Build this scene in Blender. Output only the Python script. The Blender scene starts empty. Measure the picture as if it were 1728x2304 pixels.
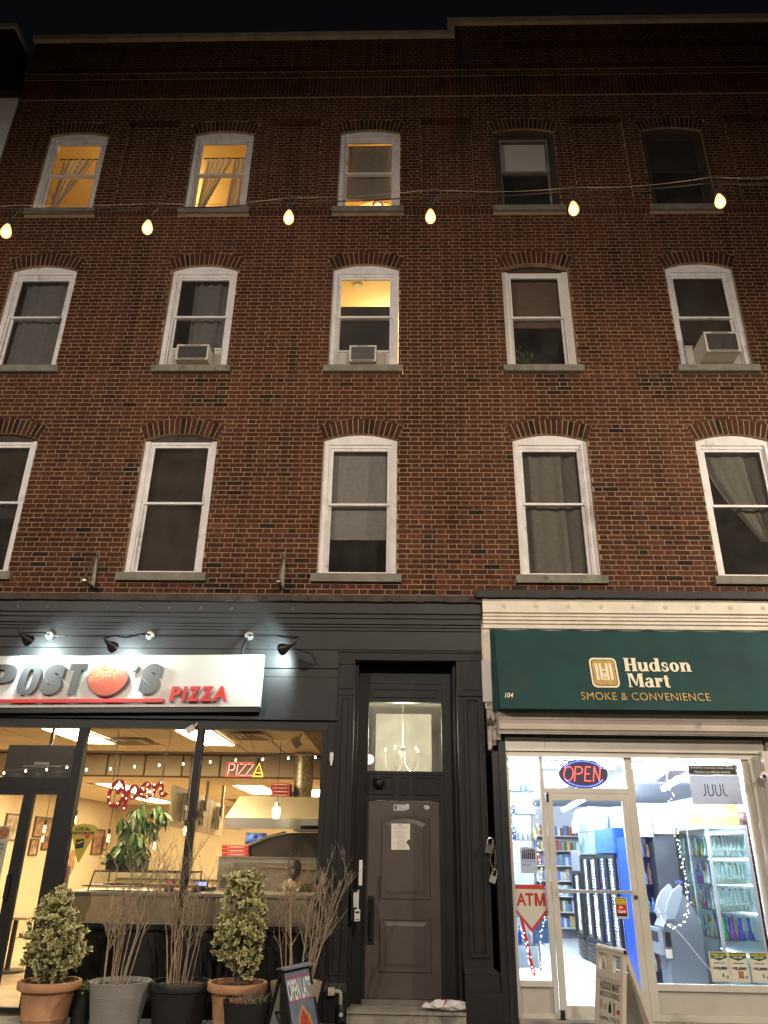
import bpy, math, random
from mathutils import Vector, Matrix
random.seed(7)
R = math.radians
S = bpy.context.scene
COL = S.collection

# ------------------------------------------------------------------ camera, world, exposure
CAM = Vector((0.6646, -10.0, 1.70))
YAW, PITCH, ROLL = -0.02917, 0.42541, 0.0162
def cam_axes():
    f = Vector((math.sin(YAW) * math.cos(PITCH), math.cos(YAW) * math.cos(PITCH), math.sin(PITCH)))
    r = Vector((math.cos(YAW), -math.sin(YAW), 0)); u = r.cross(f)
    return math.cos(ROLL) * r + math.sin(ROLL) * u, -math.sin(ROLL) * r + math.cos(ROLL) * u, f
AX_R, AX_U, AX_F = cam_axes()
cd = bpy.data.cameras.new('camera'); cam = bpy.data.objects.new('camera', cd); COL.objects.link(cam)
cd.sensor_fit = 'VERTICAL'; cd.sensor_height = 24.0; cd.lens = 24.0 * 1705.93 / 2304
cd.clip_start = 0.05; cd.clip_end = 400
mw = Matrix((AX_R, AX_U, -AX_F)).transposed().to_4x4(); mw.translation = CAM
cam.matrix_world = mw
S.camera = cam
w = bpy.data.worlds.new('World'); S.world = w; w.use_nodes = True
bg = w.node_tree.nodes['Background']
bg.inputs[0].default_value = (0.62, 0.68, 0.80, 1); bg.inputs[1].default_value = 0.0040
S.view_settings.view_transform = 'Standard'; S.view_settings.look = 'None'
S.view_settings.exposure = 0.0; S.view_settings.gamma = 1.0
S.cycles.use_denoising = True
S.cycles.max_bounces = 7; S.cycles.diffuse_bounces = 3; S.cycles.glossy_bounces = 3
S.cycles.transparent_max_bounces = 24; S.cycles.transmission_bounces = 4
S.cycles.caustics_reflective = False; S.cycles.caustics_refractive = False
S.cycles.sample_clamp_indirect = 4.0; S.cycles.sample_clamp_direct = 0

# ------------------------------------------------------------------ street lights (the lamps themselves are built near the end)
def spot(name, loc, target, power, col, size=R(120), blend=0.6, rad=0.15):
    ld = bpy.data.lights.new(name, 'SPOT'); ld.energy = power; ld.color = col
    ld.spot_size = size; ld.spot_blend = blend; ld.shadow_soft_size = rad
    o = bpy.data.objects.new(name, ld); COL.objects.link(o); o.location = loc
    o.rotation_euler = (Vector(target) - Vector(loc)).to_track_quat('-Z', 'Y').to_euler()
    return o
def point(name, loc, power, col, rad=0.05):
    ld = bpy.data.lights.new(name, 'POINT'); ld.energy = power; ld.color = col; ld.shadow_soft_size = rad
    o = bpy.data.objects.new(name, ld); COL.objects.link(o); o.location = loc
    return o
def area(name, loc, target, power, col, sx, sy):
    ld = bpy.data.lights.new(name, 'AREA'); ld.energy = power; ld.color = col; ld.shape = 'RECTANGLE'; ld.size = sx; ld.size_y = sy
    o = bpy.data.objects.new(name, ld); COL.objects.link(o); o.location = loc
    o.rotation_euler = (Vector(target) - Vector(loc)).to_track_quat('-Z', 'Y').to_euler()
    return o
LAMP_E = Vector((10.6, -5.4, 7.4)); LAMP_W = Vector((-7.5, -12.5, 8.2)); LAMP_S = Vector((3.5, -13.5, 8.2))
spot('street_lamp_light', LAMP_E, (4.0, 0.5, 2.0), 2600, (1.0, 0.84, 0.64), R(118), 0.9)
spot('street_lamp_light', LAMP_W, (-2.5, 0.0, 3.4), 3500, (1.0, 0.86, 0.72), R(118), 1.0)
spot('street_lamp_light', LAMP_S, (1.5, 0.0, 3.2), 2600, (1.0, 0.86, 0.73), R(118), 1.0)

# ------------------------------------------------------------------ helpers
def M3(a): return (a[0], a[1], a[2], 1)
def mat(name, col, rough=0.6, metal=0.0, var=0.0, vs=6.0, bump=0.0, bs=60.0, spec=0.5, em=None, es=0.0, dirt=None, ds=1.5, dt=0.55, coat=0.0):
    m = bpy.data.materials.new(name); m.use_nodes = True
    n = m.node_tree.nodes; l = m.node_tree.links; b = n['Principled BSDF']
    b.inputs['Roughness'].default_value = rough; b.inputs['Metallic'].default_value = metal
    b.inputs['Specular IOR Level'].default_value = spec
    if coat: b.inputs['Coat Weight'].default_value = coat
    b.inputs['Base Color'].default_value = M3(col)
    tc = None
    if var or bump or dirt: tc = n.new('ShaderNodeTexCoord')
    src = None
    if var:
        t = n.new('ShaderNodeTexNoise'); t.inputs['Scale'].default_value = vs; t.inputs['Detail'].default_value = 5
        l.new(tc.outputs['Object'], t.inputs['Vector'])
        mx = n.new('ShaderNodeMix'); mx.data_type = 'RGBA'
        mr = n.new('ShaderNodeMapRange'); mr.inputs[1].default_value = .3; mr.inputs[2].default_value = .7
        l.new(t.outputs['Fac'], mr.inputs[0]); l.new(mr.outputs[0], mx.inputs['Factor'])
        mx.inputs['A'].default_value = M3([c * (1 - var) for c in col]); mx.inputs['B'].default_value = M3([min(1, c * (1 + var)) for c in col])
        src = mx.outputs['Result']
    if dirt:
        t = n.new('ShaderNodeTexNoise'); t.inputs['Scale'].default_value = ds; t.inputs['Detail'].default_value = 9; t.inputs['Roughness'].default_value = .65
        l.new(tc.outputs['Object'], t.inputs['Vector'])
        mr = n.new('ShaderNodeMapRange'); mr.inputs[1].default_value = dt; mr.inputs[2].default_value = dt + .12
        l.new(t.outputs['Fac'], mr.inputs[0])
        mx = n.new('ShaderNodeMix'); mx.data_type = 'RGBA'; l.new(mr.outputs[0], mx.inputs['Factor'])
        if src: l.new(src, mx.inputs['A'])
        else: mx.inputs['A'].default_value = M3(col)
        mx.inputs['B'].default_value = M3(dirt); src = mx.outputs['Result']
    if src: l.new(src, b.inputs['Base Color'])
    if bump:
        t = n.new('ShaderNodeTexNoise'); t.inputs['Scale'].default_value = bs; t.inputs['Detail'].default_value = 6
        l.new(tc.outputs['Object'], t.inputs['Vector'])
        bp = n.new('ShaderNodeBump'); bp.inputs['Strength'].default_value = bump; bp.inputs['Distance'].default_value = 0.01
        l.new(t.outputs['Fac'], bp.inputs['Height']); l.new(bp.outputs[0], b.inputs['Normal'])
    if em:
        b.inputs['Emission Color'].default_value = M3(em); b.inputs['Emission Strength'].default_value = es
    return m
def glass(name, tint=(1, 1, 1), refl=1.0, rough=0.0, haze=0.0, hcol=(.5, .5, .5)):
    m = bpy.data.materials.new(name); m.use_nodes = True
    n = m.node_tree.nodes; l = m.node_tree.links; n.remove(n['Principled BSDF'])
    t = n.new('ShaderNodeBsdfTransparent'); t.inputs[0].default_value = M3(tint)
    g = n.new('ShaderNodeBsdfGlossy'); g.inputs['Roughness'].default_value = rough
    fr = n.new('ShaderNodeFresnel')
    ge = n.new('ShaderNodeNewGeometry'); io = n.new('ShaderNodeMath'); io.operation = 'MULTIPLY_ADD'; io.inputs[1].default_value = 1 / 1.5 - 1.5; io.inputs[2].default_value = 1.5
    l.new(ge.outputs['Backfacing'], io.inputs[0]); l.new(io.outputs[0], fr.inputs['IOR'])   # panes are solid: keep the exit face from mirroring
    mu = n.new('ShaderNodeMath'); mu.operation = 'MULTIPLY'; mu.inputs[1].default_value = refl
    l.new(fr.outputs[0], mu.inputs[0])
    first = t.outputs[0]
    if haze:
        d = n.new('ShaderNodeBsdfDiffuse'); d.inputs[0].default_value = M3(hcol)
        tx = n.new('ShaderNodeTexCoord'); nz = n.new('ShaderNodeTexNoise'); nz.inputs['Scale'].default_value = 3; nz.inputs['Detail'].default_value = 8
        l.new(tx.outputs['Object'], nz.inputs['Vector'])
        hm = n.new('ShaderNodeMath'); hm.operation = 'MULTIPLY'; hm.inputs[1].default_value = haze * 2; l.new(nz.outputs['Fac'], hm.inputs[0])
        mh = n.new('ShaderNodeMixShader'); l.new(hm.outputs[0], mh.inputs[0]); l.new(t.outputs[0], mh.inputs[1]); l.new(d.outputs[0], mh.inputs[2]); first = mh.outputs[0]
    ms = n.new('ShaderNodeMixShader'); l.new(mu.outputs[0], ms.inputs[0]); l.new(first, ms.inputs[1]); l.new(g.outputs[0], ms.inputs[2])
    l.new(ms.outputs[0], n['Material Output'].inputs[0])
    return m
def emit(name, col, st):
    m = bpy.data.materials.new(name); m.use_nodes = True
    n = m.node_tree.nodes; l = m.node_tree.links; n.remove(n['Principled BSDF'])
    e = n.new('ShaderNodeEmission'); e.inputs[0].default_value = M3(col); e.inputs[1].default_value = st
    l.new(e.outputs[0], n['Material Output'].inputs[0]); return m

def org(o):
    p = Vector((0, 0, 0))
    while o: p = p + o.location; o = o.parent
    return p
class MB:
    def __init__(s): s.v = []; s.f = []; s.m = []
    def add(s, vs, fs, m=0):
        k = len(s.v); s.v.extend([tuple(v) for v in vs])
        for f in fs: s.f.append(tuple(i + k for i in f)); s.m.append(m)
        return s
    def box(s, x0, x1, y0, y1, z0, z1, m=0):
        if x0 > x1: x0, x1 = x1, x0
        if y0 > y1: y0, y1 = y1, y0
        if z0 > z1: z0, z1 = z1, z0
        return s.add([(x0, y0, z0), (x1, y0, z0), (x1, y1, z0), (x0, y1, z0), (x0, y0, z1), (x1, y0, z1), (x1, y1, z1), (x0, y1, z1)],
              [(0, 3, 2, 1), (4, 5, 6, 7), (0, 1, 5, 4), (1, 2, 6, 5), (2, 3, 7, 6), (3, 0, 4, 7)], m)
    def frame(s, x0, x1, z0, z1, t, y0, y1, m=0, tb=None, tt=None):   # four bars around an opening, butted
        tb = t if tb is None else tb; tt = t if tt is None else tt
        s.box(x0, x0 + t, y0, y1, z0, z1, m); s.box(x1 - t, x1, y0, y1, z0, z1, m)
        s.box(x0 + t, x1 - t, y0, y1, z0, z0 + tb, m); s.box(x0 + t, x1 - t, y0, y1, z1 - tt, z1, m); return s
    def hexa(s, a, b, m=0):   # two quads (4 points each) joined
        return s.add(list(a) + list(b), [(3, 2, 1, 0), (4, 5, 6, 7), (0, 1, 5, 4), (1, 2, 6, 5), (2, 3, 7, 6), (3, 0, 4, 7)], m)
    def tube(s, pts, r, n=6, m=0, caps=True):
        pts = [Vector(p) for p in pts]; rs = r if isinstance(r, (list, tuple)) else [r] * len(pts)
        k = len(s.v); up = None
        for i, p in enumerate(pts):
            d = (pts[min(i + 1, len(pts) - 1)] - pts[max(i - 1, 0)])
            d = d.normalized() if d.length > 1e-9 else Vector((0, 0, 1))
            if up is None: up = d.orthogonal().normalized()
            up = (up - d * up.dot(d)); up = up.normalized() if up.length > 1e-6 else d.orthogonal().normalized()
            sd = d.cross(up)
            for j in range(n):
                a = 2 * math.pi * j / n; s.v.append(tuple(p + (up * math.cos(a) + sd * math.sin(a)) * rs[i]))
        for i in range(len(pts) - 1):
            for j in range(n):
                j2 = (j + 1) % n; s.f.append((k + i * n + j, k + i * n + j2, k + (i + 1) * n + j2, k + (i + 1) * n + j)); s.m.append(m)
        if caps:
            s.f.append(tuple(k + j for j in reversed(range(n)))); s.m.append(m)
            s.f.append(tuple(k + (len(pts) - 1) * n + j for j in range(n))); s.m.append(m)
        return s
    def lathe(s, prof, c=(0, 0, 0), n=24, m=0, sy=1.0, axis='z'):
        k = len(s.v)
        for (r, z) in prof:
            for j in range(n):
                a = 2 * math.pi * j / n
                if axis == 'z': s.v.append((c[0] + r * math.cos(a), c[1] + r * math.sin(a) * sy, c[2] + z))
                else: s.v.append((c[0] + r * math.cos(a), c[1] + z, c[2] - r * math.sin(a) * sy))
        for i in range(len(prof) - 1):
            for j in range(n):
                j2 = (j + 1) % n; s.f.append((k + i * n + j, k + i * n + j2, k + (i + 1) * n + j2, k + (i + 1) * n + j)); s.m.append(m)
        return s
    def prism(s, poly, y0, y1, m=0):     # polygon in XZ (counter-clockwise seen from -Y), extruded along Y
        n = len(poly); k = len(s.v)
        s.v.extend([(x, y0, z) for x, z in poly]); s.v.extend([(x, y1, z) for x, z in poly])
        s.f.append(tuple(k + i for i in range(n))); s.m.append(m)
        s.f.append(tuple(k + n + i for i in reversed(range(n)))); s.m.append(m)
        for i in range(n): j = (i + 1) % n; s.f.append((k + i, k + n + i, k + n + j, k + j)); s.m.append(m)
        return s
    def extrude_x(s, prof, x0, x1, m=0):   # open profile in YZ swept along X
        k = len(s.v); n = len(prof)
        s.v.extend([(x0, y, z) for y, z in prof]); s.v.extend([(x1, y, z) for y, z in prof])
        for i in range(n - 1): s.f.append((k + i, k + i + 1, k + n + i + 1, k + n + i)); s.m.append(m)
        s.f.append(tuple(k + i for i in range(n))); s.m.append(m)
        s.f.append(tuple(k + n + i for i in reversed(range(n)))); s.m.append(m); return s
    def ball(s, c, r, n=8, m=0, sz=1.0):
        h = max(3, n // 2); prof = [(r * math.sin(math.pi * i / h), -r * sz * math.cos(math.pi * i / h)) for i in range(h + 1)]
        prof[0] = (r * .02, -r * sz); prof[-1] = (r * .02, r * sz)
        return s.lathe(prof, c, n, m)
    def xf(s, mtx, start=0):
        for i in range(start, len(s.v)): s.v[i] = tuple(mtx @ Vector(s.v[i]))
        return s
    def mesh(s, name, mats, off=Vector((0, 0, 0)), smooth=False):
        me = bpy.data.meshes.new(name)
        me.from_pydata([(v[0] - off.x, v[1] - off.y, v[2] - off.z) for v in s.v], [], s.f)
        for m in (mats if isinstance(mats, (list, tuple)) else [mats]): me.materials.append(m)
        if any(s.m): me.polygons.foreach_set('material_index', s.m)
        if smooth: me.polygons.foreach_set('use_smooth', [True] * len(s.f)); me.set_sharp_from_angle(angle=R(40))
        me.update(); return me
    def build(s, name, mats, parent=None, smooth=False, at=None, local=False):   # local: the vertices are given relative to 'at'
        off = org(parent)
        if at is not None: at = Vector(at); loc = at - off
        else: loc = Vector((0, 0, 0))
        if parent is None and at is None:
            xs = [v[0] for v in s.v]; ys = [v[1] for v in s.v]; zs = [v[2] for v in s.v]
            loc = Vector(((min(xs) + max(xs)) / 2, (min(ys) + max(ys)) / 2, min(zs)))
        o = bpy.data.objects.new(name, s.mesh(name, mats, Vector((0, 0, 0)) if local else off + loc, smooth)); COL.objects.link(o)
        o.location = loc
        if parent: o.parent = parent
        return o
def tag(o, label=None, cat=None, group=None, kind=None):
    if label: o['label'] = label
    if cat: o['category'] = cat
    if group: o['group'] = group
    if kind: o['kind'] = kind
    return o
def thing(name, loc, label, cat, group=None):
    o = bpy.data.objects.new(name, None); COL.objects.link(o); o.location = loc; o.empty_display_size = .1
    return tag(o, label, cat, group)
def struct(o): o['kind'] = 'structure'; return o
def copy_tree(o, parent=None):
    c = o.copy(); COL.objects.link(c)
    if parent: c.parent = parent
    for ch in list(o.children): copy_tree(ch, c)
    return c
def glyphs(txt, size=1.0, shear=0.0, bold=0.0, ext=0.0, spacing=1.0, line=1.0, align='CENTER'):
    c = bpy.data.curves.new('t', 'FONT'); c.body = txt; c.size = size; c.shear = shear; c.offset = bold; c.extrude = ext
    c.space_character = spacing; c.space_line = line; c.align_x = align; c.resolution_u = 5
    o = bpy.data.objects.new('t', c); me = bpy.data.meshes.new_from_object(o)
    vs = [tuple(v.co) for v in me.vertices]; fs = [tuple(p.vertices) for p in me.polygons]
    bpy.data.objects.remove(o); bpy.data.curves.remove(c); bpy.data.meshes.remove(me)
    return vs, fs
def text(mb, txt, x0, x1, z0, z1, y, depth=0.0, m=0, shear=0.0, bold=0.02, spacing=1.0, line=1.0, align='CENTER', keep=False):
    """flat or raised lettering, facing -Y, fitted into the box x0..x1, z0..z1"""
    vs, fs = glyphs(txt, 1.0, shear, bold, 0.5 if depth else 0.0, spacing, line, align)
    if not vs: return mb
    ax = min(v[0] for v in vs); bx = max(v[0] for v in vs); az = min(v[1] for v in vs); bz = max(v[1] for v in vs)
    sx = (x1 - x0) / (bx - ax); sz = (z1 - z0) / (bz - az)
    if keep: sx = sz = min(sx, sz)
    out = [(x0 + (v[0] - ax) * sx, (y - depth * (v[2] + .5)) if depth else y, z0 + (v[1] - az) * sz) for v in vs]
    return mb.add(out, fs, m)
def arc(cx, cz, r, a0, a1, n): return [(cx + r * math.cos(R(a0 + (a1 - a0) * i / n)), cz + r * math.sin(R(a0 + (a1 - a0) * i / n))) for i in range(n + 1)]
def to_px(p):
    d = Vector(p) - CAM; z = d.dot(AX_F)
    return 864 + 1705.93 * d.dot(AX_R) / z, 1152 - 1705.93 * d.dot(AX_U) / z, z
# ------------------------------------------------------------------ materials
def brick_mat(name, single):
    m = bpy.data.materials.new(name); m.use_nodes = True
    n = m.node_tree.nodes; l = m.node_tree.links; b = n['Principled BSDF']; b.inputs['Roughness'].default_value = .82; b.inputs['Specular IOR Level'].default_value = .25
    if single: s = n.new('ShaderNodeObjectInfo').outputs['Random']
    else:
        a = n.new('ShaderNodeAttribute'); a.attribute_name = 'tone'; s = a.outputs['Fac']
    cr = n.new('ShaderNodeValToRGB'); e = cr.color_ramp.elements
    e[0].position = 0; e[0].color = (.012, .009, .0075, 1); e[1].position = 1; e[1].color = (.124, .042, .0185, 1)
    for p, c in ((.06, (.024, .015, .011, 1)), (.14, (.060, .0215, .0125, 1)), (.5, (.080, .028, .015, 1)), (.8, (.096, .033, .017, 1))):
        x = e.new(p); x.color = c
    l.new(s, cr.inputs[0])
    g = n.new('ShaderNodeNewGeometry'); t = n.new('ShaderNodeTexNoise'); t.inputs['Scale'].default_value = 22; t.inputs['Detail'].default_value = 8
    l.new(g.outputs['Position'], t.inputs['Vector'])
    t2 = n.new('ShaderNodeTexNoise'); t2.inputs['Scale'].default_value = .55; t2.inputs['Detail'].default_value = 7; l.new(g.outputs['Position'], t2.inputs['Vector'])
    mr = n.new('ShaderNodeMapRange'); mr.inputs[1].default_value = .3; mr.inputs[2].default_value = .7; mr.inputs[3].default_value = .62; mr.inputs[4].default_value = 1.3; l.new(t.outputs['Fac'], mr.inputs[0])
    mr2 = n.new('ShaderNodeMapRange'); mr2.inputs[1].default_value = .38; mr2.inputs[2].default_value = .62; mr2.inputs[3].default_value = .68; mr2.inputs[4].default_value = 1.08; l.new(t2.outputs['Fac'], mr2.inputs[0])
    t3 = n.new('ShaderNodeTexNoise'); t3.inputs['Scale'].default_value = 1.0; t3.inputs['Detail'].default_value = 6; mp = n.new('ShaderNodeMapping'); mp.inputs['Scale'].default_value = (3.2, 1, .35); l.new(g.outputs['Position'], mp.inputs[0]); l.new(mp.outputs[0], t3.inputs['Vector'])
    mr3 = n.new('ShaderNodeMapRange'); mr3.inputs[1].default_value = .52; mr3.inputs[2].default_value = .70; mr3.inputs[3].default_value = 1; mr3.inputs[4].default_value = .45; l.new(t3.outputs['Fac'], mr3.inputs[0])   # soot runs
    mq = n.new('ShaderNodeMath'); mq.operation = 'MULTIPLY'; l.new(mr2.outputs[0], mq.inputs[0]); l.new(mr3.outputs[0], mq.inputs[1])
    mu = n.new('ShaderNodeMath'); mu.operation = 'MULTIPLY'; l.new(mr.outputs[0], mu.inputs[0]); l.new(mq.outputs[0], mu.inputs[1])
    vm = n.new('ShaderNodeVectorMath'); vm.operation = 'SCALE'; l.new(cr.outputs[0], vm.inputs[0]); l.new(mu.outputs[0], vm.inputs['Scale'])
    l.new(vm.outputs[0], b.inputs['Base Color'])
    bu = n.new('ShaderNodeBump'); bu.inputs['Strength'].default_value = .35; bu.inputs['Distance'].default_value = .006; l.new(t.outputs['Fac'], bu.inputs['Height']); l.new(bu.outputs[0], b.inputs['Normal'])
    return m
BRICK1 = brick_mat('brick_single', True); BRICKN = brick_mat('brick_field', False)
MORTAR = mat('mortar', (.30, .205, .118), .9, var=.3, vs=5, bump=.4, bs=90, dirt=(.07, .045, .03), ds=.9, dt=.60)
STONE = mat('sill_stone', (.20, .19, .155), .8, var=.2, vs=9, bump=.2, dirt=(.11, .10, .08), ds=4, dt=.56)
COPING = mat('coping_stone', (.68, .56, .44), .8, var=.2, vs=4, bump=.2)
WHITE = mat('aged_white_paint', (.74, .73, .74), .55, var=.10, vs=7, bump=.12, bs=30, dirt=(.42, .38, .34), ds=4, dt=.60)
WHITEC = mat('clean_white_vinyl', (.72, .70, .68), .4, var=.05)
DARKFR = mat('dark_brown_trim', (.055, .04, .032), .6, var=.3, vs=8, bump=.2)
DARKWOOD = mat('weathered_dark_wood', (.05, .032, .024), .75, var=.4, vs=10, bump=.5, bs=35)  # wood that is dark in itself
BLACKP = mat('black_gloss_paint', (.021, .0235, .026), .5, spec=.35, var=.18, vs=3, bump=.15, bs=9, dirt=(.045, .045, .047), ds=7, dt=.68)
BLACKW = mat('black_wood_paint', (.013, .013, .0145), .55, spec=.35, var=.2, vs=5, bump=.25, bs=14, dirt=(.05, .048, .046), ds=11, dt=.71)
LEDGE = mat('weathered_ledge', (.055, .042, .034), .8, var=.4, vs=6, bump=.6, bs=25, dirt=(.24, .21, .18), ds=18, dt=.70)
BLACKM = mat('black_metal', (.015, .015, .017), .38, metal=.2, var=.1)
CREAMP = mat('cream_shop_paint', (.72, .67, .56), .55, var=.10, vs=5, bump=.12, bs=30, dirt=(.10, .08, .06), ds=9, dt=.68)
CREAMP2 = mat('peeling_cream_paint', (.58, .52, .42), .7, var=.2, vs=8, bump=.6, bs=22, dirt=(.05, .04, .035), ds=6, dt=.52)
ALU = mat('cream_aluminium', (.66, .63, .55), .4, metal=.25, var=.08, vs=3, dirt=(.30, .26, .2), ds=6, dt=.68)
ALUG = mat('grey_panel', (.48, .45, .40), .45, var=.06, vs=4)
STEEL = mat('stainless_steel', (.55, .52, .47), .32, metal=.9, var=.1, vs=3)
STEELD = mat('brushed_dark_steel', (.30, .28, .25), .4, metal=.8, var=.2, vs=4)
GALV = mat('spangled_duct_steel', (.42, .38, .30), .4, metal=.8, var=.55, vs=38)
CHROME = mat('chrome', (.8, .8, .8), .15, metal=1.0)
DOORM = mat('brown_door_paint', (.082, .064, .061), .42, var=.14, vs=2.5, dirt=(.12, .10, .09), ds=9, dt=.70, bump=.05, bs=50)
CONC = mat('concrete', (.26, .24, .20), .9, var=.25, vs=5, bump=.5, bs=40, dirt=(.12, .11, .10), ds=3, dt=.56)
ASPH = mat('asphalt', (.05, .05, .05), .9, var=.3, vs=12, bump=.5, bs=120)
SIGNW = mat('sign_white', (.58, .61, .585), .35, var=.03, vs=2)
GREYL = mat('grey_letter', (.10, .108, .115), .45)
REDL = mat('red_letter', (.60, .02, .02), .35)
GREEN = mat('green_canvas', (.004, .046, .049), .75, var=.22, vs=2.2, bump=.5, bs=3.5, dirt=(.012, .05, .048), ds=1.6, dt=.56)
GOLD = mat('gold_print', (.52, .34, .09), .5, var=.3, vs=20)
CREAMT = mat('cream_print', (.85, .80, .62), .6)
WHITET = mat('white_print', (.8, .8, .78), .6)
BLACKT = mat('black_print', (.012, .012, .012), .6)
REDT = mat('red_print', (.55, .02, .02), .55)
YELT = mat('yellow_print', (.75, .52, .02), .55)
GREENT = mat('green_print', (.02, .10, .035), .55)
PAPER = mat('paper', (.72, .70, .62), .75, var=.04)
PAPERG = mat('grey_paper', (.60, .60, .62), .7, var=.05)
TERRA = mat('terracotta', (.50, .27, .145), .8, var=.16, vs=7, bump=.15, bs=40, dirt=(.56, .38, .26), ds=5, dt=.60)
GREYPOT = mat('grey_woven_plastic', (.30, .29, .27), .65, var=.08)
GREIGE = mat('greige_plastic', (.36, .32, .26), .6, var=.08)
BLACKPOT = mat('black_plastic', (.014, .014, .015), .5, var=.2)
SOIL = mat('soil', (.045, .028, .018), 1.0, var=.5, vs=30, bump=1, bs=60)
TWIG = mat('twig_bark', (.34, .265, .18), .85, var=.3, vs=14)
TWIGD = mat('dark_twig_bark', (.11, .075, .05), .85, var=.3, vs=14)
LEAFC = mat('leaf_cream_edge', (.62, .57, .28), .5, var=.25, vs=9)
LEAFG = mat('leaf_green_centre', (.13, .17, .055), .45, var=.35, vs=9)
LEAFP = mat('leaf_plant_green', (.085, .17, .035), .45, var=.4, vs=6)
DEADLEAF = mat('dead_leaf', (.25, .13, .05), .8, var=.3)
GLASSW = glass('window_glass', (.90, .90, .90), 1.0, 0, .028, (.5, .48, .45))
GLASSD = glass('dim_window_glass', (.62, .60, .58), .9, 0, .05, (.5, .46, .42))
GLASSS = glass('shop_glass', (.97, .97, .96), .85, 0, .012, (.7, .7, .68))
GLASSC = glass('case_glass', (.90, .96, .96), 1.2)
BULBG = glass('bulb_glass', (1, .86, .6), 1.0)
CHAIN = mat('rusty_chain', (.16, .13, .10), .5, metal=.7, var=.4, vs=30)
SKIN = mat('skin', (.48, .27, .17), .5)
HAIR = mat('black_hair', (.012, .009, .008), .45)
SHIRT = mat('olive_shirt', (.10, .095, .06), .8, var=.15)
STRAP = mat('cream_strap', (.62, .58, .45), .8)
DENIM = mat('dark_trousers', (.03, .03, .04), .8)
# ------------------------------------------------------------------ ground
g = MB().box(-60, 60, -80, 40, -.35, -.155); struct(g.build('ground', ASPH))
g = MB().box(-40, 40, -13.5, -4.2, -.152, -.125); struct(g.build('road', ASPH))
sw = struct(MB().box(-40, 40, -4.0, 6.0, -.15, -.022).build('pavement', CONC))
slab0 = None
for i in range(-4, 6):
    for j in range(2):
        if slab0 is None:
            slab0 = MB().box(.006, 1.494, .006, 1.494, 0, .02).build('paving_slab', CONC, sw, at=(i * 1.5, -3.0 + j * 1.5, -.0205), local=True); 
        else:
            c = slab0.copy(); COL.objects.link(c); c.location = slab0.location + Vector(((i + 4) * 1.5, j * 1.5, 0))
kb = struct(MB().box(-40, 40, -4.2, -4.0, -.15, -.01).build('kerb', CONC))

# ------------------------------------------------------------------ brick building
BLD = thing('brick_building', (0, 0, 0), 'four storey dark red brick apartment building with fifteen arched windows above the two shops', 'building')
COLX = [-5.509, -2.742, 0.0, 2.849, 5.572]
ROWS = {1: (5.275, 7.433), 2: (8.775, 10.758), 3: (12.15, 14.038)}
HW = .56; RISE = {1: .105, 2: .11, 3: .085}; RING = {1: .265, 2: .27, 3: .27}
def arch(ri):
    h = RISE[ri]; Rr = (HW * HW + h * h) / (2 * h); zc = ROWS[ri][1] + h - Rr; return Rr, zc
def blocked(z):
    out = []
    for cx in COLX:
        for ri, (zs, zt) in ROWS.items():
            Rr, zc = arch(ri); hw = 0
            if zs - .125 < z <= zs: hw = .635
            elif zs < z <= zt: hw = HW
            elif zt < z < zc + Rr + RING[ri]:
                hw = min(math.sqrt(max(0, (Rr + RING[ri]) ** 2 - (z - zc) ** 2)), (z - zc) * HW / (zt - zc))
            if hw > .02: out.append((cx - hw, cx + hw))
    return sorted(out)
XL, XR = -6.88, 8.4
def free(z, a=XL, b=XR):
    res = []; x = a
    for p, q in blocked(z):
        if p > x: res.append((x, min(p, b)))
        x = max(x, q)
    if x < b: res.append((x, b))
    return res
CH = .0759; J = .0098
ST, HD = .2265, .1105
marks = [(-1.45, 8.45, .16), (-1.46, 8.15, .12), (-3.35, 6.95, .13), (-3.4, 6.6, .1), (-1.95, 6.62, .09), (3.62, 6.95, .08), (3.6, 6.6, .09), (3.9, 7.3, .08), (1.65, 5.75, .08), (3.0, 5.9, .06),
         (4.35, 5.9, .13), (4.0, 5.55, .15), (4.35, 5.35, .12), (5.05, 5.75, .12), (2.3, 5.6, .1), (.95, 5.75, .06), (-2.05, 5.03, .2), (-1.6, 5.1, .06), (6.9, 12.6, .3), (3.85, 7.65, .07), (-.75, 5.1, .2), (4.6, 8.4, .25), (3.0, 8.5, .25), (-2.4, 8.3, .3), (-6.3, 8.4, .3)]
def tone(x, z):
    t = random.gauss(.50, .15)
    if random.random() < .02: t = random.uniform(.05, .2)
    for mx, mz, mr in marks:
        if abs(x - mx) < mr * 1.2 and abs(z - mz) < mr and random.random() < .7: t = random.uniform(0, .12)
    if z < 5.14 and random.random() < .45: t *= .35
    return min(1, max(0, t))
cand = []; fld = MB(); ftone = []
PANELS = [(-4.60, -3.65), (-1.86, -.93), (.95, 1.89), (3.72, 4.70), (6.6, 7.5)]
def panel_at(x, z): return 12.37 < z < 14.30 and any(a < x < b for a, b in PANELS)
def put_brick(x0, x1, z0, z1, y=0.0, full=None):
    cx, cz = (x0 + x1) / 2, (z0 + z1) / 2
    dy = y + random.uniform(-.0015, .0012)
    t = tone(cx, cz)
    if full:
        px, py, d = to_px((cx, 0, cz))
        if 15 < px < 1713 and py < 1339: cand.append(((x1 - x0) * (z1 - z0) / d / d, full, x0, z0, dy)); 
    k = len(fld.f)
    e = .002
    v = [(x0, dy + e, z0), (x1, dy + e, z0), (x1, dy + e, z1), (x0, dy + e, z1), (x0 + e, dy, z0 + e), (x1 - e, dy, z0 + e), (x1 - e, dy, z1 - e), (x0 + e, dy, z1 - e),
         (x0, dy + .10, z0), (x1, dy + .10, z0), (x1, dy + .10, z1), (x0, dy + .10, z1)]
    return v, t
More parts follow.
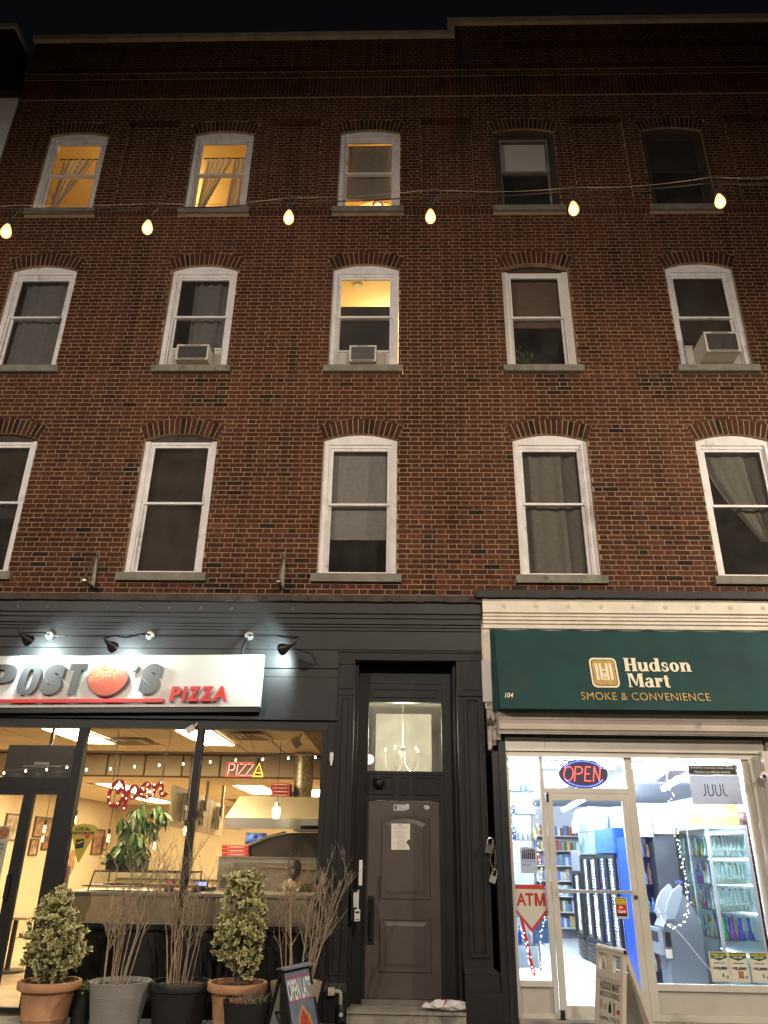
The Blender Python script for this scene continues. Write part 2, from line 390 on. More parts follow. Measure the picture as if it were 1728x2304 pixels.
BF = [(4, 5, 6, 7), (0, 1, 5, 4), (1, 2, 6, 5), (2, 3, 7, 6), (3, 0, 4, 7), (8, 9, 1, 0), (9, 10, 2, 1), (10, 11, 3, 2), (11, 8, 0, 3)]
allb = []
mor = MB()
z = 4.905; ci = 0
ZTOP = 14.93
BANDS = [(11.985, 12.125, 'rowlock', -.012)]
while z < ZTOP:
    zm = z + CH / 2
    inband = 11.95 < zm < 12.13
    for (a, b) in free(zm):
        segs = [(a, b)]
        # recessed panels between the top floor windows: split the run
        if 12.37 < zm < 14.30:
            segs = []; x = a
            for p, q in PANELS:
                if p > a and q < b:
                    segs.append((x, p)); segs.append((p, q)); x = q
            segs.append((x, b))
        for (p, q) in segs:
            if q - p < .01: continue
            rec = .03 if panel_at((p + q) / 2, zm) else 0.0
            mor.box(p, q, rec + .0022, rec + .10, z, z + CH)
            if inband:
                n = max(1, int((q - p) / .0715)); wd = (q - p) / n
                continue
            # Flemish bond
            off = (ci % 2) * (ST + HD + 2 * J) / 2 + random.uniform(-.012, .012)
            per = ST + HD + 2 * J
            k0 = math.floor((p - off) / per); x = off + k0 * per; s = True
            while x < q:
                wdt = ST if s else HD
                if s and random.random() < .03: pass
                x0 = max(x, p + J * .3); x1 = min(x + wdt, q - J * .3)
                if x1 - x0 > .022:
                    fullk = None
                    if abs((x1 - x0) - wdt) < 1e-6 and rec == 0: fullk = 'S' if s else 'H'
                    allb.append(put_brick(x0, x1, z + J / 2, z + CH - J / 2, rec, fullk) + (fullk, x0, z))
                x += wdt + J; s = not s
    z += CH; ci += 1
def upright(x0, x1, z0, z1, wd, y):
    n = max(1, round((x1 - x0) / wd)); st = (x1 - x0) / n
    for i in range(n):
        a = x0 + i * st
        allb.append(put_brick(a + J * .4, a + st - J * .4, z0 + J / 2, z1 - J / 2, y, None) + (None, 0, 0))
# rowlock band at the top floor sills
for (a, b) in free(12.06): upright(a, b, 11.965, 12.117, .0745, -.004)
for p, q in PANELS: upright(p, q, 14.30 - CH * .2, 14.40, .0745, -.004)
def course(x0, x1, z0, n, y):
    for i in range(n):
        zz = z0 + i * CH; off = (i % 2) * .17 + .05
        x = x0 - off; s = i % 2 == 0
        while x < x1:
            wdt = ST if s else HD; a = max(x, x0); b = min(x + wdt, x1)
            if b - a > .02: allb.append(put_brick(a, b, zz + J / 2, zz + CH - J / 2, y) + (None, 0, 0))
            x += wdt + J; s = not s
    mor.box(x0, x1, y + .0022, .12, z0, z0 + n * CH)
# parapet: string course, soldier frieze with diamonds, dentils, plain courses, second soldier band on the taller right part
zt = z
course(XL, XR, zt, 1, -.03); z1 = zt + CH
mor.box(XL, XR, -.0005, .12, z1, z1 + .50)
DIA = [-4.18, -1.34, 1.41, 4.31, 7.0]
x = XL; edges = []
for d in DIA: edges += [(x, d - .20)]; x = d + .20
edges.append((x, XR))
for a, b in edges:
    upright(a, b, z1, z1 + .245, .0745, -.008); upright(a, b, z1 + .245, z1 + .50, .0745, -.008)
for d in DIA:
    upright(d - .2, d + .2, z1, z1 + .245, .0745, -.006); upright(d - .2, d + .2, z1 + .245, z1 + .50, .0745, -.006)
    for k in range(-2, 3):
        for s in (-1, 1):
            c = Vector((d + k * .052 - s * .045, 0, z1 + .25 + s * .052 + k * .052)); 
            v, t = put_brick(-.10 if abs(k) < 2 else -.06, .10 if abs(k) < 2 else .06, -.034, .034, -.016)
            if s * k > 2: continue
            rot = Matrix.Rotation(R(45), 4, 'Y')
            v = [tuple(rot @ Vector(q) + c) for q in v]; 
            if s == 1: allb.append((v, t, None, 0, 0))
z2 = z1 + .50
course(XL, XR, z2, 2, -.02)
z3 = z2 + 2 * CH
mor.box(XL, XR, -.03, .12, z3, z3 + .13); upright(XL, XR, z3, z3 + .13, .0745, -.045)
z4 = z3 + .13
course(XL, XR, z4, int((16.72 - z4) / CH), -.02)
z5 = z4 + int((16.72 - z4) / CH) * CH
course(1.60, XR, z5, 5, -.02); upright(2.6, XR, 16.35, 16.35 + .22, .0745, -.024)
# voussoirs of the window arches
for cx in COLX:
    for ri in ROWS:
        Rr, zc = arch(ri); th = math.asin(HW / Rr); n = 15; Ro = Rr + RING[ri]
        mor.prism([(cx + Rr * math.sin(-th + 2 * th * i / 12), zc + Rr * math.cos(-th + 2 * th * i / 12)) for i in range(13)] +
                  [(cx + Ro * math.sin(th - 2 * th * i / 12), zc + Ro * math.cos(th - 2 * th * i / 12)) for i in range(13)], .0022, .10)
        for i in range(n):
            a0 = -th + 2 * th * i / n; a1 = -th + 2 * th * (i + 1) / n; gp = J / 2 / Rr
            a0 += gp; a1 -= gp; e = .004
            def pt(r_, a_, y_): return (cx + r_ * math.sin(a_), y_, zc + r_ * math.cos(a_))
            dy = random.uniform(-.003, .001)
            q = [(Rr + .002, a0), (Rr + .002, a1), (Ro - .004, a1), (Ro - .004, a0)]
            v = [pt(r_, a_, dy + e) for r_, a_ in q] + [pt(r_ + (e if k < 2 else -e), a_ + (e / Rr if k in (0, 3) else -e / Rr), dy) for k, (r_, a_) in enumerate(q)] + [pt(r_, a_, .1) for r_, a_ in q]
            allb.append((v, min(.45, abs(random.gauss(.22, .14))), None, 0, 0))
# the 300 bricks that show largest become objects; the rest is one mesh
cand.sort(key=lambda c: -c[0])
sel = set((round(c[2], 4), round(c[3], 4)) for c in cand[:300])
sing = []; tones = []
for v, t, fk, x0, zz in allb:
    if fk and (round(x0, 4), round(zz + J / 2, 4)) in sel: sing.append((fk, x0, zz + J / 2, v[4][1], t))
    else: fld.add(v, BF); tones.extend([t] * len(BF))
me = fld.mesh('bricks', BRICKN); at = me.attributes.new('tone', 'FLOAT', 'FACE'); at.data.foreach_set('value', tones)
o = bpy.data.objects.new('brickwork', me); COL.objects.link(o); o.parent = BLD; o['kind'] = 'stuff'
bm = {}
for k, wd in (('S', ST), ('H', HD)):
    hh = CH - J; e = .002
    v = [(0, e, 0), (wd, e, 0), (wd, e, hh), (0, e, hh), (e, 0, e), (wd - e, 0, e), (wd - e, 0, hh - e), (e, 0, hh - e), (0, .1, 0), (wd, .1, 0), (wd, .1, hh), (0, .1, hh)]
    b_ = MB().add(v, BF); bm[k] = b_.mesh('brick', BRICK1)
for fk, x0, z0, y0, t in sing:
    o = bpy.data.objects.new('brick', bm[fk]); COL.objects.link(o); o.parent = BLD; o.location = (x0, y0, z0)
mor.build('mortar_bed', MORTAR, BLD)
# copings, rear parapet and body so that the building has depth
cp = MB(); cp.box(XL - .04, 1.50, -.10, .30, z5 + .001, z5 + .14); cp.box(1.50, 1.64, -.10, .30, z5 + .001, z5 + 5 * CH + .15); cp.box(1.64, XR, -.10, .30, z5 + 5 * CH + .001, z5 + 5 * CH + .15)
cp.build('coping', COPING, BLD)
bd = MB(); bd.box(XL, XR, 3.2, 9.0, 4.9, 16.4); bd.box(XL, XR, .13, 3.2, 14.6, 16.4); bd.box(XL, 1.6, .125, .28, 16.4, z5); bd.box(1.6, XR, .125, .28, 16.4, z5 + 5 * CH)
bd.box(XL, XL + .1, .11, 3.2, 4.9, 14.6); bd.box(XR - .1, XR, .11, 3.2, 4.9, 14.6); bd.build('rear_block', MORTAR, BLD)

# ------------------------------------------------------------------ windows
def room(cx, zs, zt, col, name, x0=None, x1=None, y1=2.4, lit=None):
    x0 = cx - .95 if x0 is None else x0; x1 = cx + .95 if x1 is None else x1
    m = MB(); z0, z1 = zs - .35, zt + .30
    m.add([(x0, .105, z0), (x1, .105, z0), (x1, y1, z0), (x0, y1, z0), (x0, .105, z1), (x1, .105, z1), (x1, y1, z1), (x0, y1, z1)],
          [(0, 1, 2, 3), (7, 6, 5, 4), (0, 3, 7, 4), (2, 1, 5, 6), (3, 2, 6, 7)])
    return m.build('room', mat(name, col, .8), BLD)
def window(ci, ri, casing=WHITE, sash=WHITE, head='full', pane=GLASSW, mr=None, ztop=None, inset=0.0, jw=.085):
    cx = COLX[ci]; zs, zt = ROWS[ri]; Rr, zc = arch(ri); th = math.asin(HW / Rr)
    zh = ztop if ztop else zt - .06
    m = MB(); y0 = .05 + inset
    e = .004
    m.box(cx - HW + e, cx - HW + jw, y0, .16, zs, zh if head == 'full' else zt - .01); m.box(cx + HW - jw, cx + HW - e, y0, .16, zs, zh if head == 'full' else zt - .01)
    arcp = [(cx + (Rr - .004) * math.sin(th - 2 * th * i / 14), zc + (Rr - .004) * math.cos(th - 2 * th * i / 14)) for i in range(15)]
    hm = 0 if head == 'full' else 1
    zb = zh if head == 'full' else zt - .008
    m.prism([(cx - HW + e, zb), (cx + HW - e, zb)] + arcp, y0 if head == 'full' else y0 + .03, .16, hm)
    a = HW - jw
    m.frame(cx - a, cx + a, zs, zh if head == 'full' else zt - .008, .026, y0 + .03, .155, 0, tb=.03, tt=.045)
    win = m.build('window', [casing, DARKWOOD], BLD)
    if head != 'full': zh = zt - .008
    a -= .026; z0 = zs + .03; z1 = zh - .045
    mrz = mr if mr else (z0 + z1) / 2
    ps = []
    m = MB(); m.frame(cx - a, cx + a, mrz - .02, z1, .038, y0 + .05, y0 + .085, 0, tb=.035, tt=.04); m.build('upper_sash', sash, win)
    m = MB(); m.frame(cx - a, cx + a, z0, mrz + .018, .038, y0 + .088, y0 + .125, 0, tb=.05, tt=.035); m.build('lower_sash', sash, win)
    MB().box(cx - a + .03, cx + a - .03, y0 + .064, y0 + .069, mrz, z1 - .03).build('pane', pane, win)
    MB().box(cx - a + .03, cx + a - .03, y0 + .103, y0 + .108, z0 + .04, mrz).build('pane', pane, win)
    m = MB(); m.box(cx - .632, cx + .632, -.055, .12, zs - .122, zs - .004); m.build('sill', STONE, win)
    return a - .038, z0 + .05, mrz, z1 - .04
def curtain(name, mt, pts_top, pts_bot, z1, z0, y, folds, amp, label, cat='curtain', group=None, rows=14, sag=0.0, gather=0.0):
    """pts_top / pts_bot: x range at top and bottom; sag pulls the free edge in a curve"""
    m = MB(); n = folds * 8; (a0, a1), (b0, b1) = pts_top, pts_bot
    for i in range(rows + 1):
        t = i / rows; tt = t ** (1 + sag)
        l = a0 + (b0 - a0) * tt; r_ = a1 + (b1 - a1) * tt; z = z1 + (z0 - z1) * t
        for j in range(n + 1):
            s = j / n; m.v.append((l + (r_ - l) * s, y + amp * math.sin(s * folds * 2 * math.pi + .6 * math.sin(3 * s)) * (.6 + .4 * math.cos(7 * s)) + .01 * math.sin(5 * t + 9 * s), z + gather * abs(math.sin(s * folds * math.pi)) * (1 - t)))
    for i in range(rows):
        for j in range(n): q = i * (n + 1) + j; m.f.append((q + n + 1, q + n + 2, q + 1, q)); m.m.append(0)
    o = m.build(name, mt, None, smooth=True); return tag(o, label, cat, group)
def fab(name, col, tr=.5):
    m = mat(name, col, .9, var=.15, vs=14); n = m.node_tree.nodes; l = m.node_tree.links; b = n['Principled BSDF']
    t = n.new('ShaderNodeBsdfTranslucent'); t.inputs[0].default_value = M3(col); ms = n.new('ShaderNodeMixShader'); ms.inputs[0].default_value = tr
    l.new(b.outputs[0], ms.inputs[1]); l.new(t.outputs[0], ms.inputs[2]); l.new(ms.outputs[0], n['Material Output'].inputs[0]); return m
SHEER = fab('sheer_curtain', (.55, .52, .50), .5); GREYC = fab('grey_curtain', (.30, .29, .28), .3); TAUPE = fab('taupe_curtain', (.26, .24, .20), .3)
SHADEB = fab('brown_shade', (.38, .35, .31), .15); SHADEG = fab('grey_shade', (.36, .35, .33), .15); BAMBOO = mat('woven_bamboo', (.16, .10, .06), .8, var=.3, vs=30)
BLIND = mat('blind_slat', (.85, .84, .82), .5); DARKB = mat('brown_dark_blind', (.15, .125, .105), .7, var=.1)
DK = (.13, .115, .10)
GR = 'curtains hanging in the upstairs windows'
# bottom row (second storey)
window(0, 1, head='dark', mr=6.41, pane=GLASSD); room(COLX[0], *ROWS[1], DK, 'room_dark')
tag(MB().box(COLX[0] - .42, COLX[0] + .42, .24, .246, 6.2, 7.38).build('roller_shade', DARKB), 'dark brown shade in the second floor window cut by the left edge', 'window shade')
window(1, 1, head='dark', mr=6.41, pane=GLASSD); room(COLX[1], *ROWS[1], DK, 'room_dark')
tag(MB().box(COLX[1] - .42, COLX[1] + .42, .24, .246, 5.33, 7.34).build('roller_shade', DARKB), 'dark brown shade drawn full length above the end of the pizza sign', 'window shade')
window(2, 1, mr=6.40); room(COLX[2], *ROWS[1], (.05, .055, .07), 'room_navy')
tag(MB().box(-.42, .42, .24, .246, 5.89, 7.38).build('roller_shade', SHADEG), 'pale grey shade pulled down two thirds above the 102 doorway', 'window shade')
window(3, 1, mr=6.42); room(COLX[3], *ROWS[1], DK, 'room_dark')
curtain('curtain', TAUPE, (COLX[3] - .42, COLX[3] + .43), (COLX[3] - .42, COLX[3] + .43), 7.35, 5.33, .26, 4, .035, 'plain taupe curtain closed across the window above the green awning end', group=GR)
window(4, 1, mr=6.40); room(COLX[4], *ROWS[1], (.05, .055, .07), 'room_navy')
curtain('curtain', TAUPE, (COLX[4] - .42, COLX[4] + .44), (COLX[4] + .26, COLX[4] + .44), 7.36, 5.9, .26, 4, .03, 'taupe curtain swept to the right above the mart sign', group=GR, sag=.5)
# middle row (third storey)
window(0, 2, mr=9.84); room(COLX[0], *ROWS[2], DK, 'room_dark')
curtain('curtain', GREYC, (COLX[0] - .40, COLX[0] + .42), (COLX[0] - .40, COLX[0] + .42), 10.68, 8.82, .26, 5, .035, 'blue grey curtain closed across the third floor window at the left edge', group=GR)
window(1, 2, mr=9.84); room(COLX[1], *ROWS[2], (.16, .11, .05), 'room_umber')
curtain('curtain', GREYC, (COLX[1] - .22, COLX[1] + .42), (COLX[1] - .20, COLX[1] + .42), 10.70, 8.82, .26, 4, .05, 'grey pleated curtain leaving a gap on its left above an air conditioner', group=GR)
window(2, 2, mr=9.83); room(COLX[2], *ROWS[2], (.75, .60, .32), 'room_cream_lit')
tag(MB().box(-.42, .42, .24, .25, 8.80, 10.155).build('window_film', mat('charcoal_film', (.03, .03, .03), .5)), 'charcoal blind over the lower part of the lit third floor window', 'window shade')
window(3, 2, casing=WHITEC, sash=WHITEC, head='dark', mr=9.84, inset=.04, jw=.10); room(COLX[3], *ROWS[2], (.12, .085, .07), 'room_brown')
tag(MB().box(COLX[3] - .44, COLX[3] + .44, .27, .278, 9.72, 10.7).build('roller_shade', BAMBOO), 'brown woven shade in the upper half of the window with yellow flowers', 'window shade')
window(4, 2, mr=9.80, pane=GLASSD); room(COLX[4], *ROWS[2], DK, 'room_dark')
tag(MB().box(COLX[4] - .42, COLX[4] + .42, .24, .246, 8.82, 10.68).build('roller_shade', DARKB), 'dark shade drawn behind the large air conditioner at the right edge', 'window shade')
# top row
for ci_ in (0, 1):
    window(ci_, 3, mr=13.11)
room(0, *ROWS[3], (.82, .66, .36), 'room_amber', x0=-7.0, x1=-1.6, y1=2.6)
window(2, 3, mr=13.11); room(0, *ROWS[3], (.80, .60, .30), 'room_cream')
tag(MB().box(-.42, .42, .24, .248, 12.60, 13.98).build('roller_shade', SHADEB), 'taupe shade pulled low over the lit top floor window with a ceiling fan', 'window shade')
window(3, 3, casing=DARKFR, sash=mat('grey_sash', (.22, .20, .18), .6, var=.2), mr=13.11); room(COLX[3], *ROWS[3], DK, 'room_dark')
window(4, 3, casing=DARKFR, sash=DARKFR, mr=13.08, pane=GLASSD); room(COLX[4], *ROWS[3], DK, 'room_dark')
for cx, mt, lab in ((COLX[3], BLIND, 'white slatted blind in the upper half of the dark framed top floor window'), (COLX[4], DARKB, 'dim slatted blind in the darkest top floor window on the right')):
    t_ = thing('venetian_blind', (cx, .2, 13.15), lab, 'blind')
    MB().box(cx - .42, cx + .42, .20, .24, 13.93, 13.98).build('head_rail', mt, t_)
    s0 = None
    for i in range(17):
        zz = 13.15 + i * .046
        if s0 is None: s0 = MB().hexa([(cx - .42, .195, zz + .029), (cx + .42, .195, zz + .029), (cx + .42, .225, zz), (cx - .42, .225, zz)], [(cx - .42, .198, zz + .032), (cx + .42, .198, zz + .032), (cx + .42, .228, zz + .003), (cx - .42, .228, zz + .003)]).build('slat', mt, t_)
        else:
            c = s0.copy(); COL.objects.link(c); c.location = (0, 0, i * .046)
# curtains of the amber rooms
c0, c1 = COLX[0], COLX[1]
curtain('curtain', SHEER, (c0 - .37, c0 + .23), (c0 - .40, c0 - .34), 13.72, 12.32, .30, 5, .03, 'sheer curtain tied to the left in the top left amber window', group=GR, gather=.03)
curtain('curtain', SHEER, (c0 + .26, c0 + .46), (c0 + .32, c0 + .46), 13.72, 12.2, .30, 2, .02, 'narrow sheer curtain at the right jamb of the top left amber window', group=GR, gather=.03)
curtain('curtain', SHEER, (c1 - .38, c1 + .12), (c1 - .42, c1 - .34), 13.72, 12.32, .30, 5, .03, 'sheer curtain tied to the left in the second amber window', group=GR, gather=.03)
curtain('curtain', SHEER, (c1 + .13, c1 + .44), (c1 + .10, c1 + .46), 13.72, 12.1, .30, 4, .03, 'straight sheer curtain on the right of the second amber window', group=GR, gather=.03)
for cx in (c0, c1): tag(MB().tube([(cx - .44, .30, 13.75), (cx + .46, .30, 13.75)], .012).build('curtain_rod', BLACKM), 'thin curtain rod in the %s amber window' % ('top left' if cx == c0 else 'second'), 'curtain rod')
# room lamps in the four lit flats (inside the rooms, as ceiling lamps)
def ceil_lamp(loc, power, col, lab, r=.12):
    t = thing('ceiling_lamp', loc, lab, 'ceiling light')
    m = MB(); m.lathe([(.01, -.07), (r * .7, -.055), (r, -.01), (r, .02), (.01, .02)], loc, 16); m.build('lamp_shade', emit('ceiling_lamp_glow', col, 4), t)
    p = point('ceiling_lamp_light', (loc[0], loc[1], loc[2] - .18), power, col, .1); return t
ceil_lamp((-4.2, 1.5, 14.28), 120, (1.0, .66, .26), 'round ceiling lamp in the amber flat behind the two left top windows')
ceil_lamp((.30, 1.9, 11.0), 150, (1.0, .82, .46), 'flush ceiling lamp in the lit flat above the 102 doorway')
fan = thing('ceiling_fan', (.12, 1.15, 13.5), 'ceiling fan with a globe lamp seen under the lowered top floor shade', 'ceiling fan')
m = MB(); m.tube([(.12, 1.15, 14.33), (.12, 1.15, 13.55)], .015); m.lathe([(.02, .13), (.09, .11), (.10, .03), (.02, .0)], (.12, 1.15, 13.42), 14); m.build('motor', mat('fan_brown', (.25, .15, .07), .5), fan)
MB().ball((.12, 1.15, 13.36), .085, 12).build('globe', emit('fan_globe_glow', (1, .74, .36), 5), fan)
for k in range(5):
    a = R(20 + 72 * k); b_ = MB().box(.10, .62, -.06, .06, -.006, .006).xf(Matrix.Translation((.12, 1.15, 13.47)) @ Matrix.Rotation(a, 4, 'Z') @ Matrix.Rotation(R(12), 4, 'X')); b_.build('blade', mat('fan_blade', (.42, .25, .10), .5), fan)
point('ceiling_fan_light', (.12, 1.15, 13.2), 75, (1, .70, .32), .08)
det = tag(MB().lathe([(.01, -.03), (.08, -.03), (.09, 0), (.01, 0)], (-.18, .75, 11.05), 16).build('smoke_detector', WHITEC), 'round smoke detector on the ceiling of the lit window over the 102 doorway', 'smoke detector')
# house plant with yellow flowers
pl = thing('house_plant', (COLX[3] - .28, .34, 8.81), 'leafy pot plant with yellow flowers at the lower left of a dark window', 'plant')
MB().lathe([(.01, 0), (.07, 0), (.09, .12), (.01, .12)], (COLX[3] - .28, .34, 8.80), 12).build('pot', TERRA, pl)
m = MB(); f_ = MB()
for k in range(150):
    c = Vector((COLX[3] - .26 + random.gauss(0, .09), .33 + random.gauss(0, .03), 9.13 + random.gauss(0, .11))); a = Vector((random.gauss(0, 1), random.gauss(0, 1), random.gauss(0, 1))).normalized() * .035; b_ = a.orthogonal().normalized() * .014
    (f_ if k % 12 == 0 and c.z > 9.08 else m).add([c - a, c + b_, c + a, c - b_], [(0, 1, 2, 3)])
tag(m.build('foliage', LEAFP, pl), kind='stuff'); tag(f_.build('flowers', YELT, pl), kind='stuff')

# ------------------------------------------------------------------ window air conditioners
def ac(x0, x1, z0, z1, yf, lab, wl, wr, zs, slats):
    t = thing('air_conditioner', ((x0 + x1) / 2, .1, z0), lab, 'air conditioner', 'air conditioners in the third floor windows')
    m = MB(); m.frame(x0, x1, z0, z1, .03, yf, yf + .02, 0); m.box(x0 + .003, x1 - .003, yf + .021, .18, z0 + .003, z1 - .003); m.box(x0 + .05, x1 - .05, yf - .004, yf - .001, z0 + .006, z0 + .018, 1); m.box(x0 + .12, x1 - .14, yf - .003, yf, z1 - .022, z1 - .01, 1)
    m.build('case', [mat('ac_cream', (.56, .53, .46), .5, var=.06, dirt=(.35, .32, .26), ds=7, dt=.62), DARKFR], t)
    m = MB(); m.box(x0 + .031, x1 - .031, yf + .012, yf + .0205, z0 + .031, z1 - .031); m.build('coil', mat('ac_coil', (.045, .045, .042), .6, var=.3, vs=20), t)
    if slats:
        s0 = None
        for i in range(9):
            zz = z0 + .045 + i * (z1 - z0 - .08) / 9
            if s0 is None: s0 = MB().box(x0 + .032, x1 - .032, yf + .004, yf + .011, zz, zz + .012).build('grille_slat', mat('ac_slat', (.16, .16, .15), .5), t)
            else: c = s0.copy(); COL.objects.link(c); c.location = (0, 0, i * (z1 - z0 - .08) / 9)
    acc = mat('accordion_panel', (.60, .58, .52), .6)
    for (a, b) in ((wl, x0), (x1, wr)):
        m = MB(); n = max(3, int((b - a) / .022))
        for i in range(n):
            p = a + (b - a) * i / n; q = a + (b - a) * (i + 1) / n; h_ = (p + q) / 2
            m.add([(p, .125, z0 - .005), (h_, .112, z0 - .005), (q, .125, z0 - .005), (p, .125, zs), (h_, .112, zs), (q, .125, zs)], [(0, 1, 4, 3), (1, 2, 5, 4)])
        m.box(a, b, .10, .135, zs, zs + .035); m.build('side_panel', acc, t)
ac(-2.965, -2.445, 8.785, 9.075, -.17, 'cream air conditioner with a dark coil in the window under the grey pleated curtain', COLX[1] - .41, COLX[1] + .41, 9.17, False)
ac(-.215, .215, 8.785, 9.09, -.12, 'cream air conditioner with louvred grille in the window above the 102 doorway', -.41, .41, 9.12, True)
ac(5.29, 5.81, 8.80, 9.17, -.34, 'large cream air conditioner sticking out of the third floor window at the right edge', COLX[4] - .41, COLX[4] + .41, 9.20, False)
# ------------------------------------------------------------------ old sign brackets on the bricks
for bx, lab in ((-3.69, 'rusty triangular sign bracket on the bricks left of the window above the pizza sign'), (-1.03, 'rusty triangular sign bracket on the bricks left of the window above the 102 door')):
    t = thing('sign_bracket', (bx, 0, 5.06), lab, 'bracket', 'old sign brackets on the brick wall')
    MB().box(bx - .025, bx + .025, -.012, -.002, 5.05, 5.60).build('wall_plate', mat('grey_iron', (.22, .20, .16), .6, metal=.3, var=.3, vs=12), t)
    MB().tube([(bx, -.01, 5.58), (bx - .02, -.27, 5.10)], .014, 5).build('strut', STEELD, t)
    MB().box(bx - .03, bx + .02, -.30, -.012, 5.05, 5.075).build('foot', STEELD, t)
# ------------------------------------------------------------------ neighbouring building on the left
NB = thing('neighbour_building', (-9, 2, 0), 'white rendered building with a dark upper wall and pale roof edge beyond the left corner', 'building')
MB().box(-12, -6.92, .02, 6, 4.9, 15.12).build('white_wall', mat('white_render', (.82, .80, .77), .85, var=.1, vs=5, bump=.4, bs=50), NB)
m = MB(); m.box(-12, -7.44, .0, .68, 15.121, 17.19); m.box(-12, -6.93, .681, 6, 15.121, 16.45); m.build('dark_wall', mat('dark_brick_wall', (.05, .032, .026), .9, var=.3, vs=9, bump=.4), NB)
MB().box(-7.439, -6.93, .0, .68, 15.121, 15.30).build('dark_ledge', DARKWOOD, NB)
m = MB(); m.box(-12, -7.40, -.04, .08, 17.191, 17.32); m.box(-7.52, -7.40, .081, .72, 17.191, 17.32); m.build('roof_edge', mat('pale_metal_coping', (.80, .76, .66), .5), NB)
tag(MB().lathe([(.06, 0), (.06, .5), (.001, .5)], (-7.02, .9, 16.55), 12).build('vent_pipe', WHITEC), 'short white vent pipe on the roof at the left corner', 'vent pipe')
# ------------------------------------------------------------------ pizza shop front
PZ = thing('pizzeria_shopfront', (-3, 0, 0), 'black wooden pizza shop front with big windows and a glazed double door', 'shopfront')
prof = [(.10, 4.905), (-.20, 4.905), (-.20, 4.825), (-.15, 4.815), (-.15, 4.668), (-.118, 4.658), (-.118, 4.61), (-.095, 4.602), (-.095, 4.535), (-.07, 4.525), (-.07, 4.497), (-.05, 4.49), (-.05, 4.457), (-.028, 4.45), (-.028, 4.20), (-.012, 4.193), (-.012, 4.19), (.10, 4.19)]
m = MB(); m.extrude_x(prof[3:], -7.2, 1.70); m.build('cornice', BLACKP, PZ)
m = MB(); n = 90
for i in range(n):   # weathered top ledge with an uneven lower edge
    x0 = -7.2 + i * 8.92 / n; x1 = x0 + 8.92 / n
    m.box(x0, x1, -.20 - random.uniform(0, .006), .10, 4.818 + random.uniform(-.004, .006), 4.905 + random.uniform(-.006, .003))
m.build('cornice_ledge', LEDGE, PZ)
def rosette(x, y, z, mt, par, r=.026):
    m = MB(); m.lathe([(r, 0), (r, -.008), (r * .72, -.010), (r * .62, -.004), (r * .5, -.010), (r * .3, -.016), (.001, -.018)], (x, y, z), 14, axis='y'); return m.build('rosette', mt, par, smooth=True, at=(x, y, z))
r0 = None
for i in range(15):
    x = -6.72 + i * .4205
    if x > 1.6 or i == 13: continue
    if r0 is None: r0 = rosette(x, -.15, 4.742 - .02, mat('rosette_grey', (.10, .095, .09), .6, var=.4, vs=30), PZ); bx_ = x
    else: c = r0.copy(); COL.objects.link(c); c.location = r0.location + Vector((x - bx_, 0, 0))
m = MB()
m.box(-7.2, -.202, -.012, .10, 3.95, 4.189); m.box(-7.2, -.202, .012, .10, 3.912, 3.95); m.box(-7.2, -.202, -.004, .10, 3.835, 3.911); m.box(-7.2, -.202, .004, .10, 3.828, 3.834); m.box(-7.2, -.202, -.008, .10, 3.315, 3.827)
m.box(-7.2, -.165, -.045, .10, 3.272, 3.312); m.box(-7.2, -.30, .0, .10, 3.152, 3.271)
m.build('fascia', BLACKP, PZ)
m = MB()
m.box(-3.53, -3.42, 0.0, .11, .06, 3.150); m.box(-1.985, -1.905, -.01, .11, .932, 3.150); m.box(-.372, -.30, 0.0, .11, .932, 3.150); m.box(-.298, -.202, -.006, .1, -.02, 3.27)
m.box(-3.419, -.30, -.03, .13, .872, .931); m.box(-3.419, -.30, .02, .12, -.02, .871); m.box(-7.2, -3.531, 0.0, .11, 2.405, 2.532); m.build('window_frame', BLACKW, PZ)
for a in (-3.3, -2.56, -1.82, -1.08):   # riser panels under the glass
    m = MB(); m.frame(a, a + .66, .12, .80, .03, .012, .0195); m.build('riser_panel', BLACKW, PZ)
MB().box(-3.42, -1.985, .055, .063, .931, 3.15).build('pane', GLASSS, PZ)
MB().box(-1.905, -.372, .055, .063, .931, 3.15).build('pane', GLASSS, PZ)
MB().box(-7.0, -3.53, .055, .063, 2.532, 3.15).build('transom_pane', GLASSS, PZ)
dr = MB(); dr.box(-3.945, -3.875, .0, .06, .02, 2.40); dr.box(-3.69, -3.532, .0, .06, .02, 2.40); dr.box(-3.874, -3.691, .0, .06, 2.335, 2.40); dr.box(-3.874, -3.691, .0, .06, .02, .12)
# the right leaf is narrow because the left leaf carries most of the opening
dr = MB(); dr.box(-4.015, -3.945, 0.0, .06, .02, 2.404); dr.box(-3.66, -3.531, 0.0, .06, .02, 2.404); dr.box(-3.944, -3.661, 0.0, .06, 2.333, 2.404); dr.box(-3.944, -3.661, 0.0, .06, .02, .075)
d1 = dr.build('door', BLACKW, PZ); MB().box(-3.945, -3.66, .026, .034, .075, 2.333).build('door_pane', GLASSS, d1)
dl = MB(); dl.box(-4.085, -4.017, .004, .06, .02, 2.404); dl.box(-5.2, -5.1, .004, .06, .02, 2.404); dl.box(-5.099, -4.086, .004, .06, 2.325, 2.404); dl.box(-5.099, -4.086, .004, .06, .02, .075)
d2 = dl.build('door', BLACKW, PZ); MB().box(-5.1, -4.085, .026, .034, .075, 2.325).build('door_pane', GLASSS, d2)
MB().tube([(-4.05, .0, 1.15), (-4.05, -.06, 1.17), (-4.05, -.06, 1.42), (-4.05, 0, 1.44)], .012, 6).build('door_pull', BLACKM, d2)
m = MB(); m.box(-7.2, -5.21, 0, .1, -.02, 2.404); m.build('side_panel', BLACKW, PZ)
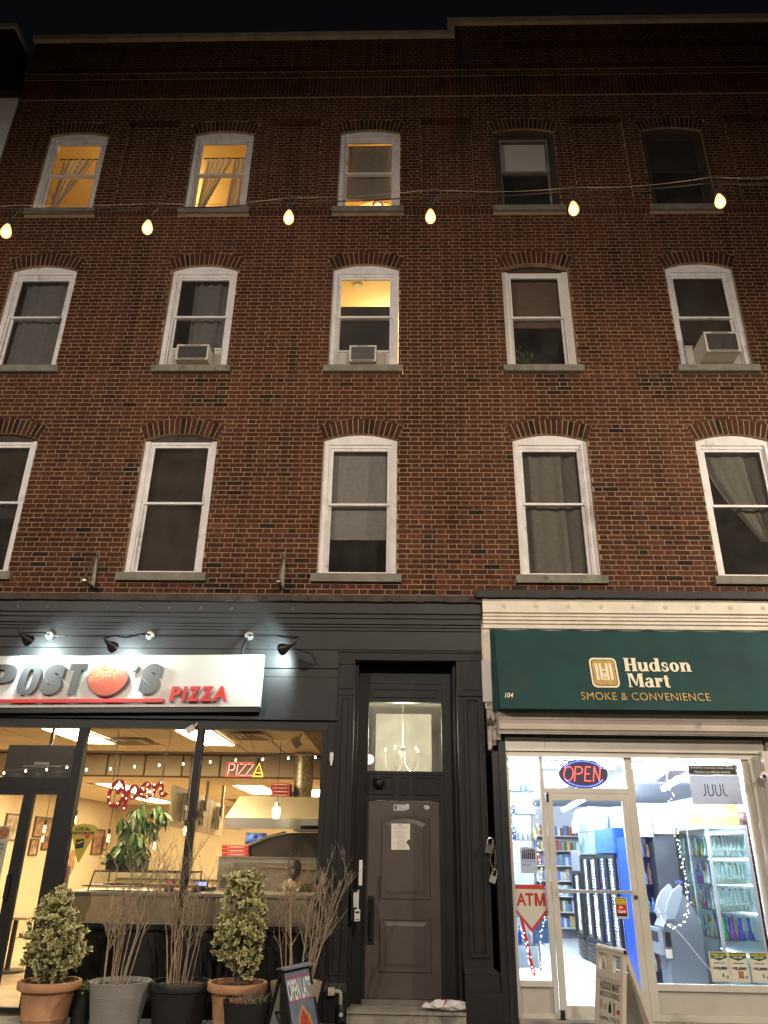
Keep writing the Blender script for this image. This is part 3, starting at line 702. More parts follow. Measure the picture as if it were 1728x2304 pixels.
# hooks and a closed-circuit camera hanging from the head
t = thing('security_camera', (-2.02, -.02, 3.12), 'small white camera under the black head above the middle window bar', 'camera')
b_ = MB().box(-.055, .055, -.03, .03, -.035, .035).xf(Matrix.Translation((-2.06, -.07, 3.135)) @ Matrix.Rotation(R(-32), 4, 'Y')); b_.build('body', mat('cam_white', (.5, .48, .44), .4), t); MB().tube([(-2.0, .0, 3.22), (-2.01, -.06, 3.18)], .012).build('bracket', WHITEC, t)

# ------------------------------------------------------------------ pizza sign
SG = thing('pizza_sign', (-3.4, -.1, 3.42), 'long white sign with grey raised letters, a tomato and red PIZZA lettering', 'shop sign')
SL = .015
def sgn(mb):
    mb.v = [(x, y, z + SL * (x + 1.2)) for x, y, z in mb.v]; return mb
m = MB(); m.box(-6.2, -1.178, -.15, -.06, 3.418, 4.092); sgn(m).build('board', SIGNW, SG)
m = MB(); m.box(-6.2, -1.19, -.13, -.02, 3.355, 3.417); m.box(-6.0, -5.9, -.059, -.013, 3.42, 4.0); m.box(-3.5, -3.4, -.059, -.013, 3.42, 4.0); m.box(-1.5, -1.4, -.059, -.013, 3.42, 4.0); sgn(m).build('support_rail', BLACKM, SG)
def big(ch, x0, x1, zb=3.572, zt=3.97):
    m = MB(); w_, h_ = x1 - x0 - .05, zt - zb
    def ell(cx, cz, rx, rz, ix, iz, a0, a1, n=26):   # squarish bowls
        def q(r1, r2, t): c_, s_ = math.cos(t), math.sin(t); return (cx + r1 * math.copysign(abs(c_) ** .72, c_), cz + r2 * math.copysign(abs(s_) ** .72, s_))
        for i in range(n):
            t0, t1 = R(a0 + (a1 - a0) * i / n), R(a0 + (a1 - a0) * (i + 1) / n); pl.append([q(ix, iz, t0), q(rx, rz, t0), q(rx, rz, t1), q(ix, iz, t1)])
    pl = []; B = .40
    if ch == 'O': ell(.5, .5, .5, .5, .13, .33, 0, 360, 40)
    elif ch == 'P': pl += [[(0, 0), (B, 0), (B, 1), (0, 1)]]; ell(.42, .69, .58, .31, .20, .14, -90, 90)
    elif ch == 'T': pl += [[(.28, 0), (.72, 0), (.72, .80), (.28, .80)], [(0, .80), (1, .80), (1, 1), (0, 1)]]
    if pl:
        for p in pl: m.prism([(x0 + x * w_ + .12 * z * h_, zb + z * h_) for x, z in p], -.202, -.172)
    else: text(m, ch, x0, x1, zb, zt, -.172, .03, 0, .12, .085)
    return m
for ch, x0, x1 in (('P', -4.84, -4.385), ('O', -4.375, -4.055), ('S', -4.055, -3.765), ('T', -3.745, -3.475), ('S', -2.765, -2.49)):
    lo = sgn(big(ch, x0, x1)).build('letter', GREYL, SG); lo['label'] = 'grey raised letter ' + ch
m = MB(); text(m, "\u2019", -2.895, -2.805, 3.845, 3.972, -.172, .03, 0, .12, .05); sgn(m).build('apostrophe', GREYL, SG)
for i, (ch, x0, x1) in enumerate((('P', -2.34, -2.195), ('I', -2.182, -2.125), ('Z', -2.11, -1.955), ('Z', -1.945, -1.79), ('A', -1.785, -1.60))):
    m = MB(); text(m, ch, x0, x1, 3.478, 3.668, -.170, .045, 0, .1, .05); lo = sgn(m).build('letter', REDL, SG); lo['label'] = 'red raised letter ' + ch
m = MB(); m.box(-5.2, -2.42, -.20, -.165, 3.470, 3.515); sgn(m).build('underline_bar', REDL, SG)
tm = bpy.data.materials.new('tomato_print'); tm.use_nodes = True
n_ = tm.node_tree.nodes; l_ = tm.node_tree.links; b_ = n_['Principled BSDF']; b_.inputs['Roughness'].default_value = .4
tc = n_.new('ShaderNodeTexCoord'); vo = n_.new('ShaderNodeTexNoise'); vo.inputs['Scale'].default_value = 75; mp = n_.new('ShaderNodeMapping'); mp.inputs['Scale'].default_value = (1, 1, .45); l_.new(tc.outputs['Object'], mp.inputs[0]); l_.new(mp.outputs[0], vo.inputs['Vector'])
sx = n_.new('ShaderNodeSeparateXYZ'); l_.new(tc.outputs['Object'], sx.inputs[0])
ad = n_.new('ShaderNodeMath'); ad.operation = 'MULTIPLY_ADD'; ad.inputs[1].default_value = -1.3; ad.inputs[2].default_value = .16; l_.new(sx.outputs['Z'], ad.inputs[0])
ad2 = n_.new('ShaderNodeMath'); ad2.operation = 'MULTIPLY_ADD'; ad2.inputs[1].default_value = .55; l_.new(sx.outputs['X'], ad2.inputs[0]); l_.new(ad.outputs[0], ad2.inputs[2])
ad3 = n_.new('ShaderNodeMath'); ad3.operation = 'ADD'; l_.new(ad2.outputs[0], ad3.inputs[0]); l_.new(vo.outputs['Fac'], ad3.inputs[1])
cr = n_.new('ShaderNodeValToRGB'); e_ = cr.color_ramp.elements; e_[0].position = .50; e_[0].color = (.52, .24, .12, 1); e_[1].position = .60; e_[1].color = (.34, .045, .02, 1); l_.new(ad3.outputs[0], cr.inputs[0]); l_.new(cr.outputs[0], b_.inputs['Base Color'])
m = MB(); cx, cz = -3.185, 3.765
pl_ = [(cx + .268 * math.cos(a) * (1 + .02 * math.cos(3 * a)), cz + .212 * math.sin(a) + .012 * math.cos(2 * a)) for a in [2 * math.pi * i / 40 for i in range(40)]]
m.prism(pl_, -.20, -.165); tom = sgn(m).build('tomato', mat('tomato_edge', (.05, .045, .06), .5), SG)
m = MB(); m.prism([(cx - .002 + (x - cx) * .965, cz + .004 + (z - cz) * .955) for x, z in pl_], -.204, -.2005); o = sgn(m).build('tomato_face', tm, tom, at=(cx, -.204, cz - .03))
m = MB()
for a in (15, 60, 100, 140, 175, -20, 205):
    c_, s_ = math.cos(R(a)), math.sin(R(a)); L = .12 if 20 < a < 160 else .13
    p0 = Vector((cx + .02, cz + .145)); p1 = p0 + Vector((c_, s_ * .45)) * L; nrm = Vector((-s_, c_)) * .017
    m.prism([tuple(p0 - nrm), tuple(p0 + Vector((c_, s_ * .45)) * L * .5 - nrm * .8), tuple(p1), tuple(p0 + Vector((c_, s_ * .45)) * L * .5 + nrm * .8), tuple(p0 + nrm)][::1], -.209 - .0005 * abs(a) / 50, -.205)
sgn(m).build('tomato_stalk', mat('stalk_green', (.20, .23, .05), .5, var=.3, vs=40), tom)
# gooseneck sign lamps
COOL = (.84, 1.0, .97)
def sign_lamp(base, head, aim, lab, arm_mid, power, size=172):
    t = thing('sign_lamp', base, lab, 'sign lamp', 'gooseneck lamps over the pizza sign')
    B = Vector(base); H = Vector(head); D = (Vector(aim) - H).normalized()
    MB().lathe([(.001, -.05), (.045, -.05), (.06, -.03), (.062, 0)], base, 18, axis='y').build('wall_mount', mat('mount_zinc', (.30, .30, .29), .45, metal=.6, var=.3, vs=30), t)
    MB().tube([B + Vector((0, -.05, 0))] + [Vector(p) for p in arm_mid] + [H - D * .15, H - D * .09], [.013] * (len(arm_mid) + 3), 8).build('arm', BLACKM, t, smooth=True)
    q = D.to_track_quat('Z', 'Y').to_matrix().to_4x4(); m = MB()
    m.lathe([(.022, -.10), (.03, -.07), (.034, -.04), (.055, -.01), (.075, .04), (.078, .07), (.074, .07), (.07, .04), (.05, -.008), (.02, -.01)], (0, 0, 0), 18)
    m.xf(Matrix.Translation(H) @ q).build('lamp_shade', BLACKM, t, smooth=True)
    m = MB(); m.ball((0, 0, .028), .034, 10); m.xf(Matrix.Translation(H) @ q).build('bulb', emit('cool_bulb', COOL, 20), t)
    s = spot('sign_lamp_light', H + D * .075, Vector(aim), power, COOL, R(size), .35, .09)
sign_lamp((-4.13, -.028, 4.35), (-4.26, -.42, 4.21), (-4.05, -.03, 4.0), 'black sign lamp at the left end above the letter O', [(-4.16, -.16, 4.36), (-4.36, -.34, 4.30)], 85)
sign_lamp((-2.76, -.028, 4.365), (-3.13, -.43, 4.13), (-2.98, -.03, 3.98), 'black sign lamp reaching left above the tomato', [(-2.80, -.14, 4.365), (-2.98, -.33, 4.26), (-3.12, -.44, 4.25)], 85)
sign_lamp((-1.42, -.028, 4.37), (-.86, -.40, 4.12), (-1.45, -.03, 3.98), 'black sign lamp on a long arm past the right end of the pizza sign', [(-1.35, -.12, 4.36), (-1.0, -.30, 4.31), (-.76, -.36, 4.26), (-.735, -.37, 4.21)], 105, 168)
t = thing('cable_conduit', (-3, -.04, 4.36), 'thin black conduit running along the frieze between the sign lamps', 'conduit')
MB().tube([(-6.5, -.04, 4.335), (-4.2, -.04, 4.345), (-2.8, -.04, 4.362), (-1.45, -.04, 4.375), (-.75, -.045, 4.36)], .009, 6).build('conduit', BLACKM, t)
t.name = 'cable_conduit'
m = MB(); m.tube([(-1.44, -.07, 4.33), (-1.47, -.12, 4.20), (-1.47, -.12, 4.06)], [.02, .024, .014], 8); m.build('sign_strut', BLACKM, SG)

# ------------------------------------------------------------------ doorway 102
DW = thing('entrance_doorway', (.7, 0, 0), 'black panelled doorway with pilasters and a fanlight between the two shops', 'doorway')
m = MB()
m.box(-.20, 1.70, -.022, .10, 4.062, 4.188); m.box(-.20, 1.70, -.04, -.021, 4.165, 4.187); m.box(-.19, 1.69, -.035, -.0215, 4.062, 4.078); m.build('lintel', BLACKW, DW)
m = MB(); m.box(-.20, .03, -.02, .40, .385, 4.061); m.box(-.17, .0, -.034, -.0205, 3.68, 4.0); m.box(-.185, .015, -.045, -.0205, 4.0, 4.058); m.frame(-.165, -.005, .46, 3.58, .028, -.036, -.0205); m.frame(-.125, -.045, .50, 3.54, .012, -.026, -.0205); m.box(-.198, .028, -.032, -.0205, 3.60, 3.63); m.build('pilaster', BLACKW, DW)
m = MB(); m.box(-.215, .05, -.06, .40, -.02, .30); m.hexa([(-.215, -.06, .301), (.05, -.06, .301), (.05, .40, .301), (-.215, .40, .301)], [(-.20, -.022, .384), (.031, -.022, .384), (.031, .40, .384), (-.20, .40, .384)]); m.build('plinth', BLACKW, DW)
m = MB(); m.box(1.36, 1.70, -.02, .40, .56, 4.061); m.box(1.43, 1.66, -.034, -.0205, 3.68, 4.0); m.frame(1.44, 1.66, .66, 3.58, .035, -.045, -.0205); m.frame(1.49, 1.61, .71, 3.53, .014, -.03, -.0205); m.box(1.40, 1.69, -.045, -.0205, 3.60, 3.64); m.build('pilaster', BLACKW, DW)
m = MB(); m.box(1.37, 1.775, -.075, .40, -.02, .325); m.box(1.37, 1.765, -.062, .40, .326, .50); m.hexa([(1.37, -.07, .501), (1.775, -.07, .501), (1.775, .40, .501), (1.37, .40, .501)], [(1.36, -.022, .559), (1.70, -.022, .559), (1.70, .40, .559), (1.36, .40, .559)]); m.build('plinth', BLACKW, DW)
# recessed wall round the door
m = MB(); Y0 = .30
m.box(.03, .19, Y0, .40, .12, 4.06); m.box(1.185, 1.36, Y0, .40, .12, 4.06); m.box(.191, 1.184, Y0, .40, 3.82, 4.06); m.box(.191, 1.184, Y0 + .01, .40, 3.575, 3.819); m.box(.191, 1.184, Y0, .40, 2.655, 2.696); m.box(.191, 1.184, Y0, .40, 2.342, 2.395); m.box(.191, 1.184, Y0 + .012, .40, 2.395, 2.655)
m.box(.191, .205, Y0, .40, 2.697, 3.574); m.box(1.17, 1.184, Y0, .40, 2.697, 3.574); m.box(.191, .222, Y0 - .01, .40, .19, 2.341); m.box(1.126, 1.184, Y0 - .01, .40, .19, 2.341)
m.box(.03, .07, .10, Y0 - .001, .12, 4.06); m.box(1.32, 1.359, .10, Y0 - .001, .12, 4.06); m.build('door_surround', BLACKW, DW)
m = MB(); m.frame(.255, 1.12, 3.635, 3.76, .02, Y0 - .006, Y0 + .0095); m.build('panel_moulding', BLACKW, DW)
for a, b in ((.253, .555), (.64, .735), (.815, 1.12)):
    m = MB(); m.frame(a, b, 2.412, 2.640, .022, Y0 - .004, Y0 + .0115); m.build('panel_moulding', BLACKW, DW)
MB().box(.205, 1.17, Y0 + .04, Y0 + .046, 2.697, 3.574).build('fanlight_pane', glass('hazy_glass', (.92, .92, .9), .8, 0, .13, (.7, .7, .66)), DW)  # pale haze mixed into the pane
m = MB(); m.box(.223, 1.125, Y0 + .02, Y0 + .065, .195, 2.335)
dz = Y0 + .02
def raised(m, x0, x1, z0, z1, arched=0.0):
    y1 = dz - .0005
    if arched:
        def P(k): 
            mx = (x0 + x1) / 2; a = []
            for i in range(13):
                tt = -1 + i / 6; a.append((mx + tt * ((x1 - x0) / 2 - k), z1 - k + arched * (1 - tt * tt)))
            return [(x0 + k, z0 + k), (x1 - k, z0 + k)] + a[::-1]
    else:
        def P(k): return [(x0 + k, z0 + k), (x1 - k, z0 + k), (x1 - k, z1 - k), (x0 + k, z1 - k)]
    lv = [(0, y1), (.012, y1 - .010), (.028, y1 - .010), (.038, y1 - .001), (.055, y1 - .001), (.095, y1 - .011)]
    k0 = len(m.v); n = len(P(0))
    for k, y in lv: m.v.extend([(x, y, z) for x, z in P(k)])
    for i in range(len(lv) - 1):
        for j in range(n):
            j2 = (j + 1) % n; m.f.append((k0 + i * n + j, k0 + i * n + j2, k0 + (i + 1) * n + j2, k0 + (i + 1) * n + j)); m.m.append(0)
    m.f.append(tuple(k0 + (len(lv) - 1) * n + j for j in range(n))); m.m.append(0)
raised(m, .393, 1.005, 1.215, 2.125, .055); raised(m, .39, 1.012, .45, 1.03)
door = m.build('door', DOORM, DW); door['label'] = 'brown panelled door with house number 102'
m = MB(); m.box(.245, .322, dz - .014, dz - .0012, .74, 1.253); m.tube([(.284, dz - .012, 1.06), (.284, dz - .065, 1.03), (.284, dz - .07, .92), (.284, dz - .06, .80), (.284, dz - .012, .78)], .013, 8); m.lathe([(.02, -.022), (.02, 0)], (.284, dz - .012, 1.20), 12, axis='y', m=1); m.lathe([(.016, -.022), (.016, 0)], (.284, dz - .012, 1.09), 12, axis='y', m=1); m.build('door_handle', [BLACKM, STEELD], door)
for i, ch in enumerate('102'):
    x0 = .548 + i * .055; m = MB(); m.box(x0, x0 + .048, dz - .005, dz - .0012, 2.222, 2.292); text(m, ch, x0 + .013, x0 + .036, 2.232, 2.283, dz - .0064, 0, 1, 0, .0); m.build('number_plate', [PAPERG, BLACKT], door)
# notice on the door: torn corner
m = MB(); m.add([(x, dz - .0125, z) for x, z in [(.522, 1.768), (.752, 1.770), (.745, 1.80), (.735, 1.825), (.715, 1.84), (.705, 1.855), (.722, 1.868), (.728, 1.885), (.754, 1.885), (.754, 2.070), (.520, 2.068)]], [tuple(range(11))])
for k in range(26):
    z = 2.03 - k * .0098; x0 = .545 if k < 12 else .575; x1 = .725 if random.random() < .5 else random.uniform(.64, .71)
    if z < 1.90: x1 = min(x1, .70)
    if k in (3, 4, 9, 15): continue
    m.box(x0 + random.uniform(0, .03), x1, dz - .0135, dz - .0128, z, z + .0026, 1)
m.box(.60, .66, dz - .0135, dz - .0128, 2.045, 2.058, 1)
nt = tag(m.build('notice', [PAPER, mat('faint_ink', (.38, .37, .34), .8)]), 'cream printed notice with a torn lower right corner on the brown door', 'notice')
for x, z, w_, h_ in ((.72, 2.30, .05, .085), (.965, 2.297, .10, .06), (.79, 2.035, .04, .05)):
    m = MB(); v = []
    for i in range(9): a = 2 * math.pi * i / 9; v.append((x + w_ / 2 * math.cos(a) * random.uniform(.6, 1.1), dz - .004 - random.uniform(0, .008), z - .03 + h_ / 2 * math.sin(a) * random.uniform(.7, 1.1)))
    m.add(v + [(x, dz - .012, z - .03)], [(i, (i + 1) % 9, 9) for i in range(9)])
    tag(m.build('torn_tape', mat('crumpled_tape', (.55, .54, .55), .35)), {.72: 'torn strip of tape hanging beside the number 102', .965: 'crumpled tape remnant at the top right of the brown door', .79: 'small shiny tape scrap beside the notice'}[x], 'tape')
bc = thing('door_camera', (.355, .27, 2.55), 'round black dome fitting above the brown door', 'camera')
m = MB(); m.lathe([(.075, 0), (.075, -.03), (.07, -.045), (.055, -.075), (.03, -.095), (.001, -.10)], (.355, .30, 2.55), 20, axis='y'); m.build('dome', mat('dome_black', (.012, .012, .013), .15), bc, smooth=True)
for dx in (-.012, .018): MB().ball((.355 + dx, .205, 2.54), .008, 8).build('lens', CHROME, bc)
t = thing('intercom', (.125, -.02, 1.1), 'white strip, entry panel and key box on the jamb left of the brown door', 'intercom')
MB().box(.045, .085, .02, .03, 1.375, 1.648).xf(Matrix.Translation((.10, -.045, 0))).build('white_strip', WHITEC, t)
m = MB(); m.box(.09, .135, -.05, -.021, 1.145, 1.30); m.box(.136, .152, -.06, -.021, 1.12, 1.325); m.build('entry_panel', PAPERG, t)
m = MB(); m.box(.108, .172, -.065, -.021, 1.005, 1.125); m.box(.118, .162, -.0665, -.0651, 1.085, 1.105, 1); m.box(.12, .16, -.0665, -.0651, 1.015, 1.024, 1); m.build('key_box', [WHITEC, BLACKT], t)
MB().box(.06, .16, -.021, .098, 1.0, 1.33).build('mount', BLACKM, t)
t = thing('wall_clip', (-.24, -.02, 2.76), 'small white clip fixed to the black post right of the pizza windows', 'clip')
m = MB(); m.prism([(-.262, 2.87), (-.24, 2.885), (-.215, 2.87), (-.215, 2.80), (-.225, 2.76), (-.23, 2.72), (-.247, 2.72), (-.252, 2.76), (-.262, 2.80)], -.03, -.007); m.lathe([(.012, -.031), (.012, -.026)], (-.239, 0, 2.81), 10, axis='y', m=1); m.build('clip_body', [WHITEC, BLACKT], t)
# step, sill
m = MB(); m.box(.052, 1.368, -.13, .40, -.02, .112); m.box(.052, 1.368, -.15, .28, .113, .135); st = m.build('door_step', CONC, DW)
m = MB(); m.box(.195, 1.18, .255, .36, .136, .19); m.build('threshold', STEELD, DW)
# bag on the step
m = MB(); n = 26; k = 13
for i in range(k + 1):
    for j in range(n):
        u = i / k * math.pi; a = 2 * math.pi * j / n; rr = math.sin(u)
        nz = random.uniform(.75, 1.25) if 0 < i < k else 1
        m.v.append((1.18 + .23 * rr * math.cos(a) * nz + .03 * math.cos(3 * a), -.02 + .085 * rr * math.sin(a) * nz, .137 + max(0, .038 * (1 - math.cos(u)) * random.uniform(.6, 1.5))))
for i in range(k):
    for j in range(n): j2 = (j + 1) % n; m.f.append((i * n + j, i * n + j2, (i + 1) * n + j2, (i + 1) * n + j)); m.m.append(random.choice([0] * 9 + [1]))
tag(m.build('plastic_bag', [mat('white_plastic_bag', (.62, .60, .60), .35), mat('bag_print', (.30, .10, .12), .4)]), 'crumpled white plastic bag lying on the right of the door step', 'bag')
# pipe valve
vt = thing('standpipe_valve', (-.05, -.12, .2), 'cream pipe elbow with a dark shut off valve by the left plinth of the doorway', 'pipe valve')
m = MB(); m.box(-.16, -.09, -.13, -.061, .275, .345); m.build('wall_box', mat('cream_pvc', (.50, .47, .36), .5), vt); m = MB(); m.tube([(-.09, -.11, .31), (-.05, -.11, .315), (-.025, -.11, .30), (-.02, -.11, .26), (-.02, -.11, .18)], .022, 10); m.build('elbow', mat('grey_pvc', (.40, .38, .30), .5), vt, smooth=True)
m = MB(); m.tube([(-.02, -.12, .19), (-.005, -.15, .06), (.0, -.16, .03)], [.045, .05, .04], 10); m.build('valve_body', mat('blue_black_rubber', (.012, .016, .024), .35), vt, smooth=True)
m = MB(); m.lathe([(.022, -.012), (.022, 0), (.001, -.013)][::1], (-.002, -.202, .11), 12, axis='y'); m.build('valve_cap', WHITEC, vt)

# ------------------------------------------------------------------ mart shop front
MS = thing('mart_shopfront', (3.8, 0, 0), 'cream aluminium shop front of the brightly lit mart with a glass door', 'shopfront')
m = MB(); m.extrude_x([(.10, 4.868), (-.205, 4.868), (-.205, 4.845), (-.195, 4.84), (-.195, 4.70), (-.205, 4.695), (-.205, 4.68), (-.175, 4.67), (-.175, 4.64), (-.155, 4.63), (-.155, 4.595), (-.13, 4.585), (-.13, 4.55), (-.105, 4.54), (-.105, 4.49), (-.07, 4.48), (-.07, 3.44), (.10, 3.44)], 1.722, 6.4); m.build('cornice', CREAMP, MS)
m = MB(); n = 40
for i in range(n):
    x0 = 1.63 + i * 4.8 / n; x1 = x0 + 4.8 / n; m.box(x0, x1, -.27 - random.uniform(0, .005), .10, 4.872 + random.uniform(0, .006), 4.975 + random.uniform(-.01, .004))
m.build('cornice_ledge', mat('tarred_ledge', (.018, .018, .02), .6, var=.3, vs=8, bump=.4), MS)
r0 = None
for i in range(10):
    x = 2.015 + i * .4285
    if r0 is None: r0 = rosette(x, -.195, 4.772, CREAMP, MS, .034); b0 = x
    else: c = r0.copy(); COL.objects.link(c); c.location = r0.location + Vector((x - b0, 0, 0))
m = MB(); m.box(1.703, 1.79, -.06, .1, 4.06, 4.867); m.build('side_strip', CREAMP2, MS)
m = MB(); m.box(1.69, 1.80, -.10, .1, 3.52, 4.059); m.build('side_box', PAPERG, MS)
m = MB()
for i in range(3):
    a = 1.735 + i * .055; m.box(a, a + .05, -.09 + .012 * (i % 2), .1, 2.93 + .06 * i, 3.519)
m.build('peeling_post', mat('peeling_paint', (.50, .46, .40), .8, var=.2, bump=.8, bs=18, dirt=(.03, .026, .024), ds=8, dt=.5), MS)
m = MB(); m.box(1.78, 1.86, -.03, .10, -.02, 2.92); m.box(1.862, 1.905, -.055, .10, -.02, 3.1); m.box(1.907, 1.955, -.02, .10, -.02, 3.14); m.build('side_post', mat('chipped_black_paint', (.016, .016, .019), .4, var=.2, bump=.3, bs=12, dirt=(.14, .14, .145), ds=14, dt=.71), MS)
m = MB(); m.box(1.957, 6.2, .0, .12, 3.096, 3.44); m.build('dark_board', mat('dark_weathered_board', (.045, .042, .045), .8, var=.5, vs=14, bump=.5), MS)
m = MB(); m.box(1.958, 2.452, -.01, .12, 2.93, 3.094); m.box(2.455, 5.185, -.01, .12, 2.93, 3.09); m.build('head_panel', ALU, MS)
Y = .05
m = MB(); m.box(1.958, 5.19, Y - .03, Y + .09, 2.862, 2.928); m.box(1.958, 1.995, Y, Y + .08, .07, 2.861); m.box(2.372, 2.425, Y, Y + .08, .07, 2.861); m.box(3.44, 3.54, Y, Y + .08, .07, 2.861); m.box(4.893, 4.975, Y, Y + .08, .07, 2.861)
m.box(2.4255, 3.4395, Y, Y + .08, 2.44, 2.497); m.box(1.9955, 2.3715, Y, Y + .08, .375, .432); m.box(3.5405, 4.8925, Y, Y + .08, .362, .425); m.box(1.9955, 2.3715, Y, Y + .08, .068, .12); m.box(3.5405, 4.8925, Y, Y + .08, .068, .135)
m.build('aluminium_frame', ALU, MS)
MB().box(1.996, 2.371, Y + .03, Y + .06, .121, .374).build('kick_panel', ALUG, MS); MB().box(3.541, 4.892, Y + .03, Y + .06, .136, .361).build('kick_panel', ALUG, MS)
m = MB(); m.box(4.976, 5.11, -.0, .13, -.02, 2.861); m.build('jamb_panel', ALUG, MS); m = MB(); m.box(5.112, 5.21, -.10, .13, -.02, 2.95); m.build('jamb_post', ALU, MS)
m = MB(); m.box(5.21, 5.36, -.06, .13, -.02, 3.44); m.build('corner_post', CREAMP2, MS)
m = MB(); m.box(1.958, 5.25, -.05, .14, -.02, .066); m.build('sill_kerb', CONC, MS)
for x0, x1, z0, z1 in ((1.995, 2.372, .432, 2.862), (2.425, 3.44, 2.497, 2.862), (3.54, 4.893, .425, 2.862)): MB().box(x0, x1, Y + .04, Y + .047, z0, z1).build('pane', GLASSS, MS)
m = MB(); m.frame(2.436, 3.434, .075, 2.433, .072, Y - .01, Y + .035, 0, tb=.13, tt=.075); md = m.build('door', ALU, MS); md['label'] = 'cream framed glass door with a push bar'
MB().box(2.508, 3.362, Y + .01, Y + .017, .205, 2.358).build('door_pane', GLASSS, md)
m = MB(); m.box(2.508, 3.362, Y - .045, Y - .012, 1.332, 1.368); m.build('push_bar', mat('bar_alu', (.7, .7, .7), .3, metal=.6), md)
m = MB(); m.lathe([(.022, -.02), (.022, 0), (.001, -.021)], (3.40, Y - .01, 1.298), 12, axis='y'); m.build('door_lock', STEELD, md)
m = MB(); m.box(2.437, 2.462, Y - .03, Y - .011, 2.33, 2.44); m.box(2.425, 2.475, Y - .04, Y - .011, .03, .16); m.build('hinge', BLACKM, md)
# shutter housing under the awning
sh = thing('shutter_housing', (3.8, -.2, 3.14), 'cream roller shutter box under the green awning', 'roller shutter')
m = MB(); m.extrude_x([(.0, 3.435), (-.20, 3.435), (-.235, 3.36), (-.225, 3.285), (-.215, 3.284), (-.235, 3.22), (-.232, 3.165), (-.20, 3.15), (-.20, 3.135), (0, 3.135)], 1.862, 6.3); m.build('housing', mat('shutter_cream', (.52, .46, .38), .5, var=.12, vs=2, dirt=(.30, .25, .2), ds=3, dt=.62), sh)
m = MB(); m.box(1.862, 6.3, -.19, -.17, 3.112, 3.134); m.build('bottom_bar', STEELD, sh)
# awning
AW = thing('awning', (3.8, -.2, 3.39), 'dark green canvas awning with cream and gold shop lettering', 'awning')
def aw_y(z): return -.15 - .27 * (4.46 - z) / 1.075
def aw_top(x): d = ((x - 1.872) / .508) % 1; d = min(d, 1 - d) * 2; return 4.447 + .032 * (1 - d) ** 2
m = MB(); nx, nz = 170, 14
AX0, AX1 = 1.868, 6.0
for i in range(nz + 1):
    for j in range(nx + 1):
        x = AX0 + (AX1 - AX0) * j / nx; t_ = i / nz; zt = aw_top(x); z = zt + (3.383 - zt) * t_
        rp = .006 * math.cos(2 * math.pi * (x - 1.872) / .508) * (1 - t_) ** 1.5 + .004 * math.sin(2.3 * x + 4 * t_)
        m.v.append((x, aw_y(z) + rp, z))
for i in range(nz):
    for j in range(nx): q = i * (nx + 1) + j; m.f.append((q + nx + 1, q + nx + 2, q + 1, q)); m.m.append(0)
m.build('canvas', GREEN, AW, smooth=True)
m = MB(); m.add([(1.868, aw_y(4.479), 4.479), (1.868, aw_y(3.383), 3.383), (1.80, -.05, 3.40), (1.80, -.05, 4.47)], [(0, 3, 2, 1)]); m.add([(1.868, aw_y(3.383), 3.383), (6.0, aw_y(3.383), 3.383), (6.0, -.21, 3.41), (1.80, -.05, 3.41)], [(0, 3, 2, 1)]); m.add([(1.868, aw_y(4.45), 4.45), (6.0, aw_y(4.45), 4.45), (6.0, -.07, 4.45), (1.868, -.07, 4.45)], [(0, 1, 2, 3)]); m.build('end_flap', GREEN, AW)
def on_awning(mb, lift=.0): mb.v = [(x, aw_y(z) - .012 - lift + (y if abs(y) < .01 else 0), z) for x, y, z in mb.v]; return mb
def K(x, z): return .66 + (x - .66) * 1.0104, 1.7 + (z - 1.7) * 1.0104
# logo: cream rounded square, gold field, H with a small V
def rrect(x0, x1, z0, z1, r): return arc(x1 - r, z0 + r, r, -90, 0, 6) + arc(x1 - r, z1 - r, r, 0, 90, 6) + arc(x0 + r, z1 - r, r, 90, 180, 6) + arc(x0 + r, z0 + r, r, 180, 270, 6)
lx0, lz0 = K(3.02, 3.642); lx1, lz1 = K(3.362, 4.038)
m = MB(); m.add([(x, 0, z) for x, z in rrect(lx0, lx1, lz0, lz1, .06)], [tuple(range(28))], 0); m.add([(x, -.001, z) for x, z in rrect(lx0 + .022, lx1 - .022, lz0 + .024, lz1 - .024, .045)], [tuple(range(28))], 2); m.add([(x, -.002, z) for x, z in rrect(lx0 + .030, lx1 - .030, lz0 + .033, lz1 - .033, .04)], [tuple(range(28))], 1)
cx = (lx0 + lx1) / 2
for a, b, c_, d_ in ((-.105, -.072, .10, .325), (-.055, -.025, .10, .325), (.025, .055, .10, .325), (.072, .105, .10, .325), (-.025, .025, .225, .245), (-.025, .025, .100, .112)):
    m.add([(cx + a, -.003, lz0 + c_), (cx + b, -.003, lz0 + c_), (cx + b, -.003, lz0 + d_), (cx + a, -.003, lz0 + d_)], [(0, 1, 2, 3)], 0)
m.add([(cx + x, -.004, lz0 + z) for x, z in [(-.03, .20), (-.012, .20), (0, .15), (.012, .20), (.03, .20), (.008, .115), (-.008, .115)]], [tuple(range(7))], 0)
on_awning(m).build('logo', [CREAMT, GOLD, BLACKT], AW)
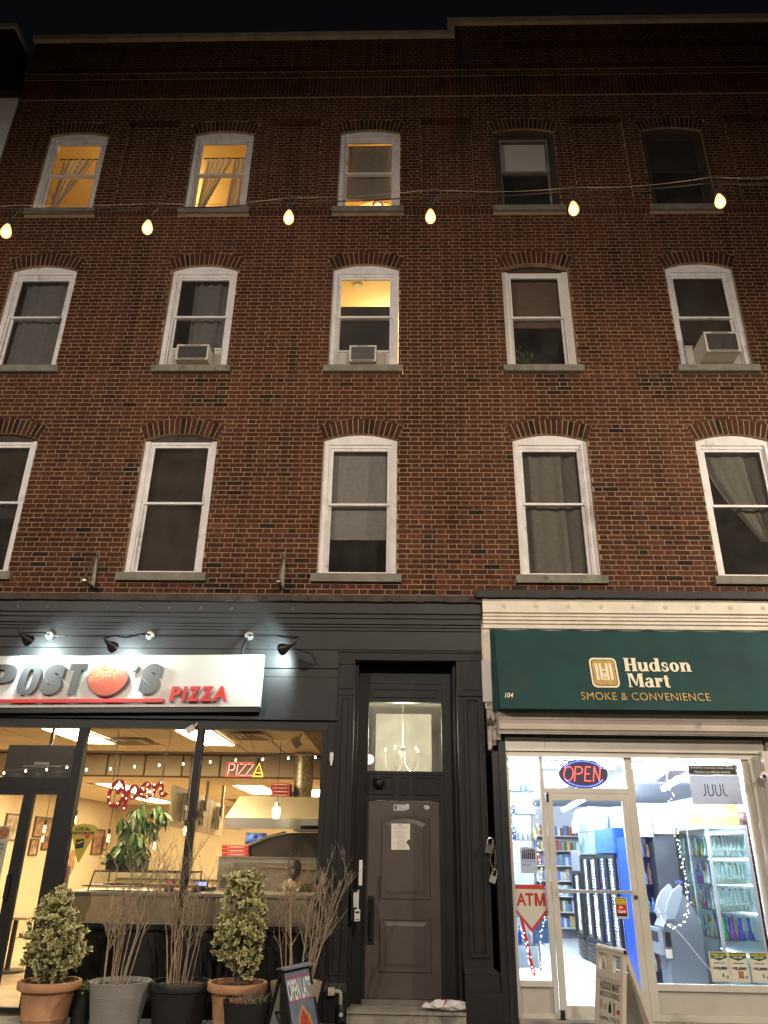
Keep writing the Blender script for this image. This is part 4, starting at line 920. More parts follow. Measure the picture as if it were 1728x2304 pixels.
# heavy slab-like lettering drawn stroke by stroke
def ring(cx, cz, rx, rz, ix, iz, a0=0, a1=360, n=22):
    o = [(cx + rx * math.cos(R(a0 + (a1 - a0) * i / n)), cz + rz * math.sin(R(a0 + (a1 - a0) * i / n))) for i in range(n + 1)]
    q = [(cx + ix * math.cos(R(a0 + (a1 - a0) * i / n)), cz + iz * math.sin(R(a0 + (a1 - a0) * i / n))) for i in range(n + 1)]
    return [[o[i], o[i + 1], q[i + 1], q[i]] for i in range(n)]
def rc(a, b, c, d): return [[(a, c), (b, c), (b, d), (a, d)]]
def sr(x, z, w=.09, h=.05): return rc(x - w, x + w, z, z + h)
GL = {'H': (.86, rc(.06, .32, 0, 1) + rc(.54, .80, 0, 1) + rc(.32, .54, .46, .56) + rc(0, .38, 0, .06) + rc(.48, .86, 0, .06) + rc(0, .38, .94, 1) + rc(.48, .86, .94, 1)),
 'u': (.72, rc(.04, .27, .15, .68) + ring(.28, .20, .24, .22, .05, .12, 180, 360) + rc(.42, .65, 0, .68) + rc(.0, .2, .63, .68) + rc(.38, .6, .63, .68) + rc(.6, .72, 0, .06)),
 'd': (.74, ring(.30, .34, .30, .36, .09, .27) + rc(.44, .67, 0, 1) + rc(.36, .5, .94, 1) + rc(.6, .74, 0, .06)),
 'o': (.64, ring(.31, .34, .31, .36, .09, .27)),
 'n': (.76, rc(.06, .29, 0, .68) + ring(.42, .46, .24, .24, .06, .14, 0, 180) + rc(.44, .67, 0, .50) + rc(0, .34, 0, .06) + rc(.40, .74, 0, .06) + rc(0, .2, .62, .68)),
 's': (.52, ring(.25, .50, .22, .20, .05, .12, 30, 270) + ring(.25, .19, .24, .21, .06, .12, -150, 90) + rc(.36, .44, .44, .60) + rc(.03, .10, .08, .24)),
 'M': (1.1, rc(.06, .17, 0, 1) + rc(.78, 1.04, 0, 1) + [[(.08, 1), (.36, 1), (.60, .12), (.50, .12)]] + [[(.50, .12), (.60, .12), (.84, 1), (.76, 1)]] + rc(0, .26, 0, .06) + rc(.72, 1.10, 0, .06) + rc(0, .2, .94, 1) + rc(.9, 1.1, .94, 1)),
 'a': (.68, ring(.26, .20, .26, .22, .09, .13) + rc(.36, .59, 0, .50) + ring(.34, .47, .25, .23, .06, .15, 0, 165) + rc(.52, .68, 0, .06)),
 'r': (.56, rc(.06, .29, 0, .68) + rc(0, .36, 0, .06) + rc(0, .2, .62, .68) + ring(.42, .54, .12, .15, .0, .0, 0, 360) + rc(.27, .40, .56, .66)),
 't': (.46, rc(.11, .34, .10, .86) + rc(.0, .44, .62, .68) + ring(.30, .14, .19, .16, .06, .08, 180, 330))}
def slab(m, word, x0, x1, z0, z1, mt, sh=.06):
    tot = sum(GL[c][0] + .035 for c in word) - .035; sx = (x1 - x0) / tot; sz = z1 - z0; x = x0; k = 0
    for c in word:
        for poly in GL[c][1]:
            k += 1; m.add([(x + px * sx + sh * pz * sz * .5, -.0001 * (k % 40), z0 + pz * sz) for px, pz in poly], [tuple(range(4))], mt)
        x += (GL[c][0] + .035) * sx
m = MB(); a_, b_ = K(3.452, 3.862); c_, d_ = K(4.295, 4.04); slab(m, 'Hudson', a_, c_, b_, d_, 0); on_awning(m).build('lettering', CREAMT, AW)['label'] = 'cream letters Hudson'
m = MB(); a_, b_ = K(3.465, 3.652); c_, d_ = K(3.985, 3.832); slab(m, 'Mart', a_, c_, b_, d_, 0); on_awning(m).build('lettering', CREAMT, AW)['label'] = 'cream letters Mart'
m = MB(); a_, b_ = K(2.857, 3.482); c_, d_ = K(4.432, 3.580); text(m, 'SMOKE & CONVENIENCE', a_, c_, b_, d_, 0, 0, 0, 0, 0, 1.05); on_awning(m).build('lettering', GOLD, AW)['label'] = 'gold letters SMOKE & CONVENIENCE'
m = MB(); a_, b_ = K(1.918, 3.498); c_, d_ = K(2.024, 3.562); text(m, '104', a_, c_, b_, d_, 0, 0, 0, .25, .015); on_awning(m).build('lettering', CREAMT, AW)['label'] = 'small slanted number 104'
# chain and padlocks on the black post
def padlock(c, s, mt, lab, tilt):
    t = thing('padlock', c, lab, 'padlock', 'padlocks on the black post'); C_ = Vector(c)
    rot = Matrix.Translation(C_) @ Matrix.Rotation(R(tilt), 4, 'Y')
    m = MB(); m.box(-.04 * s, .04 * s, -.015, .015, -.08 * s, 0); m.xf(rot).build('body', mt, t)
    m = MB(); m.tube([(-.028 * s, 0, 0), (-.028 * s, 0, .05 * s), (-.018 * s, 0, .072 * s), (0, 0, .08 * s), (.018 * s, 0, .072 * s), (.028 * s, 0, .05 * s), (.028 * s, 0, 0)], .008 * s, 6); m.xf(rot).build('shackle', STEEL, t)
padlock((1.70, -.085, 1.83), 1.1, mat('old_lock', (.12, .115, .11), .45, metal=.6, var=.3), 'dark weathered padlock at the top of the chain', 12)
padlock((1.735, -.085, 1.50), .95, mat('silver_lock', (.50, .50, .48), .35, metal=.7), 'shiny silver padlock hanging at the bottom of the chain', 20)
t = thing('chain', (1.73, -.08, 1.5), 'rusty chain looped between two padlocks on the black post', 'chain')
pts = [(1.70, 1.84), (1.72, 1.76), (1.70, 1.68), (1.715, 1.61), (1.735, 1.55), (1.755, 1.62), (1.765, 1.70), (1.755, 1.79), (1.73, 1.86)]
l0 = None; acc = []
for i in range(len(pts) - 1):
    for k in range(3):
        a = Vector((pts[i][0], -.082, pts[i][1])); b = Vector((pts[i + 1][0], -.082, pts[i + 1][1])); acc.append((a.lerp(b, k / 3), (b - a).normalized()))
lk = MB(); lk.tube([(.011 * math.cos(a), 0, .019 * math.sin(a)) for a in [2 * math.pi * i / 10 for i in range(11)]], .0042, 5, caps=False); lme = lk.mesh('link', CHAIN)
for i, (p, d) in enumerate(acc):
    o = bpy.data.objects.new('link', lme); COL.objects.link(o); o.parent = t; o.location = p - t.location; o.rotation_euler = (0, math.atan2(d.x, d.z), R(85 * (i % 2) + 5))
    o.rotation_euler = (Matrix.Rotation(math.atan2(d.x, d.z), 3, 'Y') @ Matrix.Rotation(R(88 * (i % 2)), 3, 'Z')).to_euler()
# dome camera on the right jamb
t = thing('dome_camera', (5.10, -.14, 2.66), 'white dome camera on the right jamb of the mart window', 'camera')
m = MB(); m.ball((5.06, -.16, 2.655), .05, 14); m.build('dome', WHITEC, t, smooth=True); m = MB(); m.ball((5.045, -.20, 2.645), .022, 10); m.build('lens', BLACKM, t); MB().box(5.06, 5.11, -.15, -.101, 2.63, 2.69).build('bracket', WHITEC, t)
# ------------------------------------------------------------------ string of bulbs across the street
CY = -5.0
def sl(px, z): return px, z
BUL = [(-2.86, 6.683), (-1.606, 6.717), (-.364, 6.826), (.885, 6.826), (2.142, 6.908), (3.425, 6.984)]
HANG = [(-2.79, 6.925), (-1.568, 6.945), (-.36, 7.02), (.90, 7.065), (2.15, 7.12), (3.40, 7.20)]
t = thing('light_cable', (.3, CY, 7.0), 'pair of thin cables stretched across the upper windows that carry the glowing bulbs', 'cable')
pts = []
ext = [(-4.2, 6.96)] + HANG + [(4.2, 7.225), (5.2, 7.32)]
for i in range(len(ext) - 1):
    (a, b), (c_, d_) = ext[i], ext[i + 1]
    for k in range(6):
        s = k / 6; pts.append((a + (c_ - a) * s, CY, b + (d_ - b) * s - .035 * math.sin(math.pi * s)))
pts.append((ext[-1][0], CY, ext[-1][1]))
MB().tube(pts, .006, 5).build('cable', BLACKM, t)
MB().tube([(x, CY - .02, z + .03 + .02 * math.sin(2.1 * x)) for x, y, z in pts], .0022, 4).build('steel_wire', STEELD, t)
BG = emit('bulb_glow', (1.0, .60, .20), 5.0); 
BULBM = bpy.data.materials.new('bulb_glass_glow'); BULBM.use_nodes = True
n_ = BULBM.node_tree.nodes; l_ = BULBM.node_tree.links; n_.remove(n_['Principled BSDF']); e_ = n_.new('ShaderNodeEmission'); lw = n_.new('ShaderNodeLayerWeight'); lw.inputs[0].default_value = .35   # glow painted into the glass: pale at the core, redder towards the rim
cr = n_.new('ShaderNodeValToRGB'); q_ = cr.color_ramp.elements; q_[0].position = .12; q_[0].color = (1, .66, .28, 1); q_[1].position = .85; q_[1].color = (.60, .14, .015, 1); l_.new(lw.outputs['Facing'], cr.inputs[0]); l_.new(cr.outputs[0], e_.inputs[0]); e_.inputs[1].default_value = 3.2; l_.new(e_.outputs[0], n_['Material Output'].inputs[0])
FILA = emit('filament_glow', (1.0, .80, .45), 60)
WHERE = ['the left edge below the first top window', 'the brick pier between the two amber windows', 'the brick pier left of the ceiling fan window', 'the brick pier right of the ceiling fan window', 'the bricks at the right of the white blind', 'the darkest top window at the right edge']
proto = None
for (bx, bz), (hx, hz), wh in zip(BUL, HANG, WHERE):
    lab = 'glowing amber bulb in front of ' + wh
    if proto is None:
        t = thing('hanging_bulb', (bx, CY, bz), lab, 'light bulb', 'amber bulbs on the cable across the street')
        m = MB(); m.tube([(hx - bx + bx, CY, hz), (bx + .01, CY, bz + .125)], .006, 5); m.lathe([(.001, .14), (.02, .138), (.022, .07), (.026, .065), (.001, .06)], (bx, CY, bz), 12); m.build('socket', BLACKM, t)
        m = MB(); m.lathe([(.016, .068), (.022, .055), (.036, .025), (.046, -.015), (.044, -.042), (.030, -.066), (.012, -.076), (.001, -.078)], (bx, CY, bz), 18); m.build('bulb_glass', BULBM, t, smooth=True)
        m = MB()
        for k in range(4): a = k * 1.571; m.tube([(bx + .012 * math.cos(a), CY + .012 * math.sin(a), bz + .05), (bx + .022 * math.cos(a), CY + .022 * math.sin(a), bz - .045)], .003, 4)
        m.build('filament', FILA, t)
        proto = t
    else:
        t = copy_tree(proto); t.location = (bx, CY, bz); t['label'] = lab
    point('bulb_light', (bx, CY - .0, bz - .14), 26, (1.0, .60, .26), .05)
# ------------------------------------------------------------------ the street lamps themselves (behind and beside the camera)
def street_lamp(L, base, lab):
    t = thing('street_lamp', base, lab, 'street lamp', 'street lamps out of view along the street')
    m = MB(); B = Vector(base); m.tube([B, B + Vector((0, 0, L.z + .3))], [.09, .055], 10); d = Vector((L.x, L.y, L.z + .3)); m.tube([B + Vector((0, 0, L.z + .3)), d], .035, 8); m.build('pole', STEELD, t)
    m = MB(); m.box(L.x - .18, L.x + .18, L.y - .3, L.y + .3, L.z + .16, L.z + .30); m.build('lamp_head', BLACKM, t)
    m = MB(); m.box(L.x - .15, L.x + .15, L.y - .25, L.y + .25, L.z + .145, L.z + .158); m.build('lens', emit('lamp_lens', (1, .82, .58), 30), t)
street_lamp(LAMP_E, (11.2, -5.4, 0), 'street lamp on the near kerb to the right of the view')
street_lamp(LAMP_W, (-7.5, -14.2, 0), 'street lamp across the street on the left')
street_lamp(LAMP_S, (3.5, -15.2, 0), 'street lamp across the street behind the viewer')

# ------------------------------------------------------------------ planters
GPOT = 'plant pots in front of the pizza windows'
def pot(name, c, prof, mt, lab, soil_z, soil_r, extra=None):
    t = thing(name, c, lab, 'plant pot', GPOT)
    MB().lathe(prof, c, 40).build('pot_body', mt, t, smooth=True)
    m = MB(); n = 24; m.v.append((c[0], c[1], c[2] + soil_z + .02))
    for k in range(1, 4):
        for j in range(n): a = 2 * math.pi * j / n; rr = soil_r * k / 3; m.v.append((c[0] + rr * math.cos(a), c[1] + rr * math.sin(a), c[2] + soil_z + random.uniform(-.008, .016) * (k < 3)))
    for j in range(n):
        j2 = (j + 1) % n; m.f.append((0, 1 + j, 1 + j2)); m.m.append(0)
        for k in range(2): m.f.append((1 + k * n + j, 1 + (k + 1) * n + j, 1 + (k + 1) * n + j2, 1 + k * n + j2)); m.m.append(0)
    m.build('soil', SOIL, t); return t
def terra(c, r, h, lab): return pot('terracotta_pot', c, [(.001, 0), (r * .66, 0), (r * .70, .10), (r * .74, .12), (r * .725, .135), (r * .83, h - .10), (r * .86, h - .085), (r * .97, h - .08), (r, h - .065), (r, h - .015), (r * .98, h), (r * .90, h), (r * .88, h - .05)], TERRA, lab, h - .045, r * .885)
P1 = (-3.10, -.62, -.02); P5 = (-1.085, -.62, -.02)
terra(P1, .325, .455, 'terracotta pot nearest the glass door holding a variegated bush')
terra(P5, .315, .475, 'terracotta pot behind a small black pot holding a tall variegated bush')
# woven grey pot with a dimpled wall
c = (-2.315, -.70, -.02)
wt = pot('woven_pot', c, [(.001, 0), (.225, 0), (.235, .03), (.300, .42), (.318, .475), (.306, .476), (.29, .43)], GREYPOT, 'grey woven plastic pot with bare twigs second from the glass door', .41, .29)
d0 = None; dm = MB()
for i in range(20):
    zz = .05 + i * .0155
    for j in range(110):
        a = 2 * math.pi * (j + .5 * (i % 2)) / 110
        if math.sin(a) > .3: continue
        r_ = .233 + (.300 - .235) * (zz - .03) / .39 + .0035; ca, sa = math.cos(a), math.sin(a); w_ = .0062; u = (-sa * w_, ca * w_)
        x, y, z = c[0] + r_ * ca, c[1] + r_ * sa, c[2] + zz
        dm.add([(x - u[0], y - u[1], z - .0045), (x + u[0], y + u[1], z - .0045), (x + u[0], y + u[1], z + .0045), (x - u[0], y - u[1], z + .0045), (x + .003 * ca, y + .003 * sa, z)], [(0, 1, 4), (1, 2, 4), (2, 3, 4), (3, 0, 4)])
tag(dm.build('weave', GREYPOT, wt), kind='stuff')
pot('black_planter', (-2.76, -.50, -.02), [(.001, 0), (.09, 0), (.115, .36), (.125, .37), (.105, .371), (.10, .34)], BLACKPOT, 'narrow dark pot squeezed between the terracotta and the woven grey pot', .33, .105)
c4 = (-1.70, -.58, -.02); pot('black_planter', c4, [(.001, 0), (.25, 0), (.30, .38), (.318, .39), (.325, .455), (.315, .47), (.29, .47), (.285, .43)], BLACKPOT, 'large black pot with bare twigs in the middle of the row', .43, .288)
c6 = (-.90, -.98, -.02); pot('black_planter', c6, [(.001, 0), (.19, 0), (.235, .30), (.25, .365), (.24, .366), (.225, .33)], BLACKPOT, 'low black pot with dry stubble in front of the second terracotta pot', .325, .228)
c7 = (-.47, -.55, -.02); pot('greige_planter', c7, [(.001, 0), (.18, 0), (.255, .38), (.26, .39), (.275, .475), (.265, .476), (.25, .43)], GREIGE, 'tall greige pot with bare twigs behind the sandwich board', .43, .252)
# bare shrubs
def twig_shrub(c, n, height, spread, lean, lab, seed, mt=TWIG):
    rnd = random.Random(seed); t = thing('bare_shrub', c, lab, 'shrub', 'bare twiggy shrubs in the pots'); C_ = Vector(c); stems = []
    sub = MB(); dead = MB()
    def grow(p, d, L, r, lv, mb):
        pts = [p.copy()]; q = p.copy(); dd = d.copy(); seg = 5 if lv == 0 else 3
        for k in range(seg):
            dd = (dd + Vector((rnd.gauss(0, .045), rnd.gauss(0, .045), rnd.gauss(0, .03) + .02))).normalized(); q = q + dd * L / seg; pts.append(q.copy())
        rs = [r * (1 - .6 * k / seg) for k in range(seg + 1)]
        mb.tube(pts, rs, 5 if lv == 0 else 3, caps=False)
        if lv < 3:
            nb = (7 if lv == 0 else 4 if lv == 1 else 2)
            for b in range(nb):
                s = rnd.uniform(.35, 1.0) if lv == 0 else rnd.uniform(.2, 1)
                i = min(seg - 1, int(s * seg)); bp = pts[i].lerp(pts[i + 1], s * seg - i)
                az = rnd.uniform(0, 2 * math.pi); side = Vector((math.cos(az), math.sin(az) * .7, rnd.uniform(.1, .9)))
                nd = (dd * .75 + side * .62).normalized(); grow(bp, nd, L * rnd.uniform(.25, .45) * (1 - .3 * s), max(.0017, r * .5), lv + 1, sub)
        elif rnd.random() < .05:
            a = dd.orthogonal().normalized() * .008; dead.add([q, q + a + dd * .012, q + dd * .028, q - a + dd * .012], [(0, 1, 2, 3)])
    for i in range(n):
        a = rnd.uniform(0, 2 * math.pi); rr = rnd.uniform(.02, .16); p = C_ + Vector((rr * math.cos(a), rr * math.sin(a), .38))
        d = Vector((math.cos(a) * spread * rnd.uniform(.2, 1) + lean, math.sin(a) * spread * .6 * rnd.uniform(.2, 1), 1)).normalized()
        mb = MB(); grow(p, d, height * rnd.uniform(.55, 1), rnd.uniform(.006, .011), 0, mb); mb.build('stem', mt, t, smooth=True)
    tag(sub.build('twigs', mt, t), kind='stuff')
    if dead.f: tag(dead.build('dead_leaves', DEADLEAF, t), kind='stuff')
twig_shrub((-2.36, -.66, -.02), 12, 1.42, .20, .10, 'bare twig shrub fanning to the right out of the woven grey pot', 3)
twig_shrub((-1.72, -.58, -.02), 13, 1.42, .16, .02, 'bare twig shrub in front of the middle window bar', 11)
twig_shrub((-.46, -.55, -.02), 15, 1.25, .24, .07, 'bare twig shrub leaning right in front of the black pilaster', 23)
# variegated evergreen bushes
leafv = None
def leaf_mesh():
    m = MB(); L, W = .038, .0185
    o = [(-L, 0), (-L * .45, -W * .8), (L * .2, -W), (L * .75, -W * .6), (L, 0), (L * .75, W * .6), (L * .2, W), (-L * .45, W * .8)]
    cup = lambda x, y: .35 * abs(y) - 4.0 * x * x * .3
    m.v = [(x, y, cup(x, y)) for x, y in o] + [(x * .66, y * .58, cup(x * .7, y * .6) + .0012) for x, y in o]
    for i in range(8): j = (i + 1) % 8; m.f.append((i, j, 8 + j, 8 + i)); m.m.append(0)
    m.f.append(tuple(range(8, 16))); m.m.append(1); return m
LM = leaf_mesh(); LME = LM.mesh('leaf', [LEAFC, LEAFG])
def bush(c, blobs, n, lab, seed, trunk):
    rnd = random.Random(seed); t = thing('variegated_bush', c, lab, 'bush', 'variegated evergreen bushes in terracotta pots')
    lst = []
    tot = sum(b[1][0] * b[1][1] * b[1][2] for b in blobs) ** 1.0
    sprigs = []
    for (bc, br) in blobs:
        k = int(n * (br[0] * br[1] * br[2]) ** .67 / sum((b[1][0] * b[1][1] * b[1][2]) ** .67 for b in blobs) / 7)
        for i in range(k):
            d = Vector((rnd.gauss(0, 1), rnd.gauss(0, 1), rnd.gauss(0, 1))).normalized(); s = rnd.uniform(.62, 1.06) ** .8
            p = Vector(bc) + Vector((d.x * br[0], d.y * br[1], d.z * br[2])) * s
            up = (d + Vector((0, 0, .55))).normalized(); sprigs.append((p, up))
    for p, up in sprigs:
        a0 = rnd.uniform(0, 6.28); ox = up.orthogonal().normalized(); oy = up.cross(ox)
        for j in range(7):
            a = a0 + j * 2.4; out = ox * math.cos(a) + oy * math.sin(a); tilt = rnd.uniform(.25, .95)
            d = (out * tilt + up * (1 - tilt * .6)).normalized(); nrm = (up - d * up.dot(d)); nrm = nrm.normalized() if nrm.length > .01 else d.orthogonal()
            sc = rnd.uniform(.7, 1.15); pos = p + d * .03 * sc + up * rnd.uniform(-.02, .015)
            mt = Matrix((d, nrm.cross(d), nrm)).transposed().to_4x4() @ Matrix.Scale(sc, 4); mt.translation = pos; lst.append(mt)
    lst.sort(key=lambda q: (q.translation - CAM).length); m = MB(); C_ = Vector(c)
    front = lst[:900]; rnd.shuffle(front); keep = front[:300]; ids = set(id(q) for q in keep)
    for q in keep:
        o = bpy.data.objects.new('leaf', LME); COL.objects.link(o); o.parent = t; q = q.copy(); q.translation = q.translation - C_; o.matrix_local = q
    for q in lst:
        if id(q) in ids: continue
        k = len(m.v); m.v.extend([tuple(q @ Vector(v)) for v in LM.v]); m.f.extend([tuple(i + k for i in f) for f in LM.f]); m.m.extend(LM.m)
    tag(m.build('foliage', [LEAFC, LEAFG], t), kind='stuff')
    m = MB()
    for a, b in trunk: m.tube([a, ((a[0] + b[0]) / 2 + rnd.uniform(-.02, .02), (a[1] + b[1]) / 2, (a[2] + b[2]) / 2), b], [.02, .014, .007], 6)
    m.build('branches', TWIGD, t, smooth=True)
x, y = P1[0], P1[1]
bush((x, y, .43), [((x - .06, y, .86), (.30, .25, .27)), ((x - .08, y, 1.07), (.21, .19, .20)), ((x + .10, y, .74), (.24, .22, .22)), ((x - .05, y, .62), (.26, .22, .18)), ((x - .03, y, 1.19), (.10, .10, .12)), ((x + .06, y, 1.29), (.035, .03, .05))], 2100, 'rounded variegated bush beside the glass door', 5, [((x, y, .40), (x - .15, y, .9)), ((x, y, .40), (x + .12, y - .03, .85)), ((x - .03, y, .40), (x - .02, y + .05, 1.15)), ((x + .05, y, 1.1), (x + .06, y, 1.3))])
x, y = P5[0], P5[1]
bush((x, y, .45), [((x - .01, y, .93), (.27, .23, .23)), ((x + .0, y, 1.15), (.22, .20, .20)), ((x - .02, y, 1.37), (.19, .18, .14)), ((x + .03, y, .74), (.22, .19, .16)), ((x + .09, y, .62), (.12, .10, .12)), ((x - .18, y, 1.41), (.07, .07, .06)), ((x + .13, y, 1.42), (.08, .07, .06)), ((x - .14, y, .78), (.12, .12, .12))], 2500, 'tall variegated bush in front of the right pizza window', 9, [((x - .02, y, .42), (x - .13, y, .85)), ((x, y, .42), (x + .12, y - .02, .8)), ((x, y, .42), (x, y, 1.3)), ((x + .01, y - .02, .42), (x + .05, y - .05, 1.1))])
# stray plants: ivy in the narrow pot, stubble in the low pot
def tuft(name, c, n, h, sp, mt, lab, seed, cat='plant', leafy=False):
    rnd = random.Random(seed); t = thing(name, c, lab, cat); m = MB(); C_ = Vector(c)
    for i in range(n):
        a = rnd.uniform(0, 6.28); p = C_ + Vector((math.cos(a), math.sin(a), 0)) * rnd.uniform(0, sp); q = p + Vector((rnd.gauss(0, .05), rnd.gauss(0, .05), h * rnd.uniform(.4, 1))); mid = p.lerp(q, .5) + Vector((rnd.gauss(0, .02), 0, .01))
        m.tube([p, mid, q], [.0025, .002, .001], 3, caps=False)
        if leafy:
            for k in range(5):
                w_ = p.lerp(q, rnd.random()) + Vector((rnd.gauss(0, .03), rnd.gauss(0, .03), 0)); u = Vector((rnd.gauss(0, 1), rnd.gauss(0, 1), rnd.gauss(0, .6))).normalized() * .018; v = u.orthogonal().normalized() * .011; m.add([w_ - u, w_ + v, w_ + u, w_ - v], [(0, 1, 2, 3)], 1)
    tag(m.build('stems', [TWIG, mt], t), kind='stuff'); return t
tuft('dry_stubble', (c6[0], c6[1], .32), 90, .13, .20, DEADLEAF, 'dry cut stubble in the low black pot', 4)
tuft('ivy_sprig', (-2.76, -.52, .32), 26, .12, .09, LEAFP, 'small green sprig in the narrow dark pot', 6, leafy=True)

# ------------------------------------------------------------------ sandwich boards
def panel_frame(A, B, H, drop, out):   # axes of a leaning panel: u along ridge, d down the slope, n outward
    A = Vector(A); B = Vector(B); u = (B - A).normalized(); W = (B - A).length
    o2 = Vector(out).normalized(); d = (Vector((0, 0, -1)) * math.cos(drop) + o2 * math.sin(drop)).normalized(); n = (o2 * math.cos(drop) + Vector((0, 0, 1)) * math.sin(drop)).normalized()
    return A, u, d, n, W, H / math.cos(drop)
def onpanel(mb, fr, x_is_u=True):      # local x -> along ridge, local z -> up the slope (0 at ridge, negative down), local y -> inward
    A, u, d, n, W, L = fr
    mb.v = [tuple(A + u * x - d * z - n * y) for x, y, z in mb.v]; return mb
# pizza board: black frame, poster on the right-hand leaf
AF = thing('sandwich_board', (-.47, -.85, -.02), 'black framed sandwich board with an OPEN LATE poster beside the pots', 'sandwich board')
A0 = (-.565, -1.12, .625); B0 = (-.335, -.62, .625); ud = (Vector(B0) - Vector(A0)).normalized(); outR = Vector((ud.y, -ud.x, 0)); outL = -outR
frR = panel_frame(A0, B0, .645, R(17), outR); W = frR[4]; L = frR[5]
m = MB(); m.frame(0, W, -L, 0, .035, -.012, .012, 0); onpanel(m, frR).build('poster_leaf', BLACKM, AF)
m = MB(); m.box(.035, W - .035, -.006, .006, -L + .035, -.012); m.box(.035, W - .035, -.0075, -.0062, -.30, -.292, 1); onpanel(m, frR)
pp = m.build('poster', [mat('blue_grey_poster', (.16, .20, .27), .35, var=.3, vs=6), REDT], AF)
m = MB(); text(m, 'OPEN LATE', .055, W - .05, -.285, -.10, -.009, 0, 0, 0, .03); onpanel(m, frR).build('lettering', WHITET, pp); m = MB().box(.06, W - .06, -.0085, -.008, -.085, -.075); onpanel(m, frR).build('red_line', REDT, pp)
m = MB(); m.prism([(.10, -.62), (W - .10, -.62), (W - .15, -.45), (W * .5, -.335), (.18, -.42)], -.0088, -.0078, 0); m.prism([(.14, -.62), (W - .15, -.62), (W - .19, -.47), (W * .5, -.37), (.2, -.45)], -.0096, -.009, 1); onpanel(m, frR).build('printed_slice', [mat('crust_print', (.50, .30, .13), .5, var=.3, vs=30), mat('sauce_print', (.42, .06, .03), .5, var=.5, vs=30)], pp)
frL = panel_frame(A0, B0, .645, R(15), outL)
m = MB(); m.frame(0, W, -L, 0, .035, -.012, .012, 0); onpanel(m, frL).build('back_leaf', BLACKM, AF)
m = MB(); m.box(.035, W - .035, -.005, .005, -L + .035, -.02); onpanel(m, frL).build('back_sheet', mat('white_sheet', (.60, .60, .56), .5), AF)
m = MB(); q = [Vector(A0) + outR * s + Vector((0, 0, .012 - abs(s) * .25)) for s in (-.05, 0, .05)]; q2 = [Vector(B0) + outR * s + Vector((0, 0, .012 - abs(s) * .25)) for s in (-.05, 0, .05)]
up_ = Vector((0, 0, .016)); m.hexa([q[0], q[1], q2[1], q2[0]], [p + up_ for p in (q[0], q[1], q2[1], q2[0])], 1); m.hexa([q[1], q[2], q2[2], q2[1]], [p + up_ for p in (q[1], q[2], q2[2], q2[1])]); m.build('ridge_cap', [mat('blue_grey_cap', (.20, .23, .27), .5), mat('grey_cap', (.10, .09, .085), .6)], AF)
m = MB(); c_ = Vector(A0); m.tube([c_ + outL * .10 + Vector((0, 0, -.38)) + ud * .1, c_ + outR * .10 + Vector((0, 0, -.38)) + ud * .1], .012, 6); m.build('cross_brace', BLACKM, AF)
# mart board: moulded cream plastic
HB = thing('sandwich_board', (2.85, -1.35, -.02), 'cream plastic sandwich board lettered for the mart in front of its door', 'sandwich board')
A1 = (2.655, -1.10, .90); B1 = (2.80, -1.58, .90); ud = (Vector(B1) - Vector(A1)).normalized(); outF = Vector((ud.y, -ud.x, 0)); outB = -outF
HP = mat('cream_plastic', (.56, .50, .41), .5, var=.08, vs=4, dirt=(.36, .31, .25), ds=6, dt=.60)
fr = panel_frame(A1, B1, .91, R(8), outF); W = fr[4]; L = fr[5]
m = MB(); y0, y1 = -.018, .022
m.box(0, .05, y0, y1, -L, -.02); m.box(W - .05, W, y0, y1, -L, -.02); m.box(.05, W - .05, y0, y1, -.265, -.20); m.box(.05, W - .05, y0, y1, -.055, -.02); m.box(.05, W - .05, y0 + .012, y1 - .008, -L + .04, -.265); m.box(.05, W - .05, y0, y1, -L, -L + .04)
for a in (.05, .215, .30): m.box(W * .40, W * .62, y0 + .004, y1, -.20, -.055) if a == .215 else None
onpanel(m, fr).build('front_leaf', HP, HB)
m = MB(); text(m, 'HUDSON MART', .075, W - .075, -.365, -.295, y0 + .0105, 0, 0, 0, .015); text(m, 'SMOKE & CONVENIENCE', .07, W - .07, -.425, -.378, y0 + .0105, 0, 0, 0, .005); text(m, 'Cigarettes, ZYNS, Pre', .07, W - .06, -.625, -.575, y0 + .0105, 0, 0, 0, .005);
m.box(.07, .12, y0 + .0095, y0 + .0108, -.53, -.455, 2); m.box(.155, .20, y0 + .0095, y0 + .0108, -.53, -.48, 2); m.prism([(.235, -.545), (.285, -.545), (.285, -.50), (.262, -.445), (.235, -.50)], y0 + .0095, y0 + .0108, 0); m.box(.315, .355, y0 + .0095, y0 + .0108, -.555, -.455, 3); m.box(.385, .44, y0 + .0095, y0 + .0108, -.535, -.50, 1)
onpanel(m, fr).build('lettering', [BLACKT, REDT, mat('faint_print', (.36, .30, .25), .6), mat('grey_print', (.24, .23, .21), .6)], HB)
fb = panel_frame(A1, B1, .91, R(19), outB); W = fb[4]; L = fb[5]
m = MB(); m.box(0, .05, y0, y1, -L, -.02); m.box(W - .05, W, y0, y1, -L, -.02); m.box(.05, W - .05, y0 + .01, y1 - .01, -L + .04, -.20); m.box(.05, W - .05, y0, y1, -.06, -.02); m.box(.05, W - .05, y0, y1, -L, -L + .04); onpanel(m, fb).build('back_leaf', HP, HB)
